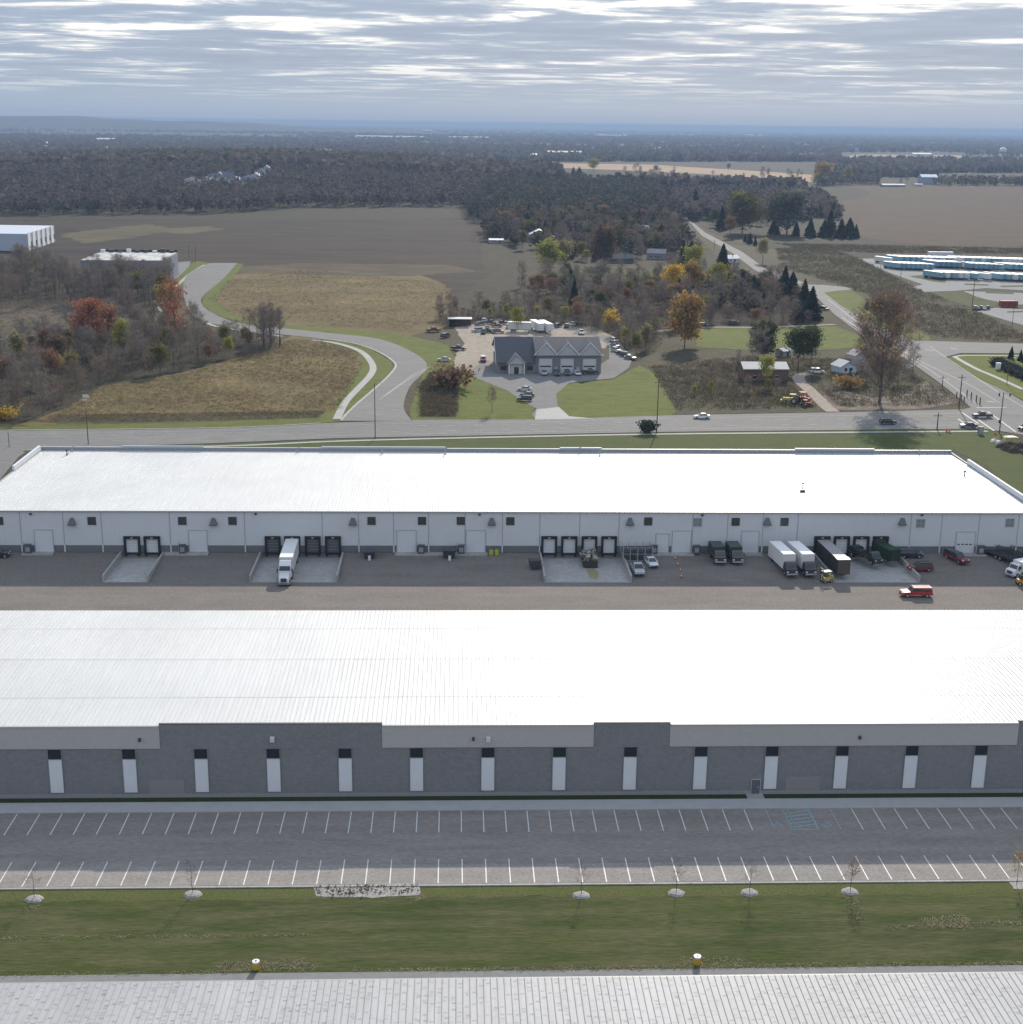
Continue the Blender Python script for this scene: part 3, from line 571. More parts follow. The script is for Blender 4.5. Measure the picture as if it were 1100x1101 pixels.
def back_building():
    Y0, Y1 = 268.2, 321; X0, X1 = -96.5, 118.2
    E = zat(550, 550, Y0)[1]
    b = empty('warehouse', (0, Y0, 0), label='long white-walled warehouse with loading docks and bright roof, standing between yard and main road', cat='warehouse')
    def L(mb, name, m, par=b):
        o = mb.build(name, m, None); o.parent = par
        if par is b: o.location = (0, -Y0, 0)
        return o
    wm = mat('pale_steel_siding', (.60, .615, .63), .6, noise=.04, nscale=.5)
    zb = zat(550, 586.8, Y0)[1]
    L(MB().box(X0, X1, Y0+.15, Y1, -1.4, E-.05), 'wall', wm)
    sd = MB(); x = X0
    sd.box(X0, X1, Y0, Y0+.149, zb, E-.06)
    while x < X1:
        sd.box(x, x+.07, Y0-.014, Y0+.003, zb, E-.06); x += .9
    L(sd, 'siding', wm)
    L(MB().box(X0, X1, Y0+.03, Y0+.148, -1.4, zb), 'base_course', mat('dark_block_base', (.17, .18, .19), .9, noise=.2, nscale=2, bump=.02))
    rf = roof_mesh(X0, X1, Y0-.15, Y1-.4, E, E+.25, ROOFW, None); rf.parent = b; rf.location = (0, -Y0, 0)
    L(MB().box(X0, X1, Y0-.32, Y0-.151, E-.2, E+.02), 'gutter', mat('gutter_metal', (.33, .33, .33), .5))
    # parapets at the rear and on the ends
    pm = mat('parapet_metal', (.30, .31, .335), .55, noise=.06); cp = mat('coping_metal', (.45, .46, .48), .4)
    L(MB().box(X0, X1, Y1-.4, Y1, E-.5, E+.75), 'rear_parapet', pm); L(MB().box(X0, X1, Y1-.5, Y1+.08, E+.751, E+.83), 'coping', cp)
    for p0, p1 in ((132, 219), (346, 479), (602, 647), (855, 940)):
        xa = zat(p0, 480, Y1)[0]; xc = zat(p1, 480, Y1)[0]
        L(MB().box(xa, xc, Y1-.46, Y1+.06, E+.831, E+1.15), 'raised_parapet', cp)
    for x, s in ((X0, 1), (X1, -1)):
        mb = MB(); mb.box(min(x, x+s*.3), max(x, x+s*.3), Y0, Y1-.401, E-.3, E+.45); L(mb, 'end_parapet', pm)
        yb = Y1-30; mb = MB(); mb.box(min(x-s*.05, x+s*.42), max(x-s*.05, x+s*.42), (Y1-46 if s < 0 else Y1-22), (Y1-12 if s < 0 else Y1-2), E+.451, E+1.5); L(mb, 'raised_parapet', PANELW)
    # bay joints with short white downspouts
    for p in (24, 70, 111, 184, 264, 347, 386, 423.5, 461, 500, 540, 580, 622.7, 664.7, 743.6, 781, 819, 856, 977, 1010, 1050, 1092):
        x = zat(p, 590, Y0)[0]
        L(MB().box(x-.05, x+.05, Y0-.06, Y0-.036, zb, E-.25), 'joint', mat('joint_trim', (.30, .32, .34), .6))
        if not any(a < x < c for a, c in PITS): L(MB().box(x-.11, x+.11, Y0-.14, Y0+.02, .02, zb+.1), 'downspout', WHITEM)
    # small high windows
    for p, q, lit in ((-1, 560, 0), (98.7, 560, 0), (196, 560, 0), (250, 560, 0), (399.5, 560, 0), (453.8, 560, 0), (495.5, 560, 0), (548.7, 560.3, 0), (697, 560.5, 0), (750, 561.5, 1), (791, 561, 0), (843.5, 561, 0), (989.8, 562.5, 1), (1085.8, 562, 1)):
        x, z = zat(p, q, Y0); s = .72 if not lit else .8
        w = L(MB().box(x-s, x+s, Y0-.07, Y0-.037, z-s, z+s), 'window', mat('window_pane', (.045, .05, .045), .2, .6) if not lit else mat('pale_window_pane', (.20, .24, .24), .2, .6))
        fr = MB(); t = .1
        fr.box(x-s-t, x-s, Y0-.11, Y0-.02, z-s-t, z+s+t); fr.box(x+s, x+s+t, Y0-.11, Y0-.02, z-s-t, z+s+t)
        fr.box(x-s, x+s, Y0-.11, Y0-.02, z-s-t, z-s); fr.box(x-s, x+s, Y0-.11, Y0-.02, z+s, z+s+t)
        fr.box(x-.03, x+.03, Y0-.1, Y0-.071, z-s, z+s); fr.box(x-s, x-.03, Y0-.1, Y0-.071, z-.03, z+.03); fr.box(x+.03, x+s, Y0-.1, Y0-.071, z-.03, z+.03)
        fr.build('frame', DARKM if not lit else GREYM).parent = w
    # exhaust hoods
    for p in (77.6, 229.6, 379.4, 528.8, 677.4, 825, 970):
        x, z = zat(p, 560.3, Y0)
        mb = MB(); mb.add([(x-.75, Y0-.9, z-.6), (x+.75, Y0-.9, z-.6), (x+.75, Y0-.036, z-.6), (x-.75, Y0-.036, z-.6), (x-.3, Y0-.5, z+.7), (x+.3, Y0-.5, z+.7), (x+.3, Y0-.036, z+.7), (x-.3, Y0-.036, z+.7)],
                          [(0, 3, 2, 1), (4, 5, 6, 7), (0, 1, 5, 4), (1, 2, 6, 5), (2, 3, 7, 6), (3, 0, 4, 7)])
        h = L(mb, 'exhaust_hood', mat('hood_metal', (.13, .14, .15), .6))
        MB().box(x-.8, x+.8, Y0-.95, Y0-.04, z-.68, z-.602).build('rim', DARKM).parent = h
    for p, q in ((33, 552.3), (275, 552.3), (515.6, 553), (755, 553.5), (991, 553.5)):
        x, z = zat(p, q, Y0); l = L(MB().box(x-.22, x+.22, Y0-.4, Y0-.037, z-.15, z+.15), 'wall_light', DARKM)
        MB().box(x-.16, x+.16, Y0-.36, Y0-.1, z-.18, z-.152).build('lens', GLASS).parent = l
    # drive-in doors
    dm = mat('white_sectional_door', (.62, .64, .66), .5, noise=.04)
    for p0, p1, q in ((37, 56, 570), (203, 222, 570.5), (427, 447, 570.5), (501.6, 521.5, 570.5), (706, 719, 574), (723.5, 743, 571), (798, 816, 571.2), (1029, 1048.6, 572)):
        xa, z1 = zat(p0, q, Y0); xc = zat(p1, q, Y0)[0]; mb = MB(); n = 7
        for k in range(n): mb.box(xa, xc, Y0-.08, Y0-.04, .05+(z1-.05)*k/n, .05+(z1-.05)*(k+1)/n-.03)
        mb.box(xa, xc, Y0-.05, Y0-.038, .05, z1)
        d = L(mb, 'overhead_door', dm)
        fr = MB(); t = .14; fr.box(xa-t, xa, Y0-.14, Y0-.02, .05, z1+t); fr.box(xc, xc+t, Y0-.14, Y0-.02, .05, z1+t); fr.box(xa, xc, Y0-.14, Y0-.02, z1, z1+t)
        fr.build('frame', mat('door_frame', (.40, .42, .45), .5)).parent = d
        if p0 > 1020:
            for k in range(4):
                w = xa+.35+k*(xc-xa-.5)/4; MB().box(w, w+.45, Y0-.1, Y0-.081, 1.75, 2.0).build('pane', GLASS).parent = d
    # loading dock doors
    for p0, p1, op in ((133.6, 151, 0), (155.2, 172.6, 0), (285, 302, 1), (306, 323, 1), (328, 345, 1), (349.7, 366.7, 1), (582, 599, 0), (603.3, 620.7, 0), (625.2, 642, 0), (646.4, 663, 0), (875, 892, 1), (896, 913, 0), (917, 934, 0), (938, 954.5, 1)):
        xa = zat(p0, 585, Y0)[0]; xc = zat(p1, 585, Y0)[0]; z1 = zat(p0, 576.3, Y0)[1]; t = .42; mb = MB()
        mb.box(xa+t, xc-t, Y0-.06, Y0-.037, -.1, z1-t)
        d = L(mb, 'dock_door', dm if not op else mat('dock_door_grey', (.10, .105, .11), .6))
        ln = MB()
        for k in range(1, 5): ln.box(xa+t, xc-t, Y0-.075, Y0-.061, k*.6, k*.6+.04)
        ln.build('panel_line', GREYM).parent = d
        s = MB(); s.box(xa, xa+t, Y0-.5, Y0-.036, -.35, z1); s.box(xc-t, xc, Y0-.5, Y0-.036, -.35, z1); s.box(xa+t, xc-t, Y0-.5, Y0-.036, z1-t-.1, z1)
        s.build('dock_seal', mat('black_dock_seal', (.02, .021, .023), .8)).parent = d
        s = MB(); s.box(xa+.3, xc-.3, Y0-.35, Y0+.02, -.35, -.12); s.box(xa+.1, xa+.55, Y0-.45, Y0-.36, -.75, -.2); s.box(xc-.55, xc-.1, Y0-.45, Y0-.36, -.75, -.2)
        s.build('bumper', BLACK).parent = d
        MB().box((xa+xc)/2-.25, (xa+xc)/2+.25, Y0-.53, Y0-.501, z1-.32, z1-.2).build('number_plate', PANELW).parent = d
    return E
EB = back_building()
YB0 = 268.2
# roof pipes: things of their own standing on the roofs
def vent(px, py, h, kind, lab):
    z = EB+.15; x, y = G(px, py, z); mb = MB()
    mb.tube((0, 0, 0), (0, 0, h), .11, .11, 8)
    if kind == 'hook': mb.tube((0, 0, h), (.25, 0, h+.25), .11, .11, 8); mb.tube((.25, 0, h+.25), (.5, 0, h), .11, .11, 8)
    else: mb.cyl((0, 0, h), .32, .25, r2=.2)
    mb.cyl((0, 0, -.1), .22, .25)
    o = mb.build('roof_vent', GREYM if kind == 'hook' else DARKM); o.location = (x, y, z); tag(o, lab, 'vent pipe', 'vent pipes on the white roof')
for a in ((320, 486, 1.0, 'hook', 'hooked vent pipe at the rear parapet, third from the left end of the roof'), (411, 487, 1.0, 'hook', 'hooked vent pipe near the rear edge, fourth from the left end of the roof'),
          (478.6, 488, 1.2, 'hook', 'taller hooked vent pipe at the rear edge, fifth from the left end of the roof'), (622.7, 486.5, 1, 'hook', 'hooked vent pipe beside the raised parapet in the middle of the roof'),
          (645, 490, 1.3, 'hook', 'hooked vent pipe standing forward of the middle raised parapet'), (988, 488, 1, 'hook', 'hooked vent pipe near the right rear corner of the roof'),
          (77.6, 485, 1, 'hook', 'hooked vent pipe close to the left rear corner of the roof'), (72, 489, 1, 'straight', 'short capped vent nearest the left rear corner of the roof'),
          (863, 525.5, 1.1, 'straight', 'dark capped vent alone in the glare on the right of the roof'), (1037, 512, 1, 'straight', 'dark capped vent near the right end of the roof')): vent(*a)
o = bx(-.5, .5, -.35, .35, 0, .5).box(-.6, .6, -.45, .45, .5, .56).build('roof_hatch', DARKM); o.location = (*G(863, 528.5, EB+.2), EB+.1); tag(o, 'small dark curb in front of the lone vent on the bright roof', 'roof hatch')

def near_building():
    E = 9.5; b = empty('warehouse', (0, 108.8, 0), label='nearest warehouse, only its ribbed grey metal roof seen along the bottom of the photo', cat='warehouse')
    w = bx(-110, 130, 55, 108.6, 0, E-.1).build('wall', STONE); w.parent = b; w.location = (0, -108.8, 0)
    mb = MB(); x0, x1 = -110, 130; y0, y1 = 55, 108.85
    mb.add([(x0, y0, E+.6), (x1, y0, E+.6), (x1, y1, E), (x0, y1, E)], [(0, 1, 2, 3)])
    x = x0+.3
    while x < x1:
        wd = .05; h = .075
        mb.add([(x-wd, y0, E+.6), (x+wd, y0, E+.6), (x, y0, E+.6+h), (x-wd, y1, E), (x+wd, y1, E), (x, y1, E+h)], [(0, 3, 5, 2), (1, 2, 5, 4), (3, 4, 5)]); x += .61
    r = mb.build('roof', ROOFN); r.parent = b; r.location = (0, -108.8, 0)
    g = bx(x0, x1, 108.851, 109.05, E-.18, E-.01).build('gutter', mat('gutter_metal', (.33, .33, .33), .5)); g.parent = b; g.location = (0, -108.8, 0)
near_building()

# cabinets, aprons and barrels along the dock wall
for p0, p1, who in ((26, 59, 'left'), (178, 225, 'second'), (425, 524, 'middle'), (700, 745, 'right-centre'), (784, 818, 'by the dark trucks'), (1026, 1058, 'rightmost')):
    xa = zat(p0, 594, YB0)[0]; xc = zat(p1, 594, YB0)[0]
    o = bx(xa, xc, YB0-2.0, YB0-.04, -.3, .10).build('door_apron', CONC); o['kind'] = 'structure'
for p, lab in ((32, 'grey meter cabinet left of the first drive-in door'), (197.5, 'grey meter cabinet by the drive-in door right of the first dock pair'), (453, 'grey meter cabinet with pale plate right of the middle drive-in door'),
               (496, 'dark meter cabinet left of the drive-in door with the yellow barrel'), (702.5, 'dark meter cabinet between mesh pen and small door'), (748, 'tall dark meter cabinet right of the paired drive-in doors'), (790, 'dark meter cabinet behind the dark box trucks'), (1052.5, 'dark meter cabinet right of the door with four small panes')):
    x = zat(p, 592, YB0)[0]; t = empty('meter_cabinet', (x, YB0-1.0, .1), 0, lab, 'cabinet', 'meter cabinets along the dock wall')
    bx(-.65, .65, -.35, .35, 0, 1.7).box(-.7, .7, -.4, .4, 1.7, 1.78).build('body', mat('cabinet_grey', (.09, .10, .11), .6), t)
    bx(-.4, -.02, -.38, -.351, .4, 1.3).box(.02, .4, -.38, -.351, .4, 1.3).build('door', mat('cabinet_plate', (.30, .32, .33), .5), t)
    MB().tube((-.9, .5, 0), (-.9, .5, 2.2), .05, .05, 6).build('pipe', GREYM, t)
x = zat(531, 594, YB0)[0]
for k in range(2):
    o = MB(); o.cyl((0, 0, 0), .42, .95, n=12); o.cyl((0, 0, .3), .45, .08, n=12); o.cyl((0, 0, .65), .45, .08, n=12); o = o.build('barrel', mat('yellow_barrel', (.42, .42, .06), .5)); o.location = (x-.55+k*1.1, YB0-1.4, -.05)
    tag(o, ['left', 'right'][k]+' one of two yellow barrels against the dock wall', 'barrel', 'yellow barrels')
# mesh pen beside the third pit
def mesh_pen():
    xa, xc = zat(667, 590, YB0)[0], zat(698, 590, YB0)[0]; t = empty('mesh_pen', (xa, YB0-5, -.3), 0, 'dark mesh pen of tall cages against the wall right of the scrap pit', 'fence')
    w = xc-xa; mb = MB()
    for k in range(5): mb.box(k*w/4-.06, k*w/4+.06, -.06, .06, 0, 2.9); mb.box(k*w/4-.06, k*w/4+.06, 3.9, 4.02, .2, 2.9)
    mb.build('post', GREYM, t)
    mb = MB()
    for zz in (.15, 1.5, 2.8): mb.box(0, w, -.03, .03, zz, zz+.07)
    for s in (0, w): mb.box(s-.03, s+.03, .06, 3.9, 2.8, 2.87)
    mb.build('rail', GREYM, t)
    mb = MB(); x = .3
    while x < w: mb.box(x, x+.035, -.02, .02, .2, 2.8); x += .3
    mb.build('mesh', mat('mesh_wire', (.12, .13, .14), .6), t)
    for k in range(4):
        x = .4+k*w/4
        o = bx(0, w/4-.7, 0, 2.4, 0, 1.7+.3*(k % 2)).box(.1, w/4-.8, -.1, 0, .2, 1.4).build('storage_crate', mat('dull_crate', (.06, .065, .07), .8, noise=.3, nscale=1)); o.location = (xa+x, YB0-4.2, -.25)
        tag(o, ['leftmost dark crate', 'second dark crate from the left', 'third dark crate from the left', 'rightmost dark crate'][k]+' inside the mesh pen', 'crate', 'crates in the mesh pen')
mesh_pen()

# ------------------------------------------------------------------ garage building
def shingle(name, c): return mat(name, c, .9, noise=.25, nscale=1.2, bump=.02)
SH = shingle('grey_shingles', (.095, .10, .115)); GW = mat('pale_gable_siding', (.42, .43, .45), .7, noise=.06); GB = mat('grey_brick', (.23, .225, .23), .85, noise=.2, nscale=2)
def garage():
    gx, gy = G(535, 401.5); t = empty('garage_building', (gx, gy, 0), .036, 'grey shingled service garage with three gabled white doors and a small gabled porch', 'garage')
    Wd = 36; mb = MB(); mb.box(0, 13, .2, 24, 0, 4.2); mb.box(13, Wd, 0, 24, 0, 6.6); mb.build('wall', GB, t)
    mb = MB(); th_ = .18
    def slope(x0, x1, ya, za, yb, zb2): mb.add([(x0, ya, za), (x1, ya, za), (x1, yb, zb2), (x0, yb, zb2), (x0, ya, za-th_), (x1, ya, za-th_), (x1, yb, zb2-th_), (x0, yb, zb2-th_)], [(0, 1, 2, 3), (7, 6, 5, 4), (0, 4, 5, 1), (1, 5, 6, 2), (2, 6, 7, 3), (3, 7, 4, 0)])
    slope(-.6, 13, -.9, 3.9, 12, 11); slope(13, Wd+.6, -.9, 6.8, 12, 11); slope(-.6, Wd+.6, 24.9, 6, 12.001, 11)
    mb.add([(13, -.9, 3.9), (13, 12, 11), (13, -.9, 6.8)], [(0, 1, 2)])
    r = mb.build('roof', SH, t)
    MB().prism([(.2, 4.1), (24, 6), (12, 10.8)], 0, .25, 'x').build('gable_wall', GW, t)
    MB().prism([(0, 6.5), (24, 6), (12, 10.8)], Wd-.25, Wd, 'x').build('gable_wall', GB, t)
    bx(-.68, -.6, -1, 12, 3.7, 4.0).build('rake_trim', WHITEM, t) if 0 else None
    MB().add([(-.7, -.95, 3.55), (-.7, 12, 10.75), (-.7, 12, 11.15), (-.7, -.95, 3.95), (-.6, -.95, 3.55), (-.6, 12, 10.75), (-.6, 12, 11.15), (-.6, -.95, 3.95)], [(0, 1, 2, 3), (4, 7, 6, 5), (3, 2, 6, 7), (0, 3, 7, 4)]).build('rake_trim', WHITEM, t)
    bx(12.5, Wd+.7, -1.05, -.9, 6.45, 6.75).build('gutter', WHITEM, t)
    for k, c in enumerate((16.6, 24.1, 31.9)):
        g = MB(); w = 3.75
        g.prism([(c-w+.3, 6.7), (c+w-.3, 6.7), (c, 10.6)], -1.2, -.95)
        gb = g.build('dormer', GW, t)
        g = MB()
        for s in (-1, 1):
            g.add([(c, -1.5, 11), (c+s*(w+.2), -1.5, 6.75), (c+s*(w+.2), 1.5, 6.75+.35), (c, 11.8, 11)], [(0, 1, 2, 3)])
            g.add([(c, -1.5, 10.75), (c+s*(w+.2), -1.5, 6.5), (c+s*(w+.2), -1.5, 6.75), (c, -1.5, 11)], [(0, 1, 2, 3)])
        g.build('dormer_roof', SH, gb)
        g = MB()
        for s in (-1, 1): g.add([(c, -1.52, 10.65), (c+s*(w+.3), -1.52, 6.4), (c+s*(w+.3), -1.52, 6.8), (c, -1.52, 11.05)], [(0, 1, 2, 3)])
        g.build('trim', WHITEM, gb)
        dr = MB()
        for q in range(5): dr.box(c-2.2, c+2.2, -.1, -.02, .1+q*1.0, 1.06+q*1.0)
        d = dr.build('garage_door', mat('white_garage_door', (.58, .59, .60), .6), t)
        bx(c-1.9, c+1.9, -.13, -.101, 2.25, 2.75).build('pane', GLASS, d)
        bx(c-2.4, c-2.2, -.2, 0, 0, 5.3).box(c+2.2, c+2.4, -.2, 0, 0, 5.3).box(c-2.4, c+2.4, -.2, 0, 5.12, 5.3).build('frame', GREYM, d)
    # porch
    p = bx(4.2, 8.6, -1.6, .2, 0, 3.6).build('porch', mat('porch_cream', (.50, .49, .45), .7), t)
    MB().prism([(3.3, 3.7), (9.5, 3.7), (6.4, 6.5)], -2.6, -2.4).build('porch_gable', GW, p)
    g = MB()
    for s in (-1, 1): g.add([(6.4, -2.8, 6.8), (6.4+s*3.5, -2.8, 3.5), (6.4+s*3.5, .8, 3.5), (6.4, 5.2, 6.8), (6.4, -2.8, 6.6), (6.4+s*3.5, -2.8, 3.4)], [(0, 1, 2, 3), (0, 4, 5, 1)])
    g.build('porch_roof', SH, p)
    for x in (3.8, 9.0): bx(x-.2, x+.2, -2.6, -2.2, 0, 3.6).build('pillar', WHITEM, p)
    bx(5.6, 7.2, -1.66, -1.601, .1, 2.5).build('door', GLASS, p)
    for x in (1, 10.3): bx(x, x+1.9, .1, .19, 1.1, 2.7).build('window', GLASS, t)
    for x in (20.3, 28): bx(x-.6, x+.6, -.06, -.003, .1, 2.3).build('door', GREYM, t)
garage()

# ------------------------------------------------------------------ other houses and sheds
def house(px, py, w, d, h, rise, wallc, roofc, rz, lab, cat='house', ridge='x', nwin=2, group=None, name='house', z=0, simple=False, open_=False):
    x, y = G(px, py); t = empty(name, (x, y, z), rz, lab, cat, group)
    wm = mat('wall_%02x%02x%02x' % tuple(int(v*255) for v in wallc), wallc, .8, noise=.1, nscale=.6); rm = mat('roofing_%02x%02x%02x' % tuple(int(v*255) for v in roofc), roofc, .7, noise=.15, nscale=.5)
    mb = MB(); ov = .4
    if open_:
        for a in (-w/2, -w/6, w/6, w/2-.25): mb.box(a, a+.25, 0, .25, 0, h)
        mb.box(-w/2, w/2, d-.2, d, 0, h); mb.box(-w/2, -w/2+.2, .3, d-.2, 0, h)
    elif ridge == 'x': mb.prism([(0, 0), (d, 0), (d, h), (d/2, h+rise), (0, h)], -w/2, w/2, 'x')
    else: mb.prism([(-w/2, 0), (w/2, 0), (w/2, h), (0, h+rise), (-w/2, h)], 0, d, 'y')
    mb.build('wall', wm, t)
    mb = MB()
    if ridge == 'x':
        k = rise/(d/2)*ov
        for (ya, za, yb) in ((-ov, h-k, d/2), (d+ov, h-k, d/2)):
            mb.add([(-w/2-ov, ya, za+.12), (w/2+ov, ya, za+.12), (w/2+ov, yb, h+rise+.12), (-w/2-ov, yb, h+rise+.12), (-w/2-ov, ya, za-.1), (w/2+ov, ya, za-.1)], [(0, 1, 2, 3), (0, 4, 5, 1)])
    else:
        k = rise/(w/2)*ov
        for s in (-1, 1): mb.add([(s*(w/2+ov), -ov, h-k+.12), (0, -ov, h+rise+.12), (0, d+ov, h+rise+.12), (s*(w/2+ov), d+ov, h-k+.12), (s*(w/2+ov), -ov, h-k-.15), (0, -ov, h+rise-.15)], [(0, 1, 2, 3), (0, 4, 5, 1)])
    r = mb.build('roof', rm, t)
    if not simple and not open_:
        for k in range(nwin):
            a = -w/2+w*(k+1)/(nwin+1); f = bx(a-.5, a+.5, -.05, -.004, 1.1, 2.3).build('window', GLASS, t)
            bx(a-.6, a+.6, -.08, -.051, 2.3, 2.42).box(a-.6, a+.6, -.08, -.051, .98, 1.1).build('frame', WHITEM, f)
        bx(w*.12-.5, w*.12+.4, -.05, -.004, 0, 2.1).build('door', DARKM, t)
        if rise > .8: bx(w*.2, w*.2+.7, d*.5-.3, d*.5+.4, h+rise*.5, h+rise+.7).build('chimney', mat('chimney_brick', (.2, .12, .09), .9), r)
    return t
house(823, 411, 15, 9, 4.6, 1.6, (.16, .10, .08), (.50, .50, .49), .02, 'old brown barn with a pale patchy metal roof beside dark trees', 'barn', nwin=3, name='barn')
house(912, 402.5, 6.5, 6, 2.8, 1.8, (.50, .58, .64), (.45, .47, .50), .3, 'small pale blue house half hidden behind the big roadside tree', nwin=2, ridge='y')
house(925, 400, 5, 5, 6, 1.5, (.42, .42, .42), (.30, .30, .31), .3, 'grey two-storey back part of the house behind the big roadside tree', nwin=1, ridge='y')
house(846, 383.5, 4, 4, 2.2, .8, (.30, .32, .34), (.40, .42, .44), .5, 'tiny grey shed between the dark evergreens behind the barn', 'shed', name='shed', nwin=0)
house(494.5, 351.5, 9.5, 5, 3.4, .3, (.12, .10, .09), (.62, .62, .60), 0, 'open-fronted pole shed with flat white roof at the gravel yard', 'shed', open_=True, name='shed')
house(580, 260, 22, 14, 3.6, 5, (.22, .17, .15), (.80, .80, .80), 0, 'brown house with a bright white gabled roof among the trees', ridge='y', nwin=3)
house(535, 262, 12, 7, 2.6, .8, (.30, .30, .30), (.78, .78, .78), 0, 'low white-roofed shed left of the brown gabled house', 'shed', name='shed')
house(565, 229, 14, 8, 3, 1, (.3, .3, .3), (.72, .76, .76), 0, 'distant white-roofed shed deep in the middle woods', 'shed', name='shed')
house(548, 233, 9, 7, 3, 1, (.3, .3, .3), (.72, .74, .74), 0, 'smaller white-roofed shed deep in the middle woods', 'shed', name='shed')
house(691, 253, 12, 9, 5, 2.5, (.40, .42, .46), (.30, .32, .36), .2, 'pale grey house glimpsed between bare trees left of the country road', nwin=3)
house(668, 283, 16, 9, 3, 2.4, (.10, .12, .13), (.06, .08, .09), .1, 'dark low house behind the green back lawn', nwin=4)
house(705, 279, 12, 9, 4, 2.4, (.24, .23, .24), (.28, .26, .27), -.3, 'dull house with sloping grey roof beside the country road trees', nwin=3)
house(788, 283, 10, 8, 3, 1.8, (.6, .6, .6), (.66, .66, .66), .4, 'white-roofed house next to the pointed spruce by the country road', nwin=2)
house(999, 198, 26, 18, 11, 4, (.28, .33, .42), (.85, .85, .87), 0, 'tall barn with bright roof standing alone beyond the brown field', 'barn', nwin=0, name='barn')
house(961, 201, 36, 10, 3, 1.4, (.22, .24, .26), (.62, .64, .66), .1, 'long low white-roofed shed at the edge of the brown field', 'shed', name='shed', nwin=0)
house(988, 200.5, 12, 8, 3, 1.4, (.42, .42, .40), (.45, .42, .38), 0, 'small tan shed between the long shed and the tall barn', 'shed', name='shed', nwin=0)
house(856, 195.5, 22, 9, 3, 2, (.6, .7, .6), (.55, .66, .60), 0, 'pale green farmhouse beside the orange tree at the field edge', nwin=0)

def left_warehouses():
    # far white warehouse at the left edge
    xc, yc = G(30, 270); x1, y1 = G(53, 262)
    t = empty('warehouse', (xc, yc, 0), 0, 'distant white warehouse cut by the left edge of the photo, with striped end wall', 'warehouse')
    h = 10.5; L_ = 120; dx, dy = x1-xc, y1-yc; D = 75; k = D/math.hypot(dx, dy); dx *= k; dy *= k
    n = Vector((-1, .06))
    A = Vector((0, 0)); B = Vector((dx, dy)); C = B+n*L_; D_ = A+n*L_
    MB().prism([tuple(A), tuple(B), tuple(C), tuple(D_)], 0, h, 'z').build('wall', mat('pale_blue_wall', (.42, .46, .52), .7, noise=.06, nscale=.1), t)
    MB().prism([tuple(p) for p in (A, B, C, D_)], h+.01, h+.5, 'z').build('roof', mat('bluish_roof', (.55, .60, .66), .5, noise=.08, nscale=.05), t)
    nn = Vector((dy, -dx)).normalized()
    for i in range(6):
        a = A+(B-A)*((i+.1)/6); b_ = A+(B-A)*((i+.62)/6)
        MB().prism([tuple(a), tuple(a+nn*.4), tuple(b_+nn*.4), tuple(b_)], 0, h+1, 'z').build('pilaster', mat('white_pilaster', (.78, .78, .76), .7), t)
        c_ = A+(B-A)*((i+.68)/6); e_ = A+(B-A)*((i+.95)/6)
        MB().prism([tuple(c_), tuple(c_+nn*.2), tuple(e_+nn*.2), tuple(e_)], 2, h-5, 'z').build('window', GLASS, t)
    # white-roofed building behind the near wood
    xa, ya = G(88, 305); xb, yb2 = G(176, 305.5)
    t = empty('commercial_building', (xa, ya, 0), math.atan2(yb2-ya, xb-xa), 'flat white-roofed building seen through bare trees, clutter along its rear parapet', 'building')
    w = math.hypot(xb-xa, yb2-ya); h = 12; d = 48
    bx(0, w, 0, d, 0, h).build('wall', mat('dull_blue_wall', (.22, .24, .29), .8, noise=.15, nscale=.2), t)
    r = bx(.3, w-.3, .3, d-.3, h+.01, h+.3).build('roof', mat('patched_white_roof', (.62, .62, .60), .8, c2=(.26, .25, .24), nscale=.35, stretch=(1, .3, 1), noise=.2), t)
    bx(0, w, d-.3, d, h+.01, h+1.6).build('parapet', mat('dark_parapet', (.05, .05, .05), .8), t)
    for i in range(9): bx(w*i/9+1, w*i/9+3.2, d-4, d-1.5, h+.31, h+1+random.random()*1.6).build('roof_unit', [DARKM, WHITEM][i % 3 == 0], r)
    for i in range(10): bx(w*i/10+1, w*i/10+3.4, -.1, -.01, 1, 3.2).build('window', [GLASS, WHITEM][i % 2], t)
left_warehouses()
#PART3
# ------------------------------------------------------------------ vegetation
def tintmat(name, c, rnd=.12, trans=.25):
    if name in _m: return _m[name]
    m = bpy.data.materials.new(name); m.use_nodes = True; _m[name] = m; nt = m.node_tree; N = nt.nodes; L = nt.links; p = N['Principled BSDF']
    p.inputs['Roughness'].default_value = .9; p.inputs['Specular IOR Level'].default_value = .12
    a = N.new('ShaderNodeAttribute'); a.attribute_name = 'tint'
    v = N.new('ShaderNodeVectorMath'); v.operation = 'MULTIPLY'; L.new(a.outputs['Color'], v.inputs[0]); v.inputs[1].default_value = c
    o = N.new('ShaderNodeObjectInfo'); mr = N.new('ShaderNodeMapRange'); L.new(o.outputs['Random'], mr.inputs[0]); mr.inputs[3].default_value = 1-rnd; mr.inputs[4].default_value = 1+rnd
    s = N.new('ShaderNodeVectorMath'); s.operation = 'SCALE'; L.new(v.outputs[0], s.inputs[0]); L.new(mr.outputs[0], s.inputs['Scale']); L.new(s.outputs[0], p.inputs['Base Color'])
    if trans:
        t = N.new('ShaderNodeBsdfTranslucent'); L.new(s.outputs[0], t.inputs[0]); mx = N.new('ShaderNodeMixShader'); mx.inputs[0].default_value = trans
        L.new(p.outputs[0], mx.inputs[1]); L.new(t.outputs[0], mx.inputs[2]); L.new(mx.outputs[0], N['Material Output'].inputs[0])
    return m
TWIG = tintmat('grey_twigs', (.20, .172, .15)); TWIGB = tintmat('brown_twigs', (.21, .16, .127))
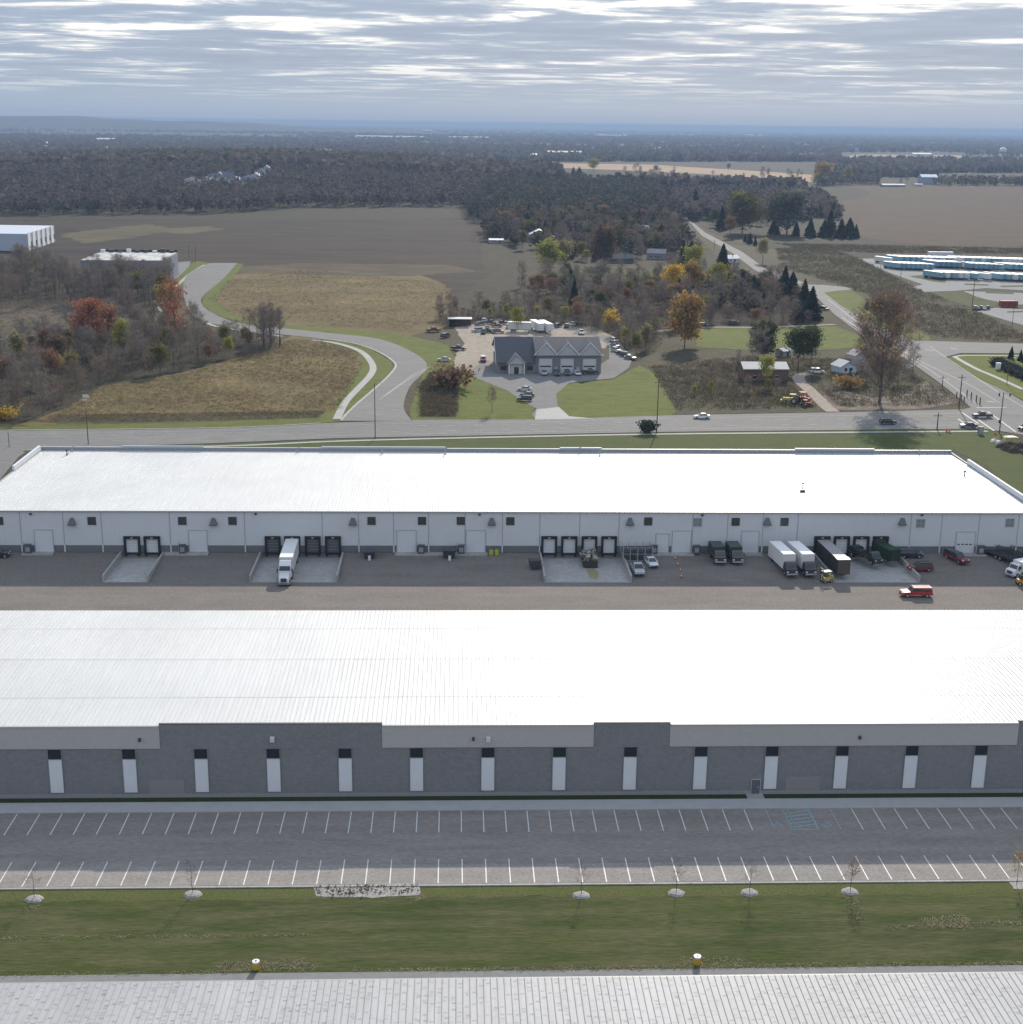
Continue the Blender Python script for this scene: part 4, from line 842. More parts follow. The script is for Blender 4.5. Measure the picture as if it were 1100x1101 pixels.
LEAF = {k: tintmat(k+'_leaves', c, .12, .35) for k, c in dict(yellow=(.52, .36, .05), orange=(.34, .22, .075), rust=(.24, .145, .09), red=(.34, .145, .085), olive=(.16, .15, .05), yellowgreen=(.30, .29, .06),
        green=(.06, .075, .03), brown=(.17, .115, .08), pale=(.27, .24, .12), silver=(.15, .16, .13)).items()}
SPRUCE = tintmat('spruce_needles', (.030, .046, .032), .15); SPRUCEB = tintmat('grey_green_needles', (.05, .065, .055), .15)

def unit(n):
    a = NR.normal(size=(n, 3)); return a/np.linalg.norm(a, axis=1)[:, None]
def quads(C, A, B, tint):
    n = len(C); V = np.stack([C-A-B, C+A-B, C+A+B, C-A+B], 1).reshape(-1, 3); Q = np.arange(4*n).reshape(n, 4)
    return V, Q, np.repeat(tint, 4, 0)
def ribbon(P, Dv, ln, w, tint):
    s = np.cross(Dv, unit(len(P))); s /= np.linalg.norm(s, axis=1)[:, None]+1e-9
    A = s*w[:, None]/2; B = Dv*ln[:, None]/2; return quads(P+B, A, B, tint)
def skeleton(h, spread, nl, seed, low=.25, rt=None):
    """trunk and limbs; returns builder and the points twigs start from"""
    rs = random.Random(seed); mb = MB(); tips = []; rt = rt or h*.016
    pts = [Vector((0, 0, 0))]
    for k in range(1, 6): pts.append(Vector((rs.uniform(-.02, .02)*h*k/3, rs.uniform(-.02, .02)*h*k/3, h*.9*k/5)))
    for k in range(5): mb.tube(pts[k], pts[k+1], rt*(1-k*.18), rt*(1-(k+1)*.18)+.01, 6)
    for i in range(nl):
        f = low+(.92-low)*((i+rs.random())/nl); k = min(4, int(f*h/(h*.9)*5)); t = f/.9*5-k; b = pts[k].lerp(pts[k+1], max(0, min(1, t)))
        a = i*2.4+rs.uniform(-.4, .4); prof = math.sqrt(max(.06, 1-((f-.45)/.6)**2)); ln = spread*prof*rs.uniform(.75, 1.1)
        up = rs.uniform(.45, .9)+f*.5; d = Vector((cos(a), sin(a), up)).normalized(); m = b+d*ln*.5; e = m+(d+Vector((rs.uniform(-.3, .3), rs.uniform(-.3, .3), .25))).normalized()*ln*.6
        r = rt*.38*(1.1-f); mb.tube(b, m, r, r*.6, 3); mb.tube(m, e, r*.6, .02, 3); tips += [m, e, m.lerp(e, .5)]
        for j in range(3):
            q = b.lerp(e, rs.uniform(.3, .9)); dd = Vector((rs.uniform(-1, 1), rs.uniform(-1, 1), rs.uniform(.1, 1.2))).normalized(); z = q+dd*ln*rs.uniform(.3, .55)
            mb.tube(q, z, r*.4, .015, 3); tips += [z, q.lerp(z, .6)]
    tips += pts[4:]
    return mb, np.array([tuple(t) for t in tips])
def twigs(T, n, h, w=.05, L0=1.6):
    P = T[NR.randint(len(T), size=n)]+NR.normal(size=(n, 3))*h*.018
    D = unit(n); D[:, 2] = np.abs(D[:, 2])*.9+.2; D /= np.linalg.norm(D, axis=1)[:, None]
    g = NR.uniform(.65, 1.3, n)[:, None]*np.ones((n, 3)); return ribbon(P, D, NR.uniform(.5, 1, n)*L0, NR.uniform(.6, 1.2, n)*w, g)
def cat(*vq):
    V = []; Q = []; T = []; b = 0
    for v, q, t in vq: V.append(v); Q.append(q+b); T.append(t); b += len(v)
    return np.concatenate(V), np.concatenate(Q), np.concatenate(T)
def leaves(T, per, spread, size, var=.28):
    n = len(T)*per; cg = NR.uniform(1-var, 1+var, len(T)); hue = NR.normal(size=(len(T), 3))*.07
    i = np.repeat(np.arange(len(T)), per); P = T[i]+NR.normal(size=(n, 3))*spread*np.array([1, 1, .7])
    A = unit(n); B = np.cross(A, unit(n)); B /= np.linalg.norm(B, axis=1)[:, None]; s = NR.uniform(.5, 1.1, n)[:, None]*size/2
    return quads(P, A*s, B*s*.8, (cg[i]*NR.uniform(.8, 1.2, n))[:, None]+hue[i])
PROTO = {}
def hide(o):   # prototypes live as plain mesh data, not in the scene
    me = o.data; bpy.data.objects.remove(o); return me
def make_bare(key, h, sp, nl, n, seed, w=.05, low=.25, L0=1.6):
    mb, T = skeleton(h, sp, nl, seed, low); tr = hide(mb.build('trunk', BARK)); T = T[T[:, 2] > h*.22]
    V, Q, t = twigs(T, n, h, w, L0); PROTO[key] = (tr, hide(np_mesh('crown', V, Q, TWIG, t)), h)
def make_leafy(key, h, sp, nl, per, seed, size=.5, low=.3, sl=.85, keep=.8):
    mb, T = skeleton(h, sp, nl, seed, low); tr = hide(mb.build('trunk', BARK)); T = T[T[:, 2] > h*.25]
    K = T[NR.rand(len(T)) < keep]
    V, Q, t = cat(leaves(K, per, sl, size), twigs(T, 250, h)); PROTO[key] = (tr, hide(np_mesh('crown', V, Q, LEAF['olive'], t)), h)
def make_conifer(key, h, r, n, seed):
    mb = MB(); mb.tube((0, 0, 0), (0, 0, h*.95), h*.014, .03, 5); tr = hide(mb.build('trunk', BARK))
    f = NR.rand(n)**.75; lv = np.round(f*16)/16+NR.normal(size=n)*.012; z = h*(.06+.94*np.clip(lv, 0, 1)); a = NR.uniform(0, 2*PI, n); R = r*(1-lv)**.85*(1+.16*np.sin(a*5+lv*40))
    d = np.clip(NR.rand(n)**.5, .25, 1)*np.clip(R, .12, None)
    P = np.stack([d*np.cos(a), d*np.sin(a), z-d*.28], 1); A = np.stack([np.cos(a), np.sin(a), -.35*np.ones(n)], 1); B = np.cross(A, unit(n)); B /= np.linalg.norm(B, axis=1)[:, None]
    s = (.25+.5*(1-lv))[:, None]*NR.uniform(.6, 1.2, n)[:, None]*r*.32
    V, Q, t = quads(P, A*s, B*s*.42, NR.uniform(.6, 1.5, n)[:, None]*np.ones((n, 3))); PROTO[key] = (tr, hide(np_mesh('crown', V, Q, SPRUCE, t)), h)
def make_shrub(key, h, r, n, leaf, seed):
    mb = MB(); rs = random.Random(seed); T = []
    for i in range(12):
        a = rs.uniform(0, 6.28); q = Vector((cos(a)*rs.uniform(.1, r*.8), sin(a)*rs.uniform(.1, r*.8), h*rs.uniform(.5, .85))); mb.tube((cos(a)*.1, sin(a)*.1, 0), q, .05, .015, 3); T += [tuple(q), tuple(q*.7), tuple(q*.5)]
    T = np.array(T); st = hide(mb.build('stem', BARK))
    V, Q, t = cat(twigs(T, n, h*2, .045, h*.4), leaves(T, leaf, h*.17, .32)) if leaf else twigs(T, n, h*2, .045, h*.4)
    PROTO[key] = (st, hide(np_mesh('foliage', V, Q, TWIG, t)), h)
for k in range(5): make_bare('bare%d' % k, 14, 4.2+.5*(k % 3), 16, 1300, k+1, .055, .18 if k % 2 else .3)
make_bare('tall0', 15, 2.8, 14, 700, 31, .05, .35); make_bare('tall1', 15, 2.4, 13, 600, 32, .05, .4)
make_bare('thicket0', 6, 3.6, 12, 1100, 41, .05, .06, 1.2); make_bare('thicket1', 5, 3.4, 12, 1000, 42, .05, .05, 1.2)
for k in range(3): make_leafy('leafy%d' % k, 12, 4.6, 15, 17, 50+k, .55)
make_leafy('round', 10, 4.6, 18, 30, 61, .5, .12, .75, 1); make_leafy('sparse', 14, 4, 15, 6, 63, .5, .3, .8, .7)
for k in range(3): make_conifer('spruce%d' % k, 12, 3.1+.3*k, 1500, k)
make_shrub('shrub0', 2.4, 1.9, 350, 0, 1); make_shrub('shrub1', 2.0, 2.0, 250, 8, 2); make_shrub('shrub2', 1.5, 1.3, 120, 14, 3)
NT = [0]
def plant(key, x, y, h, m=None, name='bare_tree', lab=None, cat_='tree', group=None, wide=1, rz=None):
    tr, cr, ph = PROTO[key]; s = h/ph; t = empty(name, (x, y, -.03), random.uniform(0, 6.28) if rz is None else rz, lab, cat_, group); t.scale = (s*wide, s*wide, s)
    a = bpy.data.objects.new(tr.name.split('.')[0], tr); COL.objects.link(a); a.parent = t
    b = bpy.data.objects.new(cr.name.split('.')[0], cr); COL.objects.link(b); b.parent = t
    if m: b.material_slots[0].link = 'OBJECT'; b.material_slots[0].material = m
    NT[0] += 1; return t
def inside(p, poly):
    x, y = p; c = False; j = len(poly)-1
    for i in range(len(poly)):
        xi, yi = poly[i]; xj, yj = poly[j]
        if (yi > y) != (yj > y) and x < (xj-xi)*(y-yi)/(yj-yi)+xi: c = not c
        j = i
    return c
HAV = [(Vector(G(580, 260)), 12), (Vector(G(535, 262)), 7), (Vector(G(691, 253)), 6), (Vector(G(668, 283)), 9), (Vector(G(705, 279)), 7), (Vector(G(788, 283)), 6)]
def zone(px, n, mind, mix, where, group, avoid=()):
    """individual trees spread over a patch of ground"""
    P = [G(*p) for p in px]; xs = [p[0] for p in P]; ys = [p[1] for p in P]; k = 0; tries = 0; here = []
    tot = sum(m[0] for m in mix)
    while k < n and tries < n*60:
        tries += 1; p = (random.uniform(min(xs), max(xs)), random.uniform(min(ys), max(ys)))
        if any(abs(p[0]-q.x) < w_ and q.y-48 < p[1] < q.y+16 for q, w_ in HAV): continue
        if not inside(p, P) or any((p[0]-q[0])**2+(p[1]-q[1])**2 < mind*mind for q in here): continue
        here.append(p); r = random.random()*tot
        for m in mix:
            r -= m[0]
            if r <= 0: break
        _, keys, hs, mt, name, adj = m
        plant(random.choice(keys), p[0], p[1], random.uniform(*hs), mt, name, adj+' '+where, 'shrub' if 'shrub' in name else 'tree', group, random.uniform(.85, 1.15)); k += 1
BK = ['bare0', 'bare1', 'bare2', 'bare3', 'bare4']; TK = ['tall0', 'tall1']; LK = ['leafy0', 'leafy1', 'leafy2']; SK = ['spruce0', 'spruce1', 'spruce2']; HK = ['thicket0', 'thicket1']
def mix(hb=(10, 14), bare=5, brown=2, thick=2, olive=1, rust=.4, yel=.2, con=0, green=0, tall=0):
    return [m for m in [(bare, BK, hb, TWIG, 'bare_tree', 'bare grey tree'), (brown, BK, (hb[0]*.8, hb[1]*.9), TWIGB, 'bare_tree', 'bare brownish tree'), (thick, HK, (hb[0]*.4, hb[0]*.65), TWIGB, 'tall_shrub', 'bushy leafless shrub'),
            (olive, LK, (hb[0]*.6, hb[1]*.8), LEAF['olive'], 'leafy_tree', 'olive green leafy tree'), (rust, LK, (hb[0]*.6, hb[1]*.8), LEAF['rust'], 'leafy_tree', 'rust brown leafy tree'), (yel, LK, (hb[0]*.5, hb[1]*.7), LEAF['yellowgreen'], 'leafy_tree', 'yellow green leafy tree'),
            (con, SK, (hb[0]*.8, hb[1]*1.05), SPRUCE, 'spruce_tree', 'dark green spruce'), (green, LK, (hb[0]*.7, hb[1]*.9), LEAF['green'], 'leafy_tree', 'dark green leafy tree'), (tall, TK, (hb[0], hb[1]*1.15), TWIG, 'bare_tree', 'slim tall bare tree')] if m[0]]
zone([(0, 452), (0, 388), (50, 372), (75, 356), (125, 356), (175, 348), (205, 356), (240, 366), (285, 374), (282, 380), (200, 398), (110, 413), (68, 438), (35, 454)], 150, 2.4, mix((8.5, 13), 3, 2, 5, .9, .5, .6), 'in the near wood left of the dry field', 'trees of the near left wood')
zone([(0, 330), (0, 297), (60, 292), (78, 314), (180, 316), (188, 326), (150, 338), (85, 332), (60, 330)], 92, 3, mix((12, 16), 4, 1, 2, .15, .1, .1, tall=3), 'in the dark wood before the flat white-roofed building', 'trees of the wood before the white-roofed building')
zone([(84, 312), (100, 307), (180, 307), (192, 316), (180, 322), (90, 322)], 34, 2.4, mix((12, 15.5), 3, 1, 1, 0, 0, 0, tall=5), 'right in front of the flat white-roofed building', 'trees right before the white-roofed building')
zone([(256, 374), (262, 362), (300, 366), (304, 374), (285, 378)], 10, 2.4, mix((11, 14), 3, 2, 2, 0, 0, .3, tall=2), 'in the small clump against the winding road', 'trees of the clump by the winding road')
zone([(470, 352), (472, 338), (530, 338), (560, 332), (640, 344), (655, 355), (640, 358), (600, 346), (540, 342), (505, 344), (480, 354)], 50, 2.6, mix((8, 11), 3, 2, 6, .3, .2, .5), 'in the thicket behind the gravel yard', 'trees of the thicket behind the gravel yard')
zone([(662, 372), (655, 356), (645, 344), (700, 334), (780, 338), (872, 346), (868, 351), (760, 351), (712, 360), (700, 384), (684, 386)], 60, 3, mix((9, 13), 3, 2, 5, .7, .4, .4), 'in the wood right of the garage', 'trees of the wood right of the garage')
zone([(560, 308), (600, 304), (650, 308), (720, 302), (800, 302), (856, 318), (876, 338), (860, 343), (780, 336), (700, 332), (640, 342), (560, 330)], 140, 3.2, mix((10, 14.5), 3, 2, 4, 1, .8, .5, con=.35, green=.8), 'in the mixed wood between garage and country road', 'trees of the mixed wood by the country road')
zone([(520, 234), (700, 234), (720, 242), (742, 262), (760, 285), (722, 298), (712, 284), (620, 282), (590, 280), (560, 270), (520, 262)], 185, 5, mix((12.5, 17), 2, 1.2, 3.4, 1.9, .7, .3, con=1.3, green=1.8), 'in the wood beyond the back lawn', 'trees of the wood beyond the back lawn')
zone([(735, 236), (760, 226), (890, 222), (915, 236), (880, 247), (840, 245), (780, 247)], 60, 8, mix((13, 17), 4, 2, 1, .8, .3, .1, con=.8, green=.5), 'in the wood right of the country road', 'trees of the wood right of the country road')
zone([(800, 372), (900, 374), (900, 384), (960, 392), (975, 400), (930, 408), (860, 392), (800, 380)], 14, 4, mix((4, 6), 2, 1, 6, .5), 'in the scrub around the old barn', 'shrubs around the old barn')
zone([(800, 414), (846, 412), (850, 424), (800, 430), (740, 432), (730, 405), (795, 392)], 20, 4, mix((4, 5.5), 1, 1, 7, .6, 0, .4), 'on the rough ground before the old barn', 'shrubs before the old barn')
def one(key, px, py, top, m, name, lab, cat_='tree', wide=1):
    x, y = G(px, py); d = f0 + RT*((px-550)/F) - UP*((top-550.5)/F); z = H+d.z*(y/d.y); return plant(key, x, y, z, m, name, lab, cat_, None, wide)
one('leafy0', 99, 385, 330, LEAF['red'], 'maple_tree', 'bright orange red maple, reddest tree of the near left wood', wide=.9)
one('leafy1', 120, 380, 336, LEAF['rust'], 'maple_tree', 'rusty maple just right of the reddest tree in the left wood', wide=.8)
one('sparse', 190, 378, 304, LEAF['red'], 'maple_tree', 'tall thin-leaved orange red tree beside the bend of the winding road', wide=.8)
one('leafy2', 181, 352, 310, LEAF['orange'], 'maple_tree', 'orange tree behind the tall orange red one at the road bend', wide=.8)
one('leafy1', 132, 388, 350, LEAF['yellowgreen'], 'leafy_tree', 'bright yellow green tree in the middle of the left wood', wide=.8)
one('leafy2', 63, 398, 364, LEAF['brown'], 'leafy_tree', 'tan leafy tree left of the orange red maple')
one('leafy1', 20, 395, 362, LEAF['pale'], 'leafy_tree', 'pale olive tree near the left edge of the photo')
one('shrub1', 3, 452, 438, LEAF['yellow'], 'shrub', 'golden shrub at the left edge above the main road', 'shrub', 1.4)
one('tall0', 291, 374, 326, TWIG, 'bare_tree', 'slim bare tree standing apart at the right of the road clump')
one('tall1', 301, 374, 330, TWIG, 'bare_tree', 'slimmest bare tree at the far right of the road clump')
one('leafy0', 724, 325, 290, LEAF['yellow'], 'leafy_tree', 'glowing yellow tree left of the orange one in the middle wood', wide=1)
one('leafy1', 744, 322, 286, LEAF['orange'], 'leafy_tree', 'golden orange tree against the glowing yellow one', wide=1.1)
one('leafy2', 726, 335, 308, LEAF['rust'], 'leafy_tree', 'rust tinted tree below the yellow tree of the middle wood', wide=1)
one('round', 736, 373, 328, LEAF['orange'], 'leafy_tree', 'round orange tree at the left end of the gravel lane', wide=1)
one('leafy1', 590, 302, 264, LEAF['yellowgreen'], 'willow_tree', 'spreading yellow green tree left of the back lawn', wide=1.25)
one('leafy2', 606, 296, 262, LEAF['pale'], 'leafy_tree', 'tan topped tree behind the spreading yellow green one', wide=.8)
one('round', 650, 286, 252, LEAF['brown'], 'leafy_tree', 'round brown tree at the left end of the back lawn', wide=1)
one('leafy0', 556, 358, 334, LEAF['yellowgreen'], 'leafy_tree', 'small yellow green tree left of the spruce behind the yard', wide=.8)
one('shrub1', 658, 352, 333, LEAF['yellow'], 'leafy_tree', 'small golden tree behind the right end of the garage', wide=.8)
one('leafy1', 694, 376, 352, LEAF['pale'], 'leafy_tree', 'tan and gold tree right of the curved garage driveway', wide=.9)
one('leafy0', 772, 318, 288, LEAF['yellowgreen'], 'leafy_tree', 'yellow green tree left of the spruces by the country road', wide=.9)
one('leafy2', 745, 300, 268, LEAF['yellowgreen'], 'leafy_tree', 'yellow green tree behind the glowing yellow and orange pair', wide=1)
for k, (a, b, c, w) in enumerate(((617, 335, 298, .7), (776, 306, 262, 1), (797, 330, 292, .9), (809, 334, 296, .9), (843, 320, 286, 1), (851, 326, 292, 1.1), (864, 334, 300, 1.1), (872, 344, 308, 1.15), (858, 346, 318, 1.1), (790, 322, 296, 1), (765, 330, 300, .9))):
    one(SK[k % 3], a, b, c, SPRUCE, 'spruce_tree', ['lone dark spruce behind the white containers', 'pointed spruce beside the white-roofed house by the road', 'spruce in the middle of the mixed wood', 'spruce just right of the middle one in the mixed wood', 'leftmost spruce of the group by the road junction', 'second spruce from the left by the road junction',
        'third spruce from the left by the road junction', 'rightmost and fullest spruce by the road junction', 'lowest spruce by the road junction', 'small spruce under the pointed one', 'half-hidden spruce right of the yellow tree'][k], wide=w)
for k, (a, b, c, w) in enumerate(((747, 232, 203, 1), (776, 247, 222, 1.1), (832, 252, 235, 1.3), (856, 254, 238, 1.2), (871, 255, 235, 1.3), (886, 255, 236, 1.3), (892, 255, 225, 1.1), (904, 256, 235, 1.3), (913, 256, 234, 1.3), (920, 256, 241, 1.2), (863, 236, 208, 1.2))):
    one(SK[k % 3], a, b, c, SPRUCE, 'spruce_tree', ['dark spruce left of the country road far off', 'dark spruce left of the big olive tree beyond the road', 'broad spruce under the silver willow', 'second broad spruce of the row left of the ploughed field', 'third broad spruce of the row left of the ploughed field',
        'fourth broad spruce of the row left of the ploughed field', 'tallest spruce of the row left of the ploughed field', 'sixth spruce of the row left of the ploughed field', 'seventh spruce of the row left of the ploughed field', 'rightmost small spruce of the row by the ploughed field', 'tall spruce behind the silver willow'][k], wide=w)
one('round', 798, 251, 216, LEAF['olive'], 'leafy_tree', 'big rounded olive tree right of the country road', wide=1.3)
one('leafy0', 785, 256, 236, LEAF['rust'], 'leafy_tree', 'small rust tree before the big rounded olive tree', wide=.9)
one('round', 846, 252, 214, LEAF['silver'], 'willow_tree', 'broad silver grey willow left of the spruce row', wide=1.5)
one('leafy1', 820, 283, 260, LEAF['pale'], 'leafy_tree', 'lone pale olive tree on the verge left of the embankment', wide=1)
one('leafy2', 885, 198, 177, LEAF['orange'], 'leafy_tree', 'orange tree at the head of the ploughed field', wide=1.4)
one('leafy2', 878, 198, 188, LEAF['yellow'], 'leafy_tree', 'small yellow tree left of the orange one at the field head', wide=1.4)
one('leafy1', 912, 198, 182, LEAF['pale'], 'leafy_tree', 'pale tree right of the orange one at the field head', wide=1)
one('leafy2', 638, 186, 172, LEAF['yellowgreen'], 'leafy_tree', 'pale green tree on the edge of the tan stubble', wide=1.4)
one('thicket0', 814, 392, 362, TWIG, 'shrub', 'tangled dark shrub left behind the barn', 'shrub')
one('round', 820, 386, 354, LEAF['green'], 'evergreen_tree', 'dense dark green tree right behind the old barn', wide=1.1)
one('leafy0', 858, 398, 360, LEAF['green'], 'evergreen_tree', 'dark green tree between barn and white minivan', wide=1.15)
one('leafy2', 871, 397, 356, LEAF['green'], 'evergreen_tree', 'dark leaning tree right of the one by the barn', wide=.8)
one('leafy2', 823, 416, 386, LEAF['yellowgreen'], 'leafy_tree', 'small tree of orange and green leaves right before the barn roof', wide=.8)
one('shrub1', 913, 418, 404, LEAF['orange'], 'shrub', 'orange brown shrub before the pale blue house', 'shrub', 1.3)
one('bare2', 529, 444, 419, TWIGB, 'bare_tree', 'small bare tree alone on the garage lawn', wide=.8)
one('shrub1', 486, 417, 391, LEAF['rust'], 'shrub', 'round rust brown bush where the gravel yard meets the lawn', 'shrub', 1.1)
one('shrub0', 477, 416, 398, LEAF['brown'], 'shrub', 'brown bush left of the round rust one', 'shrub', 1.2)
one('shrub2', 696, 466, 452, SPRUCEB, 'shrub', 'small dark evergreen beside a pole on the main road verge', 'shrub', .9)
for k, (a, b, c) in enumerate(((1087, 386, 372), (1097, 388, 376), (1104, 390, 374))): one(SK[k], a, b, c, SPRUCE, 'spruce_tree', ['left', 'middle', 'right'][k]+' small spruce on the green corner plot right of the junction')
for k in range(12):
    a = 1070+(k//2)*6.4+(k % 2)*3; b = 394+(k//2)*3.0+(k % 2)*-3.6
    one('shrub2', a, b, b-7, SPRUCEB, 'shrub', 'clipped dark shrub in the double row on the green corner plot', 'shrub', 1.2)['group'] = 'shrubs of the double row'
for k, (a, b, c) in enumerate(((932, 332, 321), (938, 331, 322), (806, 262, 250), (812, 264, 254), (801, 260, 252))): one(SK[k % 3], a, b, c, SPRUCEB, 'juniper_tree', ['left of two small conifers on the embankment', 'right of two small conifers on the embankment', 'middle small conifer at the upper end of the embankment', 'right small conifer at the upper end of the embankment', 'left small conifer at the upper end of the embankment'][k])
# the big roadside tree
make_bare('giant', 30, 12.5, 34, 9000, 77, .075, .1, 2.8)
def giant():
    mb, T = skeleton(30, 12.5, 34, 77, .1); T = T[T[:, 2] > 15]; K = T[NR.rand(len(T)) < .5]
    V, Q, t = leaves(K, 14, 1.3, .55); t0 = one('giant', 945.5, 434, 329, TWIGB, 'big_tree', 'huge roadside tree with bare lower limbs and rust leaves on top', wide=1)
    o = np_mesh('leaves', V, Q, LEAF['brown'], t); o.parent = t0; o['label'] = 'thin rust leaves in the upper crown'
    o.data.materials[0] = tintmat('thin_rust_leaves', (.40, .25, .11), .05, .35)
giant()
one('thicket0', 965, 414, 392, TWIG, 'tall_shrub', 'leafless thicket right of the huge roadside tree', 'shrub', 1.3)
one('thicket1', 928, 412, 396, TWIG, 'tall_shrub', 'leafless thicket left of the huge roadside tree', 'shrub', 1.2)
one('bare1', 981, 402, 372, TWIG, 'bare_tree', 'bare tree at the kerb right of the huge roadside tree')

# stuff: brush and far woods, one object each -------------------------------
def pts_in(px, n, jitter_y=True):
    P = np.array([G(*p) for p in px]); lo, hi = P.min(0), P.max(0); out = np.zeros((0, 2)); X, Y = P[:, 0], P[:, 1]
    while len(out) < n:
        q = NR.uniform(lo, hi, (n*3, 2)); c = np.zeros(len(q), bool); j = len(P)-1
        for i in range(len(P)):
            k = ((Y[i] > q[:, 1]) != (Y[j] > q[:, 1])) & (q[:, 0] < (X[j]-X[i])*(q[:, 1]-Y[i])/(Y[j]-Y[i]+1e-9)+X[i]); c ^= k; j = i
        out = np.r_[out, q[c]]
    return out[:n]
def lowfreq(p, s, seed):
    r = np.random.RandomState(seed); v = np.zeros(len(p))
    for k in range(7):
        a = r.uniform(0, 6.28); f = s*r.uniform(.5, 2.2); v += np.sin((p[:, 0]*cos(a)+p[:, 1]*sin(a))*f+r.uniform(0, 6.28))
    return v/3
DRIVE = smooth_line([G(*p) for p in [(899, 446), (888, 437), (872, 421), (860, 410), (860, 404), (872, 402), (880, 402)]], 10)
def off_drive(p):
    ok = np.ones(len(p), bool)
    for q in DRIVE: ok &= np.hypot(p[:, 0]-q.x, p[:, 1]-q.y) > 3.6
    return ok
def brush(name, regions, hgt, size, cols, lab, m=7, wf=.3, gap=-.9):
    Vs = []
    for px, n in regions:
        p = pts_in(px, n); p = p[off_drive(p)]; k = lowfreq(p, .12, len(Vs)+3); p = p[k+NR.normal(size=len(p))*.9 > gap]; n = len(p); k2 = lowfreq(p, .05, len(Vs)+8)
        c = np.repeat(np.c_[p, np.zeros(n)], m, 0); N = n*m; hh = np.repeat(NR.uniform(.4, 1, n), m)*hgt
        c += np.c_[NR.normal(size=(N, 2))*size*1.3, NR.rand(N)*hh]
        D = unit(N); D[:, 2] = np.abs(D[:, 2])+.4; D /= np.linalg.norm(D, axis=1)[:, None]
        ci = np.repeat(((k2*1.3+NR.normal(size=n)*1.0+len(cols)/2).astype(int)) % len(cols), m); tint = np.array(cols)[ci]*NR.uniform(.75, 1.3, N)[:, None]
        Vs.append(ribbon(c, D, np.full(N, size)*NR.uniform(.5, 1.1, N), np.full(N, size*wf), tint))
    V, Q, t = cat(*Vs); o = np_mesh(name, V, Q, tintmat('brush_tint', (1, 1, 1), 0, .42), t); tag(o, lab, 'brush', None, 'stuff'); return o
BC = [(.10, .08, .055), (.13, .105, .07), (.075, .07, .045), (.085, .09, .04), (.16, .13, .09)]
brush('brush', [([(835, 268), (880, 264), (925, 279), (955, 295), (990, 313), (1030, 327), (1070, 345), (1100, 360), (1140, 372), (1000, 362), (960, 338), (930, 316), (880, 300), (840, 288)], 9000), ([(835, 262), (1120, 268), (1120, 274), (930, 272), (860, 268)], 5000)], 1.2, .6, BC, 'rough brown brush on the embankment beside the trailer lot')
brush('brush', [([(700, 395), (800, 384), (960, 388), (1040, 436), (900, 438), (728, 442)], 8000), ([(453, 448), (452, 416), (466, 400), (490, 402), (492, 420), (490, 448)], 2500), ([(748, 342), (690, 390), (640, 342), (560, 330), (620, 300), (780, 300), (870, 330), (870, 346)], 3000)], .9, .5, BC, 'weeds and scrub on the rough plots along the main road')
brush('dry_grass', [([(60, 446), (108, 416), (200, 402), (310, 366), (345, 366), (378, 378), (390, 392), (366, 440), (340, 446), (200, 450)], 11000), ([(225, 322), (245, 300), (330, 290), (480, 305), (490, 328), (440, 355), (330, 350), (258, 343)], 7000), ([(30, 455), (60, 446), (345, 443), (345, 449), (200, 453)], 2500), ([(0, 328), (55, 325), (78, 352), (0, 366)], 1500)], .4, .30, [(.17, .13, .07), (.12, .095, .055), (.21, .17, .10), (.11, .11, .045)], 'tufts of dry tan grass over the field slopes by the winding road')
0 and brush('dry_grass', [([(60, 262), (60, 242), (230, 234), (500, 228), (560, 246), (556, 300), (500, 320), (460, 300), (330, 284), (250, 284), (190, 288)], 14000)], .6, .7, [(.07, .056, .042), (.095, .075, .05), (.055, .045, .036)], 'tufts of dull brown grass over the wide dark field')
UC = [(.17, .14, .12), (.14, .12, .105), (.20, .16, .13), (.15, .14, .09), (.12, .10, .085)]
brush('dead_grass', [([(985, 988), (1035, 984), (1048, 992), (1040, 1000), (1000, 996)], 260), ([(905, 965), (925, 962), (928, 988), (920, 990), (915, 972)], 160), ([(950, 996), (1100, 990), (1100, 995), (950, 1000)], 260), ([(380, 1042.5), (640, 1040), (900, 1036), (1100, 1035), (1100, 1037.5), (640, 1043.5), (380, 1045)], 1500), ([(0, 1048), (260, 1044), (260, 1047.5), (0, 1051)], 300), ([(235, 1036), (330, 1032), (345, 1043), (230, 1046)], 420), ([(0, 1008), (330, 1004), (330, 1006), (0, 1011)], 260), ([(735, 1028), (815, 1032), (812, 1040), (735, 1040)], 260), ([(28, 974), (45, 974), (45, 980), (28, 980)], 40), ([(440, 965), (460, 963), (455, 968), (442, 969)], 40)], .05, .12, [(.36, .33, .22), (.44, .40, .30), (.22, .22, .11), (.30, .27, .17)], 'pale dead grass and dirt specks on the near lawn', 6, .5)
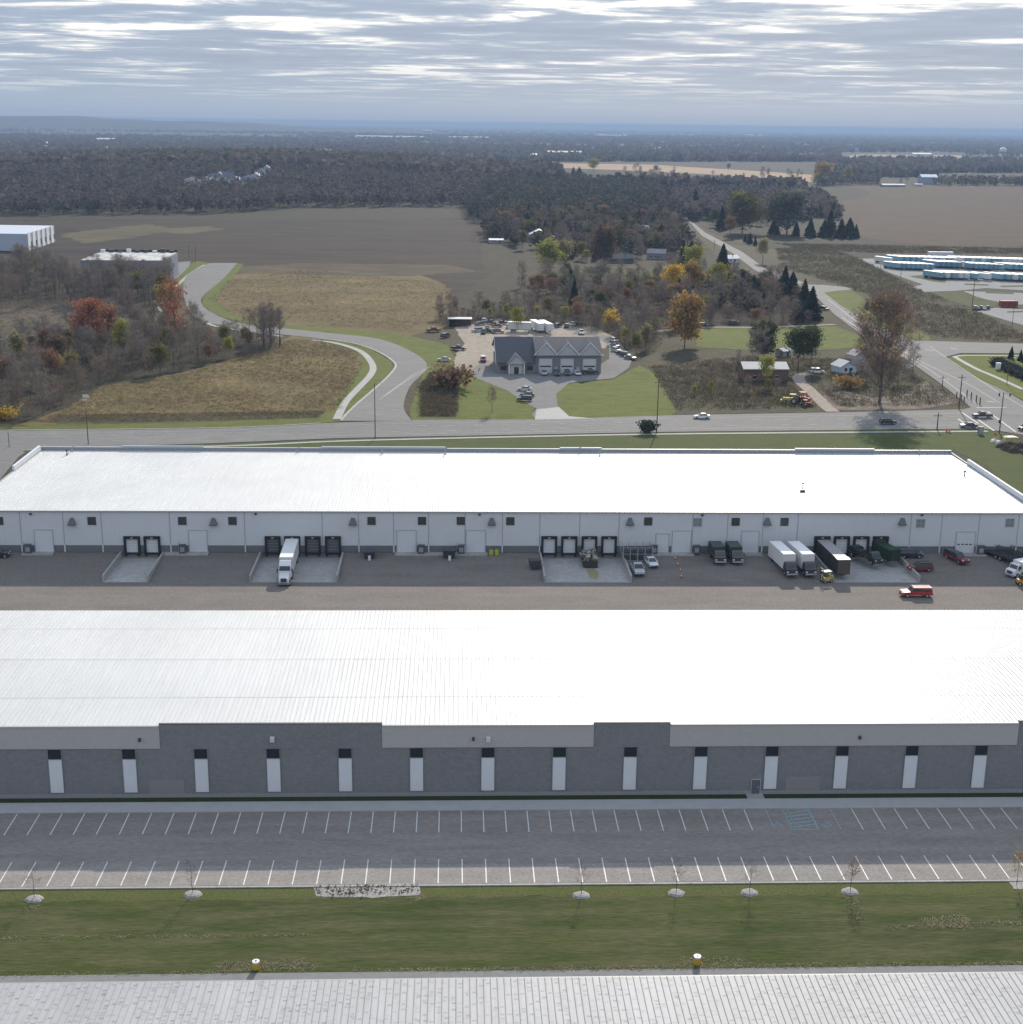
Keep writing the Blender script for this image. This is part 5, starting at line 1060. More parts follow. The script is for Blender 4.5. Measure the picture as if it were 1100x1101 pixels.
brush('undergrowth', [([(0, 452), (0, 388), (50, 372), (75, 356), (125, 356), (175, 345), (205, 352), (240, 362), (300, 370), (285, 380), (200, 398), (110, 413), (68, 438), (35, 454)], 4200), ([(0, 332), (0, 300), (60, 295), (78, 314), (185, 316), (190, 328), (150, 342), (85, 335), (60, 332)], 2600),
    ([(470, 352), (472, 338), (530, 336), (560, 330), (640, 342), (658, 358), (640, 360), (600, 348), (540, 343), (505, 345)], 1500), ([(662, 372), (650, 350), (640, 340), (700, 332), (780, 336), (876, 344), (868, 350), (760, 350), (712, 360), (700, 380)], 2200),
    ([(560, 312), (600, 303), (660, 306), (720, 300), (800, 300), (860, 316), (876, 338), (860, 344), (780, 338), (700, 334), (640, 342), (540, 335)], 4200), ([(520, 236), (700, 236), (720, 242), (742, 262), (760, 290), (722, 298), (700, 282), (620, 282), (590, 278), (560, 268), (500, 262)], 3000)], 2.6, .9, UC, 'leafless thorny undergrowth beneath the trees of the woods', 12, .07, -.6)
HC = [(*G(580, 260), 13), (*G(535, 262), 8), (*G(691, 253), 8), (*G(668, 283), 10), (*G(705, 279), 8), (*G(565, 229), 9), (*G(548, 233), 7)]
CLEAR = [(a, b-k*16, r) for a, b, r in HC for k in (1, 2, 3)]+[(*G(580, 260), 16), (*G(580, 263), 14), (*G(535, 262), 9), (*G(691, 253), 10), (*G(668, 283), 12), (*G(705, 279), 10), (*G(535, 265), 10)]
for a, b in [(208, 203)]+[(222+k*3.4, 201-k*1.35) for k in range(10)]+[(262+k*4, 186.5-k*1.0) for k in range(7)]:
    zz = 12
    for _ in range(6): x, y = G(a, b+1, zz); zz = knoll(x, y)
    CLEAR += [(x, y, 17), (x, y-26, 16), (x, y-50, 13), (x, y-76, 11)]
def wood(name, regions, cols, lab, nq=13, conif=.06):
    Vs = []
    for px, n, h, w in regions:
        p = pts_in(px, n)
        for (c0, c1, rr) in CLEAR: p = p[np.hypot(p[:, 0]-c0, p[:, 1]-c1) > rr]
        n = len(p); gz = np.array([knoll(a, b) for a, b in p]); hh = h*NR.uniform(.7, 1.15, n)*(1+.12*lowfreq(p, .012, 5)); i = np.repeat(np.arange(n), nq); N = len(i)
        u = unit(N)*NR.uniform(.5, 1, N)[:, None]; C = np.c_[p[i]+u[:, :2]*w*.5, gz[i]+hh[i]*(.56+.42*u[:, 2])]
        A = unit(N); A[:, 2] *= .5; B = np.cross(A, unit(N)); B /= np.linalg.norm(B, axis=1)[:, None]+1e-9; s = NR.uniform(.5, 1.1, N)[:, None]*w*.17
        pal = np.array(cols); lf = lowfreq(p, .006, 9); ci = ((lf*1.2+NR.normal(size=n)*.9+len(cols)/2).astype(int)) % len(cols)
        tr = pal[ci]*NR.uniform(.85, 1.15, n)[:, None]; con = NR.rand(n) < conif; tr[con] = (.03, .042, .03)
        Vs.append(quads(C, A*s, B*s, tr[i]*NR.uniform(.85, 1.15, N)[:, None]))
        # trunks seen along the near edge
        q = ribbon(np.c_[p, gz], np.tile([0, 0, 1.], (n, 1)), hh*.7, np.full(n, .35), tr*.9); Vs.append(q)
    V, Q, t = cat(*Vs); o = np_mesh(name, V, Q, tintmat('brush_tint', (1, 1, 1), 0, .42), t); tag(o, lab, 'woods', None, 'stuff'); return o
WC = [(.088, .078, .074), (.098, .088, .084), (.11, .095, .088), (.076, .07, .07), (.10, .082, .07), (.08, .078, .06), (.13, .12, .112)]
wood('woods', [([(-60, 233), (240, 230), (330, 224), (520, 224), (520, 205), (400, 196), (300, 196), (0, 200), (-60, 200)], 7000, 16.5, 8), ([(-60, 205), (200, 205), (215, 195), (240, 188), (180, 184), (-60, 186)], 4200, 16, 11), ([(240, 196), (300, 200), (420, 200), (520, 208), (520, 202), (480, 186), (330, 180), (300, 190)], 4600, 16, 10)], WC, 'wide grey brown leafless forest across the left middle distance')
wood('woods', [([(505, 240), (700, 236), (722, 226), (715, 212), (690, 205), (600, 203), (500, 203), (500, 225)], 3400, 16, 8)], [(.05, .056, .042), (.085, .074, .062), (.062, .06, .046), (.10, .08, .064)], 'darker mixed forest in the middle distance above the white-roofed houses', conif=.3)
wood('woods', [([(520, 240), (700, 236), (722, 242), (745, 262), (722, 280), (705, 272), (620, 276), (600, 268), (560, 268), (520, 262)], 760, 12.5, 6.5), ([(640, 320), (720, 304), (800, 304), (856, 322), (860, 338), (780, 333), (690, 332)], 130, 8, 5)], [(.085, .072, .06), (.07, .06, .05), (.06, .06, .045), (.10, .08, .06)], 'grey brown thicket filling the gaps between the trees behind the garage', nq=26, conif=.1)
wood('woods', [([(722, 230), (735, 238), (890, 234), (905, 238), (895, 222), (880, 213), (740, 210), (716, 212)], 2300, 14, 8.5), ([(875, 201), (945, 199), (945, 196), (880, 196)], 160, 14, 10), ([(1000, 200), (1160, 200), (1160, 196), (1010, 196)], 260, 13, 10)], WC, 'leafless forest right of the country road before the ploughed field', conif=.08)
def farwoods(name, y0, y1, x0, x1, n, skip, lab, thr=-.3, nq=5):
    py = y0+(y1-y0)*NR.rand(n); px = NR.uniform(x0, x1, n); P = np.array([G(a, b+(a-550)*.0134*1.0) for a, b in zip(px, py)])
    yy = py; ok = lowfreq(np.c_[P[:, 0]*.35, P[:, 1]], .0022, 4)+NR.normal(size=n)*.35 > thr
    ok &= ~np.array([skip(a, b) for a, b in zip(px, py)])
    P = P[ok]; n = len(P); d = P[:, 1]; i = np.repeat(np.arange(n), nq); N = len(i)
    w = np.clip(d/1500*2.6, 8, 90); h = np.minimum(15*NR.uniform(.7, 1.2, n), 20)
    u = unit(N); C = np.c_[P[i, 0]+u[:, 0]*w[i]*.9, P[i, 1]+u[:, 1]*w[i]*.5, np.array([knoll(a, b) for a, b in P])[i]+h[i]*(.5+.4*u[:, 2])]
    A = np.c_[np.ones(N), NR.uniform(-.6, .6, N), NR.uniform(-.1, .1, N)]*(w[i]*.35*NR.uniform(.5, 1.2, N))[:, None]; B = np.c_[np.zeros(N), NR.uniform(-.8, .8, N), np.ones(N)]*(h[i]*.32*NR.uniform(.6, 1.2, N))[:, None]
    pal = np.array(WC+[(.05, .055, .04), (.11, .075, .055)]); ci = ((lowfreq(P, .0018, 12)*1.5+NR.normal(size=n)*1.3+4).astype(int)) % len(pal); tr = pal[ci]*NR.uniform(.7, 1.3, n)[:, None]
    V, Q, t = quads(C, A, B, tr[i]*NR.uniform(.8, 1.2, N)[:, None]); o = np_mesh(name, V, Q, tintmat('brush_tint', (1, 1, 1), 0, .42), t); tag(o, lab, 'woods', None, 'stuff')
def skA(a, b):      # open fields within the far country
    b = b+(a-550)*.0134
    if 480 < a < 880 and 174 < b < 205: return not (a < 600 and b > 191)
    if 905 < a < 1040 and 164 < b < 175: return True
    if a > 862 and b > 191: return True
    if a > 1005 and b > 186: return True
    return False
farwoods('far_woods', 168, 204, -60, 1160, 26000, skA, 'distant belt of leafless woods with fields between, middle far country', -1.2, 7)
farwoods('far_woods', 148, 170, -60, 1160, 22000, skA, 'bluish far woods and hedges below the horizon', .0)
farwoods('far_woods', 137.2, 149, -60, 1160, 16000, lambda a, b: False, 'faint blue belts of woods along the horizon', 0)
# scattered trees in the tan stubble
for k in range(34):
    a = random.choice([random.uniform(560, 870), random.gauss(700, 20), random.gauss(820, 22)]); b = random.uniform(183, 197)
    x, y = G(a, b); plant(random.choice(BK+LK[:1]), x, y, random.uniform(9, 15), random.choice([TWIG, TWIGB, TWIG, LEAF['brown']]), 'field_tree', 'small brown tree standing loosely in the tan stubble field', 'tree', 'trees scattered over the tan stubble')
for k in range(9):
    a = 537+k*11+random.uniform(-3, 3); x, y = G(a, 196); plant(random.choice(SK), x, y, random.uniform(22, 28), SPRUCE, 'pine_tree', 'dark pine in the row rising over the middle forest', 'tree', 'pines along the middle forest edge', 1.3)
for k, (a, b) in enumerate(((1060, 198), (1085, 200), (1040, 199), (975, 197), (942, 197), (930, 198), (1020, 201), (968, 200), (1095, 198))):
    x, y = G(a, b); plant(random.choice(BK), x, y, random.uniform(10, 15), random.choice([TWIG, LEAF['olive'], LEAF['brown']]), 'field_tree', 'tree in the broken line along the top of the ploughed field', 'tree', 'trees along the top of the ploughed field')

# saplings and mulch beds by the parking rows
MUL = field_mat('pale_mulch', [(.33, .31, .29), (.26, .24, .22), (.40, .38, .36)], .5, 2, 8, .06)
for k, (a, b, top, m, lm, wl) in enumerate(((37, 967, 935, TWIG, 'bare', 'leftmost'), (207, 962, 926, TWIG, 'bare', 'second from the left'), (625, 963, 930, TWIG, 'bare', 'third from the left'), (727, 960.5, 925, TWIGB, 'bare reddish', 'fourth from the left'), (806, 960, 926, TWIG, 'bare', 'fifth from the left'), (914, 959, 922, LEAF['rust'], 'rust-leaved', 'second from the right'), (1093, 952, 920, LEAF['orange'], 'orange-leaved', 'rightmost'))):
    x, y = G(a, b)
    if k < 6:
        mb = MB(); n = 22; ring = [(1.02*(1+.12*random.uniform(-1, 1))*cos(i*2*PI/n), .85*(1+.12*random.uniform(-1, 1))*sin(i*2*PI/n)) for i in range(n)]
        vs = [(p[0], p[1], 0) for p in ring]+[(p[0]*.75, p[1]*.75, .16+.05*random.random()) for p in ring]+[(p[0]*.3, p[1]*.3, .26) for p in ring]+[(0, 0, .24)]
        fs = [(r*n+i, r*n+(i+1) % n, (r+1)*n+(i+1) % n, (r+1)*n+i) for r in range(2) for i in range(n)]+[(2*n+i, 2*n+(i+1) % n, 3*n) for i in range(n)]
        o = mb.add(vs, fs).build('mulch_ring', MUL); o.location = (x, y, .02); tag(o, 'pale mulch ring under the '+wl+' sapling', 'mulch ring')
    key = 'sap%d' % k; sk, T = skeleton(3.6, 1.0, 9, 90+k, .3, .035); tr = hide(sk.build('trunk', BARK)); V, Q, t = twigs(T, 120, 3.6, .012, .5)
    if m not in (TWIG, TWIGB): V, Q, t = cat((V, Q, t), leaves(T[T[:, 2] > 1.6], 2, .22, .13))
    PROTO[key] = (tr, hide(np_mesh('crown', V, Q, m, t)), 3.6)
    t = plant(key, x, y, 3.9, None, 'sapling', lm+' sapling by the parking rows, '+wl, 'tree'); t.location.z = .1
bed = [G(*p) for p in ((336, 953), (452, 949.8), (451, 963), (400, 965.5), (340, 964.5))]
o = sheet('mulch_bed', bed, .06, MUL, .12, .6, 'structure'); tag(sheet('mulch_bed', [G(*p) for p in ((1083, 944), (1120, 943), (1120, 957), (1090, 956))], .06, MUL, .12, .6))
def weeds():
    p = pts_in([(338, 954), (450, 951), (450, 962), (342, 964)], 260); C = np.c_[p, np.full(len(p), .18)]; V, Q, t = ribbon(C, unit(len(p)), NR.uniform(.1, .35, len(p)), NR.uniform(.05, .2, len(p)), NR.uniform(.6, 1.2, (len(p), 1))*np.array([[.12, .11, .07]]))
    tag(np_mesh('bed_plants', V, Q, tintmat('brush_tint', (1, 1, 1), 0, .42), t), 'dead plants scattered on the long mulch bed', 'plants', None, 'stuff')
weeds()
#PART4
# ------------------------------------------------------------------ vehicles
def paint(name, c): return mat(name, c, .3, .5, coat=.5)
TYRE = BLACK; RIM = mat('wheel_rim', (.35, .36, .37), .4, .5, .3)
HL = mat('headlight_glass', (.70, .72, .72), .15, .6); TL = mat('tail_light_red', (.30, .02, .02), .3)
def wheel(t, x, y, r, w=.22, s=1):
    o = MB().cyl((x, y-w/2, r), r, w, 'y', 14).build('wheel', TYRE, t)
    MB().cyl((x, (y+s*w/2) if s > 0 else y-w/2-.02, r), r*.6, .02, 'y', 10).build('rim', RIM, o)
def hull(prof, w0, w1, zb, zt):
    """extruded side profile whose half width narrows with height"""
    mb = MB(); n = len(prof); hw = lambda z: w0+(w1-w0)*max(0, min(1, (z-zb)/(zt-zb)))
    vs = [(x, -hw(z), z) for x, z in prof]+[(x, hw(z), z) for x, z in prof]
    mb.add(vs, [tuple(range(n-1, -1, -1)), tuple(range(n, 2*n))]+[(i, (i+1) % n, (i+1) % n+n, i+n) for i in range(n)]); return mb
def car(kind, col, px=None, py=None, head=0, lab='', cat_=None, at=None, group=None, zoff=0, top=None):
    """kind: sedan, suv, pickup, van; head: direction of the nose in degrees, 0 = right, -90 = to the camera"""
    L_, Wd, Hh, r = dict(sedan=(4.8, 1.84, 1.45, .33), suv=(4.8, 1.92, 1.72, .36), pickup=(5.8, 2.0, 1.88, .40), van=(5.1, 1.98, 1.78, .35))[kind]
    w = Wd/2; b = dict(sedan=.92, suv=1.05, pickup=1.12, van=1.02)[kind]; e = L_/2
    prof = {'sedan': [(-e, .32), (-e, .85), (-e+.1, .98), (-e+.9, b+.05), (.9, b), (e-.25, .76), (e, .62), (e, .3)],
            'suv': [(-e, .36), (-e, 1.0), (-e+.05, b), (1.0, b), (e-.3, .96), (e-.02, .8), (e, .36)],
            'pickup': [(-e, .5), (-e, 1.1), (-.75, 1.12), (1.3, b), (e-.25, 1.06), (e, .9), (e, .45)],
            'van': [(-e, .34), (-e, b), (1.3, b), (e-.2, .82), (e, .66), (e, .32)]}[kind]
    cab = {'sedan': [(-1.75, b+.02), (-1.05, Hh-.04), (.25, Hh-.04), (1.1, b)], 'suv': [(-e+.08, b), (-e+.38, Hh-.05), (.45, Hh-.05), (1.15, b)],
           'pickup': [(-.75, b), (-.6, Hh-.05), (.65, Hh-.05), (1.35, b)], 'van': [(-e+.05, b), (-e+.25, Hh-.05), (.75, Hh-.05), (1.75, b-.02)]}[kind]
    if kind == 'pickup' and top: cab = [(-e+.1, b), (-e+.25, Hh-.05)]+cab[2:]
    x, y, z = at if at else (*G(px, py), .19); name = {'sedan': 'parked_car', 'suv': 'parked_suv', 'pickup': 'pickup_truck', 'van': 'minivan'}[kind]
    t = empty(name, (x, y, z+zoff), math.radians(head), lab, cat_ or {'sedan': 'car', 'suv': 'car', 'pickup': 'pickup truck', 'van': 'minivan'}[kind], group)
    pm = paint(col[0], col[1]); body = hull(prof, w, w*.97, .3, b)
    body.build('body', pm, t)
    g = hull(cab, w*.95, w*.78, b, Hh).build('window', GLASS, t)
    # roof with pillars
    x0, x1 = cab[-3][0], cab[-2][0]; rm = MB(); rm.box(x0-.02, x1+.02, -w*.80, w*.80, Hh-.06, Hh)
    for s in (-1, 1):
        for (p, q) in ((cab[-1], cab[-2]), (cab[0], cab[-3])): rm.tube((p[0], s*w*.94, p[1]), (q[0], s*w*.79, q[1]), .055, .05, 4)
        m_ = (x0+x1)/2-.1; rm.tube((m_, s*w*.95, b), (m_, s*w*.79, Hh-.04), .05, .05, 4)
    if kind == 'pickup' and top: rm.box(-e+.15, -.7, -w*.85, w*.85, b+.02, Hh-.02)
    rm.build('roof', paint(*(top or col)), t)
    if kind == 'pickup' and not top: bx(-e+.12, -.85, -w*.82, w*.82, 1.08, 1.135).build('bed', mat('dark_bed_liner', (.03, .03, .032), .8), t)
    if kind == 'suv':
        for s in (-1, 1): bx(x0+.2, x1-.2, s*w*.7-.03, s*w*.7+.03, Hh, Hh+.06).build('roof_rail', DARKM, t)
    for sx in (-1, 1):
        for sy in (-1, 1): wheel(t, sx*L_*.315+(.05 if sx > 0 else 0), sy*(w-.1), r, .24, sy)
    zh = prof[-2][1] if kind != 'suv' else .8
    for s in (-1, 1):
        bx(e-.14, e+.02, s*w*.72-.2, s*w*.72+.2, zh-.04, zh+.1).build('headlight', HL, t)
        bx(-e-.02, -e+.08, s*w*.78-.14, s*w*.78+.14, b-.28, b-.08).build('tail_light', TL, t)
        bx(.85, 1.05, s*(w+.1)-.09, s*(w+.1)+.09, b, b+.14).build('mirror', pm, t)
    bx(e-.02, e+.03, -w*.9, w*.9, .32, .5).box(-e-.03, -e+.02, -w*.9, w*.9, .34, .54).build('bumper', DARKM, t)
    return t
C_ = dict(white=('white_paint', (.66, .67, .68)), silver=('silver_paint', (.42, .44, .46)), black=('black_paint', (.018, .018, .02)), dkgreen=('dark_green_paint', (.025, .035, .03)), navy=('navy_paint', (.025, .035, .06)),
          red=('red_paint', (.42, .03, .035)), maroon=('maroon_paint', (.17, .025, .03)), grey=('grey_paint', (.12, .125, .13)), dkgrey=('charcoal_paint', (.045, .047, .05)), army=('army_green_paint', (.03, .038, .03)), tan=('tan_paint', (.35, .31, .26)), blue=('blue_paint', (.05, .10, .20)))
def Y(px, py): return yard(px, py)
# yard
car('pickup', C_['red'], at=Y(984.5, 641), head=180, lab='bright red pickup with a canopy driving alone across the sunlit yard', top=C_['red'])
t = [o for o in COL.objects if o.name.startswith('pickup_truck')][-1]
for s in (-.7, 0, .7): MB().tube((-2.5, s, 1.95), (1, s, 1.95), .03, .03, 4).build('ladder_rack', GREYM, t)
car('sedan', C_['white'], at=Y(700, 607), head=-82, lab='white car parked facing out beside the pickup by the mesh pen')
car('pickup', C_['silver'], at=Y(685.5, 615), head=-88, lab='silver fronted pickup standing before the mesh pen')
car('suv', C_['navy'], at=Y(978.5, 599), head=0, lab='black car parked side-on against the wall right of the green container')
car('suv', C_['maroon'], at=Y(989, 613.5), head=183, lab='dark red and black suv beside the wing wall of the rightmost pit', top=C_['black'])
car('pickup', C_['maroon'], at=Y(1028, 603), head=-70, lab='red nosed pickup with dark bed below the rightmost door', top=C_['black'])
car('suv', C_['black'], at=Y(-3, 599), head=10, lab='black car cut by the left edge beside the dock wall')
def truck(px, py, head, lab, boxc, cabc, L_=7.2, boxh=3.9, name='box_truck', cat_='truck', group=None, wd=2.5, open_=False):
    x, y, z = Y(px, py); t = empty(name, (x, y, z), math.radians(head), lab, cat_, group); w = wd/2; e = L_/2
    # local +x is the nose
    bx(-e, e-2.0, -w, w, 1.05, boxh).build('cargo_box', mat(*boxc), t)
    bx(-e+.1, e-2.1, -w+.1, w-.1, boxh+.001, boxh+.05).build('box_roof', mat(boxc[0]+'_roof', tuple(min(.8, c*1.25+.02) for c in boxc[1])), t)
    cb = hull([(e-1.95, .55), (e-1.95, 2.55), (e-1.2, 2.6), (e-.75, 1.65), (e-.05, 1.4), (e, .5)], w*.92, w*.82, .5, 2.6).build('cab', paint(*cabc), t)
    MB().add([(e-1.16, -w*.72, 2.5), (e-1.16, w*.72, 2.5), (e-.74, w*.78, 1.72), (e-.74, -w*.78, 1.72)], [(0, 3, 2, 1)]).build('windscreen', GLASS, t)
    for s in (-1, 1):
        bx(e-1.8, e-1.15, s*w*.9-.03, s*w*.9+.03, 1.65, 2.3).build('window', GLASS, t)
        bx(e-.06, e+.03, s*w*.7-.2, s*w*.7+.2, .85, 1.1).build('headlight', HL, t)
        bx(e-1.1, e-1.0, s*(w+.15)-.1, s*(w+.15)+.1, 1.5, 2.1).build('mirror', DARKM, t)
        for xx in (-e+1.5, e-1.0): wheel(t, xx, s*(w-.2), .48, .3, s)
    bx(e-.03, e+.06, -w*.5, w*.5, .8, 1.3).build('grille', DARKM, t); bx(e-.05, e+.15, -w*.9, w*.9, .42, .7).build('bumper', GREYM, t)
    bx(-e+.2, e-.5, -.45, .45, .75, 1.04).build('chassis', DARKM, t)
    return t
WB = ('white_box_panel', (.62, .62, .60)); DB = ('dark_box_panel', (.045, .055, .055))
truck(841.5, 611, -84, 'left of two white box trucks parked side by side facing the camera', WB, C_['black'], 11.0, 3.95)
truck(861.5, 611, -84, 'right of two white box trucks, next to the black trailer', WB, C_['black'], 11.0, 3.95)
truck(771, 602, -88, 'left of two dark box trucks parked by the wall', DB, C_['army'], 6.2, 3.0)
truck(789.5, 602, -88, 'right of two dark box trucks parked by the wall', DB, C_['army'], 6.2, 3.0)
truck(1099, 618, 205, 'white box truck cut by the right edge of the photo', WB, C_['white'], 7, 3.0)
def trailer_parts(t, x0, x1, side, roofm, endm, h=4.05, wd=2.55, posts=8):
    w = wd/2; bx(x0, x1, -w, w, 1.15, h).build('side_wall', side, t); bx(x0+.03, x1-.03, -w+.03, w-.03, h+.001, h+.05).build('trailer_roof', roofm, t)
    for e, s in ((x0, -1), (x1, 1)): bx(min(e, e+s*.06), max(e, e+s*.06), -w+.08, w-.08, 1.2, h-.05).build('end_door', endm, t)
    rb = MB(); n = posts
    for k in range(n+1):
        x = x0+.1+(x1-x0-.2)*k/n
        for s in (-1, 1): rb.box(x-.04, x+.04, min(s*w, s*(w+.03)), max(s*w, s*(w+.03)), 1.2, h-.05)
    rb.build('side_post', side, t); bx(x0+.3, x1-.3, -.5, .5, .85, 1.149).build('chassis', DARKM, t)
SIDEW = mat('trailer_white', (.62, .63, .63), .5, noise=.08, nscale=.5); SIDEK = mat('trailer_black', (.035, .033, .032), .5); ENDK = mat('brown_door', (.09, .075, .065), .6)
def semi():
    a = zat(314.7, 590, YB0)[0]; y1 = YB0-.4; L_ = 13.6; x2, y2, _ = Y(306, 628)
    ang = math.atan2(y2-y1, x2-a); t = empty('semi_truck', (a, y1, ZY), ang, 'white semi truck with its long trailer backed into the second pit, nose to camera', 'semi truck')
    trailer_parts(t, 0, L_-1.2, SIDEW, mat('trailer_roof_white', (.72, .72, .70), .5, noise=.06), SIDEW, 4.15)
    for s in (-1, 1):
        for xx in (1.6, 2.9): wheel(t, xx, s*1.05, .5, .35, s)
        for xx in (L_-1.9, L_-.7): wheel(t, xx, s*1.0, .5, .45, s)
        wheel(t, L_+3.2, s*1.02, .5, .28, s)
    b = L_-.9
    hull([(b, .9), (b, 3.75), (b+1.0, 3.9), (b+2.0, 3.3), (b+2.6, 2.35), (b+2.65, 1.0)], 1.2, 1.05, 1, 4).build('cab', paint(*C_['white']), t)
    hull([(b+2.4, .7), (b+2.4, 2.0), (b+4.2, 1.75), (b+4.75, 1.4), (b+4.8, .6)], 1.02, .85, .7, 2).build('hood', paint(*C_['white']), t)
    MB().add([(b+2.06, -.98, 3.2), (b+2.06, .98, 3.2), (b+2.62, 1.05, 2.4), (b+2.62, -1.05, 2.4)], [(0, 3, 2, 1)]).build('windscreen', GLASS, t)
    for s in (-1, 1):
        bx(b+1.3, b+2.2, s*1.12-.03, s*1.12+.03, 2.1, 2.9).build('window', GLASS, t); bx(b+4.66, b+4.82, s*.82-.16, s*.82+.16, 1.0, 1.3).build('headlight', HL, t)
        bx(b+2.3, b+2.4, s*1.4-.12, s*1.4+.12, 1.9, 2.7).build('mirror', DARKM, t); MB().cyl((b+.6, s*.95-.3, .62), .33, 1.2, 'x').build('fuel_tank', GREYM, t)
    bx(b+4.78, b+4.86, -.55, .55, .85, 1.6).build('grille', DARKM, t); bx(b+4.8, b+5.0, -1.15, 1.15, .4, .75).build('bumper', mat('grey_bumper', (.2, .2, .2), .5), t); bx(L_-3.4, b+4.6, -.45, .45, .6, .9).build('chassis', DARKM, t)
semi()
def lone_trailer():
    a = zat(883.5, 590, YB0)[0]; y1 = YB0-.5; x2, y2, _ = Y(905.5, 622.5); ang = math.atan2(y2-y1, x2-a)
    t = empty('semi_trailer', (a, y1, ZY), ang, 'long black sided trailer with white topped end slanting out of the rightmost pit', 'trailer')
    L_ = math.hypot(x2-a, y2-y1)+.4; trailer_parts(t, 0, L_, SIDEK, mat('dull_trailer_roof', (.34, .33, .33), .6, noise=.15), ENDK, 4.1, posts=12)
    bx(L_-1.8, L_+.02, -1.3, 1.3, 4.06, 4.2).build('end_cap', mat('trailer_roof_white', (.72, .72, .70), .5), t)
    for s in (-1, 1):
        for xx in (1.5, 2.8): wheel(t, xx, s*1.05, .5, .35, s)
        bx(L_-3.0, L_-2.8, s*.8-.08, s*.8+.08, 0, 1.1).build('landing_leg', GREYM, t)
lone_trailer()
def army_flat(px, py, head, L_, lab):
    x, y, z = Y(px, py); t = empty('flatbed_truck', (x, y, z), math.radians(head), lab, 'truck'); e = L_/2
    bx(-e, e-2.2, -1.2, 1.2, .95, 1.15).build('bed', mat(*C_['army'], .7), t)
    s_ = MB()
    for k in range(6): s_.box(-e+.1+k*(L_-2.6)/6, -e+.2+k*(L_-2.6)/6, -1.2, -1.1, 1.151, 1.9); s_.box(-e+.1+k*(L_-2.6)/6, -e+.2+k*(L_-2.6)/6, 1.1, 1.2, 1.151, 1.9)
    s_.build('stake', DARKM, t); bx(-e+.5, -e+2.2, -1, 1, 1.16, 2.1).box(-e+2.4, -e+3.6, -.9, .8, 1.16, 1.8).build('load', mat('dark_load', (.05, .055, .05), .9, noise=.3), t)
    hull([(e-2.1, .6), (e-2.1, 2.4), (e-1.2, 2.4), (e-.9, 1.6), (e-.05, 1.45), (e, .5)], 1.1, 1.0, .5, 2.5).build('cab', mat(*C_['army'], .7), t)
    MB().add([(e-1.17, -.85, 2.3), (e-1.17, .85, 2.3), (e-.88, .9, 1.66), (e-.88, -.9, 1.66)], [(0, 3, 2, 1)]).build('windscreen', GLASS, t)
    for s in (-1, 1):
        for xx in (-e+1.4, e-1.0): wheel(t, xx, s*1.0, .5, .32, s)
        bx(e-.04, e+.04, s*.75-.15, s*.75+.15, 1.0, 1.2).build('headlight', HL, t)
army_flat(930, 602, -68, 8.5, 'dark green flatbed truck parked at the third door of the rightmost pit')
# green compactor container
def compactor():
    x, y, z = Y(949, 598); t = empty('waste_compactor', (x, y, z), math.radians(-74), 'long dark green waste compactor container at the last door of the rightmost pit', 'container')
    gm = mat('container_green', (.022, .06, .038), .6, noise=.3, nscale=1); bx(-8, 4.2, -1.2, 1.2, .25, 2.6).build('body', gm, t)
    rb = MB()
    for k in range(16): rb.box(-7.9+k*.8, -7.75+k*.8, -1.28, -1.2, .3, 2.55); rb.box(-7.9+k*.8, -7.75+k*.8, 1.2, 1.28, .3, 2.55)
    rb.build('rib', gm, t); bx(4.2, 4.5, -1.1, 1.1, .4, 2.5).build('door', mat('container_green_dark', (.015, .035, .025), .6), t); bx(-8.2, -4.6, -1.25, 1.25, 2.601, 3.6).build('hopper', gm, t)
    for s in (-1, 1): MB().cyl((3.6, s*1.1-.08, .25), .25, .16, 'y').build('roller', DARKM, t)
compactor()
def forklift():
    x, y, z = Y(887, 626); t = empty('forklift', (x, y, z), math.radians(200), 'yellow forklift working beside the black trailer end', 'forklift')
    ym = mat('forklift_yellow', (.50, .42, .12), .5); bx(-1.3, .7, -.6, .6, .35, 1.15).box(-1.5, -.9, -.6, .6, .4, 1.4).build('body', ym, t)
    cg = MB()
    for a in (-1.0, .5):
        for s in (-.55, .55): cg.box(a-.04, a+.04, s-.04, s+.04, 1.15, 2.2)
    cg.build('roll_cage', DARKM, t); bx(-1.1, .6, -.62, .62, 2.2, 2.27).build('canopy', mat('forklift_cream', (.6, .56, .42), .6), t)
    ms = MB()
    for s in (-.4, .4): ms.box(.8, .92, s-.06, s+.06, .1, 2.9)
    for zz in (.4, 1.5, 2.8): ms.box(.82, .9, -.34, .34, zz, zz+.08)
    ms.build('mast', DARKM, t); bx(.93, 2.0, -.4, -.28, .12, .17).box(.93, 2.0, .28, .4, .12, .17).build('fork', GREYM, t); bx(-.5, .1, -.3, .3, 1.16, 1.4).build('seat', BLACK, t)
    for xx in (-1, .4):
        for s in (-1, 1): wheel(t, xx, s*.55, .33, .25, s)
forklift()
def skip(px, py, w, d, h, col, lab, head=0, name='waste_skip', lid=True):
    x, y, z = Y(px, py); t = empty(name, (x, y, z), math.radians(head), lab, 'skip'); m = mat(*col)
    mb = MB(); mb.prism([(-w/2+.25, .1), (w/2-.25, .1), (w/2, h), (-w/2, h)], -d/2, d/2); mb.build('body', m, t)
    bx(-w/2-.05, w/2+.05, -d/2-.05, d/2+.05, h+.002, h+.1).build('lid' if lid else 'rim', DARKM, t)
    rb = MB()
    for k in range(4): xx = -w/2+.4+k*(w-.8)/3; rb.box(xx-.05, xx+.05, -d/2-.06, -d/2, .15, h)
    rb.build('rib', m, t); return t
DS = ('skip_dark', (.035, .042, .045), .7)
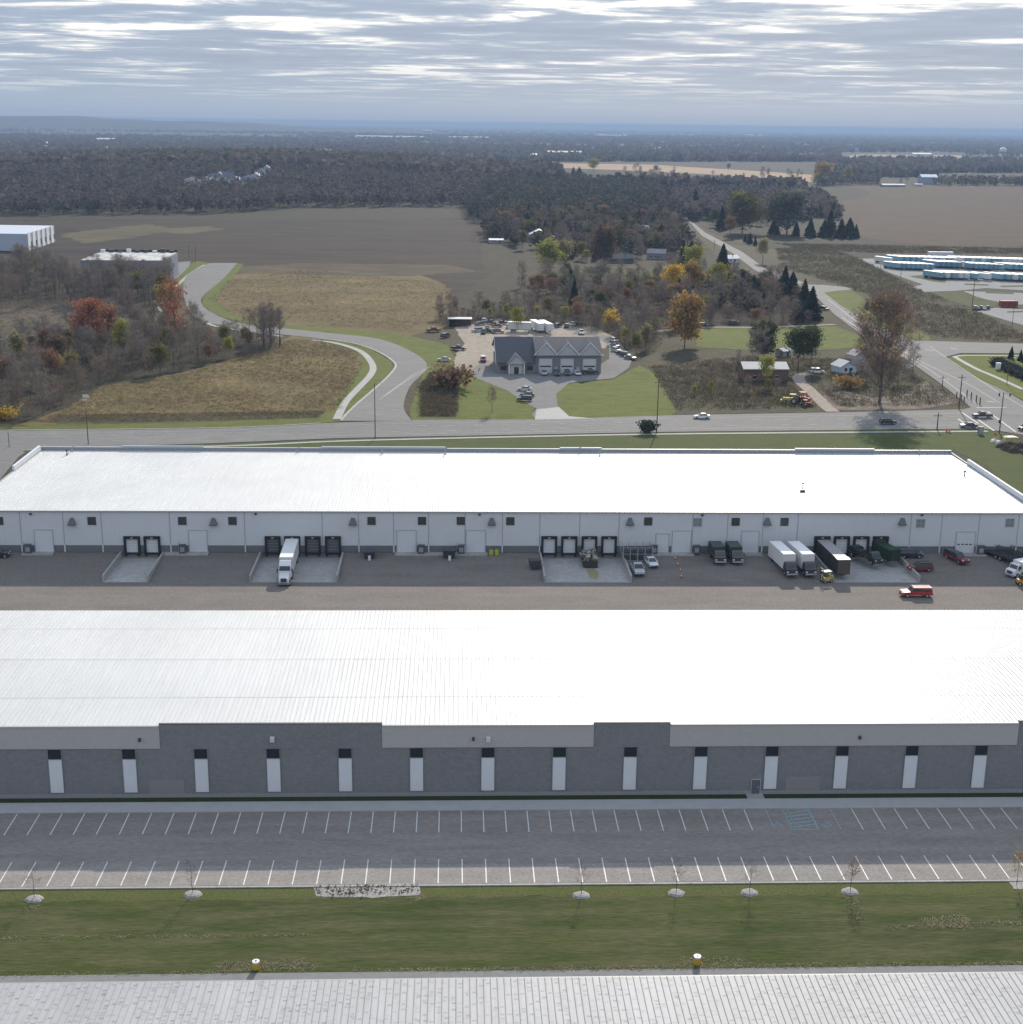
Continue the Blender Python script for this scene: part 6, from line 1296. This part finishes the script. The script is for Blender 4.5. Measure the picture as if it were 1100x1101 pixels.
skip(397.5, 599.5, 2.4, 1.7, 1.3, DS, 'small dark waste skip by the wall right of the second pit')
skip(483, 599, 2.6, 1.9, 1.5, DS, 'dark waste skip before the wall left of the yellow barrels')
skip(575, 611, 2.2, 1.9, 1.7, ('skip_grey', (.06, .058, .056), .8), 'low dark skip outside the wing wall of the scrap pit', 10)
o = MB(); x, y, z = Y(397.5, 600)
for px, py, nm in ((397.5, 601.5, 'small'), (483.5, 601.5, 'larger')):
    x, y, z = Y(px, py); tag(MB().cyl((x, y-.6, z), .28, .9, n=12).build('gas_cylinder', WHITEM), 'white gas cylinder standing in front of the %s dark skip' % nm, 'gas cylinder')
def scrap():
    x, y, z = Y(633.5, 601); t = empty('scrap_skip', (x, y, ZY), 0, 'open skip heaped with tangled scrap at the third door of its pit', 'skip')
    bx(-1.4, 1.4, -3.2, 2.4, .15, 1.5).build('body', mat('scrap_skip_paint', (.05, .055, .045), .8, noise=.4, nscale=1.5), t)
    hp = MB(); rs = random.Random(4); mats = [mat('scrap_grey', (.2, .2, .19), .8), mat('scrap_pale', (.40, .39, .35), .8), mat('scrap_dark', (.05, .05, .045), .9), mat('scrap_olive', (.14, .14, .08), .9)]
    for k in range(130):
        a = Vector((rs.uniform(-1.3, 1.3), rs.uniform(-3, 2.2), 1.4+rs.uniform(0, 1.1)*(1-abs(rs.uniform(-1, 1))*.5))); s = Vector((rs.uniform(.1, .5), rs.uniform(.1, .5), rs.uniform(.05, .25))); hp.m = rs.randrange(4)
        M = Matrix.Rotation(rs.uniform(0, 3), 3, Vector((rs.uniform(-1, 1), rs.uniform(-1, 1), 1)).normalized())
        hp.add([a+M@Vector((i*s.x, j*s.y, k2*s.z)) for k2 in (-1, 1) for i, j in ((-1, -1), (1, -1), (1, 1), (-1, 1))], [(0, 3, 2, 1), (4, 5, 6, 7), (0, 1, 5, 4), (1, 2, 6, 5), (2, 3, 7, 6), (3, 0, 4, 7)])
    hp.build('scrap_heap', mats, t)
    q = [Y(637, 611), Y(638.5, 622)]
    sheet('yard_stain', [(q[0][0]-.5, q[0][1]+1), (q[0][0]+.4, q[0][1]+1), (q[0][0]+.9, q[1][1]+4), (q[1][0]+.5, q[1][1]), (q[1][0]-.6, q[1][1]+1), (q[0][0]-.9, q[1][1]+6)], ZY+.012, mat('yellow_stain', (.30, .27, .13), .8, noise=.3, nscale=1), .25, .7)
scrap()
for k, (a, b) in enumerate(((726, 601.5), (729, 607.5), (731.5, 614), (732.5, 620.5))):
    x, y, z = Y(a, b); t = empty('traffic_cone', (x, y, z), 0, ['nearest to the wall', 'second from the wall', 'third from the wall', 'farthest from the wall'][k]+' in a line of orange and white cones in the yard', 'traffic cone', 'cones in the yard')
    MB().cyl((0, 0, .04), .17, .66, n=8, r2=.04).build('cone', mat('cone_orange', (.75, .16, .05), .6), t); bx(-.22, .22, -.22, .22, 0, .04).build('base', BLACK, t); MB().cyl((0, 0, .3), .135, .18, n=8, r2=.1).build('band', WHITEM, t)
def lowboy(px, py, head, lab):
    x, y, z = Y(px, py); t = empty('lowboy_trailer', (x, y, z), math.radians(head), lab, 'trailer', 'low black trailers by the right edge')
    bx(-4.5, 4.5, -1.2, 1.2, .8, 1.0).build('deck', mat('black_deck', (.03, .032, .032), .7), t); r = MB()
    for s in (-1.2, 1.15):
        r.box(-4.5, 4.5, s, s+.05, 1.9, 2.0)
        for k in range(10): r.box(-4.5+k, -4.4+k, s, s+.05, 1.001, 1.9)
    r.build('rail', DARKM, t)
    for s in (-1, 1):
        for xx in (-.6, .5): wheel(t, xx, s*1.0, .4, .28, s)
    bx(4.5, 5.8, -.08, .08, .6, .75).build('drawbar', DARKM, t)
lowboy(1077, 601, -62, 'left low black railed trailer near the right edge of the yard'); lowboy(1092, 600, -62, 'right low black railed trailer near the right edge of the yard')
x, y, z = Y(1099, 629); t = empty('small_loader', (x, y, z), 0, 'orange and yellow loader just entering at the right edge of the yard', 'loader')
bx(-1, 1.2, -.6, .6, .4, 1.2).build('body', mat('loader_orange', (.6, .3, .06), .5), t); bx(-.6, .5, -.5, .5, 1.2, 2.0).build('cab', GLASS, t)
for xx in (-.7, .8):
    for s in (-1, 1): wheel(t, xx, s*.6, .4, .28, s)

# road traffic and garage
car('sedan', C_['white'], 754.5, 450.2, 178, 'white sedan driving on the main road')
car('suv', C_['dkgreen'], 954.5, 456.5, 3, 'dark green suv driving on the main road in the shadow of the big tree')
car('pickup', C_['dkgrey'], 1056, 449.5, 180, 'dark pickup with pale roof crossing the junction', top=None)
t = COL.objects[-1]
car('sedan', C_['navy'], 1041, 460, 176, 'dark blue car waiting at the junction under the pickup')
car('suv', C_['black'], 1103, 463, 200, 'dark car just entering the junction from the right edge')
car('suv', C_['black'], 886.5, 333.5, -62, 'black car driving alone down the country road')
car('van', C_['white'], 878.5, 401.5, 0, 'white minivan parked at the end of the dirt drive')
for a in ((564, 420.5, C_['silver'], 'sedan', 'silver car, rearmost of three parked on the forecourt'), (567, 426.5, C_['grey'], 'sedan', 'grey car, middle one of three parked on the forecourt'), (564, 431.5, C_['dkgreen'], 'suv', 'black car, nearest of three parked on the forecourt')):
    car(a[3], a[2], a[0], a[1], 172, a[4])
car('suv', C_['silver'], 585, 403.4, -92, 'silver suv before the left garage door'); car('suv', C_['black'], 599, 404, -90, 'small black car between left and middle garage doors')
car('suv', C_['dkgrey'], 610, 403.5, -90, 'charcoal suv before the middle garage door'); car('sedan', C_['white'], 620.5, 403.5, -80, 'white car right of the charcoal suv by the garage'); car('pickup', C_['black'], 634.5, 402.6, 0, 'black pickup side-on before the right garage door')
car('pickup', C_['white'], 625, 359.5, -90, 'white pickup parked behind the right end of the garage'); car('pickup', C_['maroon'], 519.5, 389, -88, 'red and white pickup on the gravel left of the garage', top=C_['white'])
for k, (a, b, c, h, s) in enumerate(((660, 368, 'silver', -70, 'farthest silver'), (661.5, 373.5, 'grey', -60, 'grey second'), (662.5, 378.5, 'silver', -60, 'pale third'), (668.5, 381.5, 'black', -40, 'black fourth'), (673, 383.5, 'dkgrey', -40, 'charcoal fifth'), (677.5, 386.5, 'grey', -35, 'grey nearest'))):
    car('sedan' if k % 2 else 'suv', C_[c], a, b, h, s+' car in the row along the curved driveway')
car('sedan', C_['dkgrey'], 506, 404, 80, 'dark car at the left corner of the garage'); car('suv', C_['white'], 547, 353, 80, 'white vehicle behind the left corner of the garage roof')
car('suv', C_['navy'], 756.5, 351.5, 0, 'dark blue car at the left of the gravel lane'); car('suv', C_['black'], 789.5, 349, 0, 'black car parked on the gravel lane before the mixed wood')
for k, (a, b, c) in enumerate(((600, 352, 'blue'), (609, 352.5, 'grey'), (615, 350.5, 'white'), (621, 351, 'black'))): car('suv', C_[c], a, b, 60+30*k, ['blue', 'grey', 'white', 'black'][k]+' car among those parked behind the containers')
for k, (a, b, c) in enumerate(((516, 350, 'grey'), (521, 346.5, 'white'), (528, 349, 'dkgrey'), (534, 352, 'maroon'), (513, 357, 'silver'), (520, 359, 'black'), (528, 358, 'dkgreen'), (536, 358.5, 'grey'), (539, 349.5, 'navy'), (524, 354, 'tan'))):
    car(['sedan', 'suv', 'pickup'][k % 3], C_[c], a, b, 30+47*k, ['grey car at the left', 'white suv at the rear left', 'charcoal pickup in the middle', 'maroon car at the right', 'silver suv at the near left', 'black pickup at the near left', 'dark green car at the near middle', 'grey suv at the near right', 'navy pickup at the rear right', 'tan car in the centre'][k]+' of the salvage cluster on the gravel yard')
car('pickup', C_['maroon'], 466, 357, 20, 'rusty red truck at the left side of the gravel yard'); car('van', C_['dkgrey'], 479, 363, 60, 'dark van below the rusty red truck')
car('pickup', C_['black'], 493, 376.5, -20, 'dark pickup on the grass left of the gravel yard'); car('sedan', C_['silver'], 477.5, 388.5, 175, 'pale car on the grass above the brown bush')
def cont(px, py, head, L_, lab, side, roofm, h=3.9, group=None, small=False):
    x, y = G(px, py); t = empty('semi_trailer', (x, y, .16), math.radians(head), lab, 'trailer', group)
    if small:
        w = 1.22; bx(-.0, L_, -w, w, 1.1, h).build('side_wall', side, t); bx(0, L_, -w, w, h+.01, h+.08).build('trailer_roof', roofm, t); bx(.3, L_-.3, -.5, .5, .5, 1.099).build('chassis', DARKM, t)
        MB().cyl((L_-2, -w+.1, .5), .5, 2*w-.2, 'y', 8).build('wheel', TYRE, t); bx(-.06, -.001, -w+.1, w-.1, 1.2, h-.1).build('end_door', side, t)
    else:
        trailer_parts(t, 0, L_, side, roofm, side, h)
        for s in (-1, 1):
            for xx in (L_-1.5, L_-2.7): wheel(t, xx, s*1.05, .5, .35, s)
            bx(2.3, 2.5, s*.8-.08, s*.8+.08, 0, 1.1).build('landing_leg', GREYM, t)
    return t
TRW = mat('trailer_roof_white', (.72, .72, .70), .5, noise=.06)
cont(571, 357.5, 172, 9.5, 'long pale semi trailer behind the garage roof, left of the white pair', SIDEW, TRW, 4.1)
cont(582, 359, 103, 13, 'left of two white trailers parked side by side behind the garage', SIDEW, TRW, 4.1); cont(591.5, 359.5, 103, 13, 'right of two white trailers parked side by side behind the garage', SIDEW, TRW, 4.1)
# trailer lot
SB = mat('trailer_blue', (.20, .36, .43), .5); SB2 = mat('trailer_dull_blue', (.14, .27, .36), .5); RW = mat('far_trailer_roof', (.74, .76, .76), .5)
def trow(x0, x1, y0, y1, n, sides, where, L_=14.5):
    for k in range(n):
        f = k/max(1, n-1); a = x0+(x1-x0)*f; b = y0+(y1-y0)*f
        m, c = random.choice(sides); cont(a, b, 116, L_, c+' trailer with white roof '+where, m, RW, 4.0, 'trailers parked in the distant lot', True)
SW2 = (SIDEW, 'white-sided'); SBL = (SB, 'light blue sided'); SB3 = (SB2, 'dull blue sided')
trow(958, 958, 284.5, 284.5, 1, [SW2], 'standing alone at the left end of the distant lot')
trow(968, 1003, 290.3, 291.5, 8, [SBL, SB3, SBL], 'in the second row from the back, left block')
trow(970, 1028, 283, 284.5, 10, [SBL, SW2], 'in the back row, left block')
trow(1010, 1038, 288.5, 289.5, 6, [SB3, SW2], 'in the middle block of the distant lot')
trow(1013, 1041, 300.8, 301.5, 5, [SW2, SBL], 'in the front row, left block'); trow(1051, 1064, 302, 302.4, 2, [SBL, SW2], 'in the front row, centre'); trow(1078, 1116, 302.6, 304, 6, [SBL, SBL, SW2], 'in the front row, right block')
trow(1046, 1078, 290.5, 292, 7, [SBL, SB3], 'in the second row, centre block'); trow(1088, 1125, 291.5, 293, 7, [SBL, SB3], 'in the second row, right block'); trow(1036, 1120, 284, 286.5, 16, [SW2, SBL], 'in the back row, right block')
cont(1024, 278, 180, 17, 'white trailer parked crosswise behind the back row', SIDEW, RW, 4.2, None, True)
x, y = G(1084, 330); t = empty('red_container', (x, y, .12), .05, 'red open container on the car park at the right', 'container')
bx(-4.3, 4.3, -1.3, 1.3, .2, 2.9).build('body', mat('container_red', (.38, .05, .04), .6, noise=.15), t); bx(-4.2, 4.2, -1.2, 1.2, 2.901, 2.95).build('cover', mat('container_red_dark', (.20, .03, .03), .6), t)
for a, b in ((-3.9, -1.4), (-1.1, 1.4), (1.7, 4)): bx(a, b, -1.36, -1.301, .5, 2.6).build('panel', mat('container_red_dark', (.20, .03, .03), .6), t)
for k in range(5): car(['suv', 'sedan'][k % 2], C_[['silver', 'grey', 'navy', 'white', 'dkgrey'][k]], 1048+k*3.3, 332.6+(k % 2)*.8, 80, ['leftmost silver', 'grey second', 'navy middle', 'white fourth', 'rightmost charcoal'][k]+' car in the short row left of the red container')
# old machines by the dirt drive
def tractor(px, py, col, lab, s=1, head=20):
    x, y = G(px, py); t = empty('old_tractor', (x, y, .1), math.radians(head), lab, 'tractor'); t.scale = (s, s, s); m = mat(*col)
    bx(-.5, 2.0, -.45, .45, .8, 1.5).box(-1.3, -.3, -.7, .7, .9, 1.3).build('body', m, t); c = MB()
    for a in (-1.1, .1):
        for q in (-.6, .6): c.box(a-.04, a+.04, q-.04, q+.04, 1.3, 2.4)
    c.build('roll_frame', DARKM, t); bx(-1.3, .3, -.75, .75, 2.4, 2.5).build('canopy', m, t)
    for q in (-1, 1): wheel(t, -.9, q*.85, .8, .35, q); wheel(t, 1.5, q*.7, .45, .25, q)
    MB().tube((1.4, 0, 1.5), (1.4, 0, 2.3), .05, .05, 6).build('exhaust', DARKM, t); bx(2.3, 2.6, -.9, .9, .2, .9).box(1.9, 2.3, -.5, -.4, .4, .7).box(1.9, 2.3, .4, .5, .4, .7).build('bucket', m, t)
tractor(864, 434, ('faded_red', (.30, .06, .05), .7), 'faded red old tractor at the mouth of the dirt drive', 1.4, -70); tractor(850, 434, ('faded_yellow', (.42, .33, .08), .7), 'yellow old machine left of the faded red tractor', 1.2, 160)
tractor(867, 437, ('faded_orange', (.36, .16, .08), .7), 'small orange machine just in front of the faded red tractor', .8, 10)

# ------------------------------------------------------------------ poles, signs, small things
def pole(px, py, top, lab, kind='utility', r=.16, z=0):
    x, y = G(px, py); d = f0 + RT*((px-550)/F) - UP*((top-550.5)/F); h = H+d.z*(y/d.y)-z
    nm = dict(utility='utility_pole', lamp='street_lamp', sign='sign_post')[kind]; t = empty(nm, (x, y, z), 0, lab, dict(utility='utility pole', lamp='street lamp', sign='sign post')[kind])
    MB().tube((0, 0, 0), (0, 0, h), r, r*.7, 8).build('pole', WOODP if kind == 'utility' else mat('dark_pole_steel', (.09, .085, .08), .6), t)
    if kind == 'utility': bx(-1.2, 1.2, -.06, .06, h-.9, h-.75).build('crossarm', WOODP, t); [MB().cyl((a, 0, h-.75), .06, .18, n=6).build('insulator', GREYM, t) for a in (-1.1, 1.1)]
    if kind == 'lamp': MB().tube((0, 0, h-.1), (1.6, 0, h+.1), .06, .05, 6).build('arm', GREYM, t); bx(1.3, 2.1, -.15, .15, h+.02, h+.16).build('lamp_head', GREYM, t)
    return t, h
pole(403.5, 472, 412, 'slim dark pole on the verge below the mouth of the winding road', 'lamp', .14); pole(95, 478, 438, 'slim dark pole on the main road verge at the left', 'lamp', .14); pole(10, 481, 464, 'short post on the main road verge nearest the left edge', 'sign', .1)
pole(706, 465.5, 408, 'wooden pole beside the small dark evergreen', 'utility'); pole(1007.5, 462, 444, 'dark wooden pole on the verge left of the waiting blue car', 'utility', .2)
pole(1031, 440, 403, 'tall wooden pole at the corner of the crossing roads', 'utility', .2); pole(1013, 417, 404, 'shorter wooden pole up the country road from the corner', 'utility'); pole(1045, 333, 298, 'tall dark lamp pole left of the red container', 'lamp', .2)
pole(945.5, 304, 284, 'thin lamp pole at the left side of the trailer lot', 'lamp'); pole(968.5, 299, 289, 'thin lamp pole before the second trailer row', 'lamp'); pole(1088, 353, 322, 'thin lamp pole on the grass right of the embankment', 'lamp', .12)
pole(1082.5, 414, 385, 'thin pole beside the footpath of the green corner plot', 'lamp', .12); pole(768, 268, 258, 'leaning wooden pole beside the country road', 'utility'); pole(203.5, 281, 264, 'thin white pole at the far end of the winding road', 'sign', .15); pole(210.5, 281, 265, 'second thin white pole at the far end of the winding road', 'sign', .15)
t, h = pole(1074.5, 466, 422, 'signal pole with a long pale arm at the junction', 'sign', .18)
MB().tube((-1.4, 0, h-.1), (2.2, 0, h-.1), .12, .1, 6).build('arm', mat('pale_arm', (.6, .6, .58), .5), t)
for a in (-1.2, 1.9): bx(a-.15, a+.15, -.15, .15, h-1.1, h-.2).build('signal_head', DARKM, t)
bx(-.5, .1, -.2, .2, 3, 4).build('control_box', DARKM, t)
for k, (a, b) in enumerate(((1028.5, 427.5), (1033.5, 430), (1036.5, 432.5), (1039.5, 427), (1044, 430), (1049.5, 433), (1053.5, 435.5))):
    x, y = G(a, b); o = MB(); o.cyl((0, 0, 0), .2, 2.2 if k > 2 else 1.5, n=8); o.cyl((0, 0, 2.2 if k > 2 else 1.5), .2, .12, n=8, r2=.1); o = o.build('bollard', WOODP); o.location = (x, y, .15)
    tag(o, ('wooden bollard standing in the weeds at the road corner, %s' if k < 3 else 'wooden bollard on the pale shoulder at the corner, %s') % ['leftmost', 'middle', 'right', 'first from the left', 'second from the left', 'third from the left', 'nearest the junction'][k], 'bollard', 'bollards at the corner')
x, y = G(1054, 467); t = empty('signal_cabinet', (x, y, .05), 0, 'grey green signal cabinet on the verge by the waiting blue car', 'cabinet'); bx(-.7, .7, -.5, .5, .1, 2.2).build('body', mat('cabinet_green_grey', (.16, .19, .15), .6), t); bx(-.6, .6, -.54, -.501, .3, 2.0).build('door', mat('cabinet_plate', (.30, .32, .33), .5), t); bx(-.8, .8, -.6, .6, 0, .1).build('base', CONC, t)
x, y = G(1086, 476.5); t = empty('site_trailer', (x, y, .05), .1, 'yellow box trailer with white lid left among earth heaps at the junction', 'trailer')
bx(-1.9, 1.9, -.9, .9, .5, 1.7).build('body', mat('box_yellow', (.42, .36, .14), .6), t); bx(-1.5, 1.2, -.95, .95, 1.71, 1.85).build('lid', WHITEM, t); bx(1.9, 3, -.06, .06, .45, .6).build('drawbar', DARKM, t)
for q in (-1, 1): wheel(t, -.2, q*.95, .35, .2, q)
for k, (a, b, c, nm) in enumerate(((1069, 475.5, (.62, .60, .58), 'white sack with red stripe heaped beside the yellow box trailer'), (1074, 477, (.5, .5, .48), 'second white sack between the striped sack and the yellow trailer'))):
    x, y = G(a, b); mb = MB(); mb.prism([(-1, 0), (1, 0), (.8, .7), (.1, .95), (-.7, .6)], -.6, .6); o = mb.build('material_sack', mat('sack_%d' % k, c, .8)); o.location = (x, y, .05); o.rotation_euler = (0, 0, .3); tag(o, nm, 'sack')
    if k == 0: bx(-.15, .1, -.63, .63, .05, .96).build('stripe', mat('cone_orange', (.75, .16, .05), .6), o)
for k, (a, b) in enumerate(((1018, 464.5), (1021, 465.5), (1070, 466.8), (1089, 468.5))):
    x, y = G(a, b); t = empty('traffic_cone', (x, y, .12), 0, ['left cone of two on the verge by the dark pole', 'right cone of two on the verge by the dark pole', 'cone at the foot of the signal pole', 'cone right of the signal pole at the kerb'][k]+', orange', 'traffic cone')
    MB().cyl((0, 0, .05), .3, 1.0, n=8, r2=.07).build('cone', mat('cone_orange', (.75, .16, .05), .6), t); bx(-.38, .38, -.38, .38, 0, .05).build('base', BLACK, t)
for k in range(5):
    a, b = ((1090, 486), (1097, 481), (1084, 484), (1079, 481), (1104, 488))[k]; x, y = G(a, b); mb = MB(); rs = random.Random(k); n = 12; vs = [(2.2*cos(i*6.28/n)*rs.uniform(.8, 1.2), 1.6*sin(i*6.28/n)*rs.uniform(.8, 1.2), 0) for i in range(n)]+[(1.1*cos(i*6.28/n)*rs.uniform(.8, 1.3), .8*sin(i*6.28/n)*rs.uniform(.8, 1.3), rs.uniform(.7, 1.2)) for i in range(n)]+[(0, 0, 1.5)]
    mb.add(vs, [(i, (i+1) % n, (i+1) % n+n, i+n) for i in range(n)]+[(n+i, n+(i+1) % n, 2*n) for i in range(n)]); o = mb.build('earth_heap', field_mat('heap_earth', [(.06, .05, .04), (.085, .07, .05), (.045, .038, .03)], .3, 1, 4, .1)); o.location = (x, y, .03)
    tag(o, ['nearest middle', 'rear right', 'middle left', 'leftmost', 'nearest right'][k]+' dark earth heap at the right end of the road verge', 'earth heap', 'earth heaps')
for k, (a, b) in enumerate(((275.5, 1042), (749.5, 1036.5))):
    x, y = G(a, b); t = empty('hydrant', (x, y, .04), 0, ['left', 'right'][k]+' yellow stub post with white cap on the grass edge behind the nearest roof', 'utility post', 'yellow stub posts')
    MB().cyl((0, 0, 0), .36, .75, n=14).build('body', mat('stub_yellow', (.55, .36, .05), .5), t); MB().cyl((0, 0, .751), .38, .16, n=14).build('cap', WHITEM, t); MB().cyl((0, 0, .912), .1, .05, n=8).build('valve', DARKM, t)
x, y = G(1070, 398); t = empty('white_kiosk', (x+1, y, .1), 0, 'small white kiosk box on the green corner plot', 'kiosk'); bx(-.8, .8, -.5, .5, .3, 2.4).build('body', WHITEM, t); bx(-.9, .9, -.6, .6, 2.401, 2.55).box(-.7, .7, -.4, .4, 0, .299).build('roof', GREYM, t)
x, y = G(976.5, 397.5); t = empty('roadside_sign', (x, y, .1), 0, 'low white board sign at the kerb right of the huge tree', 'sign'); bx(-2.1, 2.1, -.08, .08, .8, 1.6).build('board', WHITEM, t); [bx(a-.06, a+.06, .081, .16, 0, 1.6).build('post', GREYM, t) for a in (-1.6, 1.6)]
x, y = G(92.5, 432); t = empty('site_sign', (x, y, .1), 0, 'white sign boards standing in the dry field at the left', 'sign'); bx(-.9, .9, -.05, .05, 1.2, 2.1).box(-1.1, .2, -.05, .05, .2, .7).build('board', WHITEM, t); [bx(a-.05, a+.05, .051, .13, 0, 2.1).build('post', GREYM, t) for a in (-.7, .7)]

# ------------------------------------------------------------------ far houses
HW = [(.40, .42, .45), (.55, .56, .57), (.34, .36, .40), (.30, .27, .25), (.48, .46, .43)]; HR = [(.12, .13, .17), (.22, .23, .27), (.10, .11, .14), (.34, .35, .38)]
th = [(208, 203, 22, 'large pale gabled house nearest in the far housing row')]+[(222+k*3.4, 201.2-k*1.35, 12, 'house with dark blue roof in the far housing row through the forest') for k in range(10)]+[(262+k*4, 186.5-k*1.0, 12, 'house with dark blue roof in the upper far housing row') for k in range(7)]
for k, (a, b, w, lab) in enumerate(th):
    c = 0 if k == 0 else k
    t = house(a, b+3.5, w*.82, 10, 6 if k else 8, 3.6, (.55, .57, .60) if k == 0 else random.choice(HW[:3]), random.choice(HR[:3]), random.uniform(-.3, .3), lab, 'house', random.choice('xy'), 0, 'houses of the far housing row' if k else None)
    z = 12
    for _ in range(6): x, y = G(a, b+1, z); z = knoll(x, y)
    t.location = (x, y, z+1.2)
for k in range(46):
    a, b = random.choice([(random.uniform(30, 160), random.uniform(158, 166)), (random.uniform(150, 330), random.uniform(160, 178)), (random.uniform(330, 370), random.uniform(166, 171)), (random.uniform(600, 1090), random.uniform(152, 164)), (random.uniform(390, 560), random.uniform(147, 152))])
    d = (86*1500/(b-133+(550-a)*.0134)); s = max(1, d/3800)
    house(a, b, 16*s, 12, 11, 5, random.choice(HW), random.choice(HR+[(.6, .62, .64), (.7, .72, .74)]), random.uniform(-.5, .5), 'pale speck-like house among the far woods', 'house', random.choice('xy'), 0, 'scattered houses among the far woods', simple=True)
for k, (a, b, w, h, c, lab) in enumerate(((113, 154.5, 60, 16, .80, 'white distant industrial shed above the left forest'), (402, 149.3, 200, 14, .72, 'long white distant factory, left one near the horizon'), (440, 149.8, 150, 14, .62, 'tan long distant factory beside the white one'), (504, 150, 220, 13, .55, 'pale long distant factory right of the tan one'), (459, 147, 60, 40, .5, 'tall pale block behind the distant factories'), (607, 170.5, 90, 16, .38, 'brick coloured distant hall above the tan stubble'), (575, 173, 26, 14, .8, 'white tank-like shed in the trees above the tan stubble'), (657, 147, 260, 12, .5, 'long pale distant hall right of the centre near the horizon'), (812, 146.5, 240, 12, .45, 'pale distant hall near the horizon on the right'), (992, 169, 60, 10, .6, 'pale sheds on the upper stubble strip'))):
    house(a, b, w, 40, h, 3, (c, c*.96, c*.92) if k != 5 else (.42, .30, .26), (c*.9, c*.92, c*.94), 0, lab, 'industrial building', 'x', 0, name='industrial_building', simple=True)
x, y = G(1077, 178); t = empty('water_tower', (x, y, 0), 0, 'distant white water tower above the right woods', 'water tower')
MB().cyl((0, 0, 0), 2, 34, n=10).build('stem', GREYM, t); mb = MB(); mb.cyl((0, 0, 28), 2, 6, n=14, r2=9); mb.cyl((0, 0, 34), 9, 6, n=14); mb.cyl((0, 0, 40), 9, 5, n=14, r2=2); mb.build('tank', WHITEM, t)
x, y = G(594, 141.5); t = empty('radio_mast', (x, y, 0), 0, 'thin mast on the horizon near the middle', 'mast'); MB().tube((0, 0, 0), (0, 0, 118), 4, 2, 4).build('mast', GREYM, t); bx(-7, 7, -3, 3, 90, 97).build('antenna', GREYM, t)
# ------------------------------------------------------------------ haze
def haze():
    o = bx(-45000, 45000, -3000, 60000, -3, 122).build('haze', None if 0 else bpy.data.materials.new('haze_air')); m = o.data.materials[0]; m.use_nodes = True; nt = m.node_tree; nt.nodes.clear()
    v = nt.nodes.new('ShaderNodeVolumePrincipled'); out = nt.nodes.new('ShaderNodeOutputMaterial'); nt.links.new(v.outputs[0], out.inputs['Volume'])
    v.inputs['Color'].default_value = (.32, .45, .66, 1); v.inputs['Density'].default_value = 9.5e-5; v.inputs['Anisotropy'].default_value = .15
    tag(o, 'thin blue haze over the far country', 'haze', None, 'stuff')
haze()
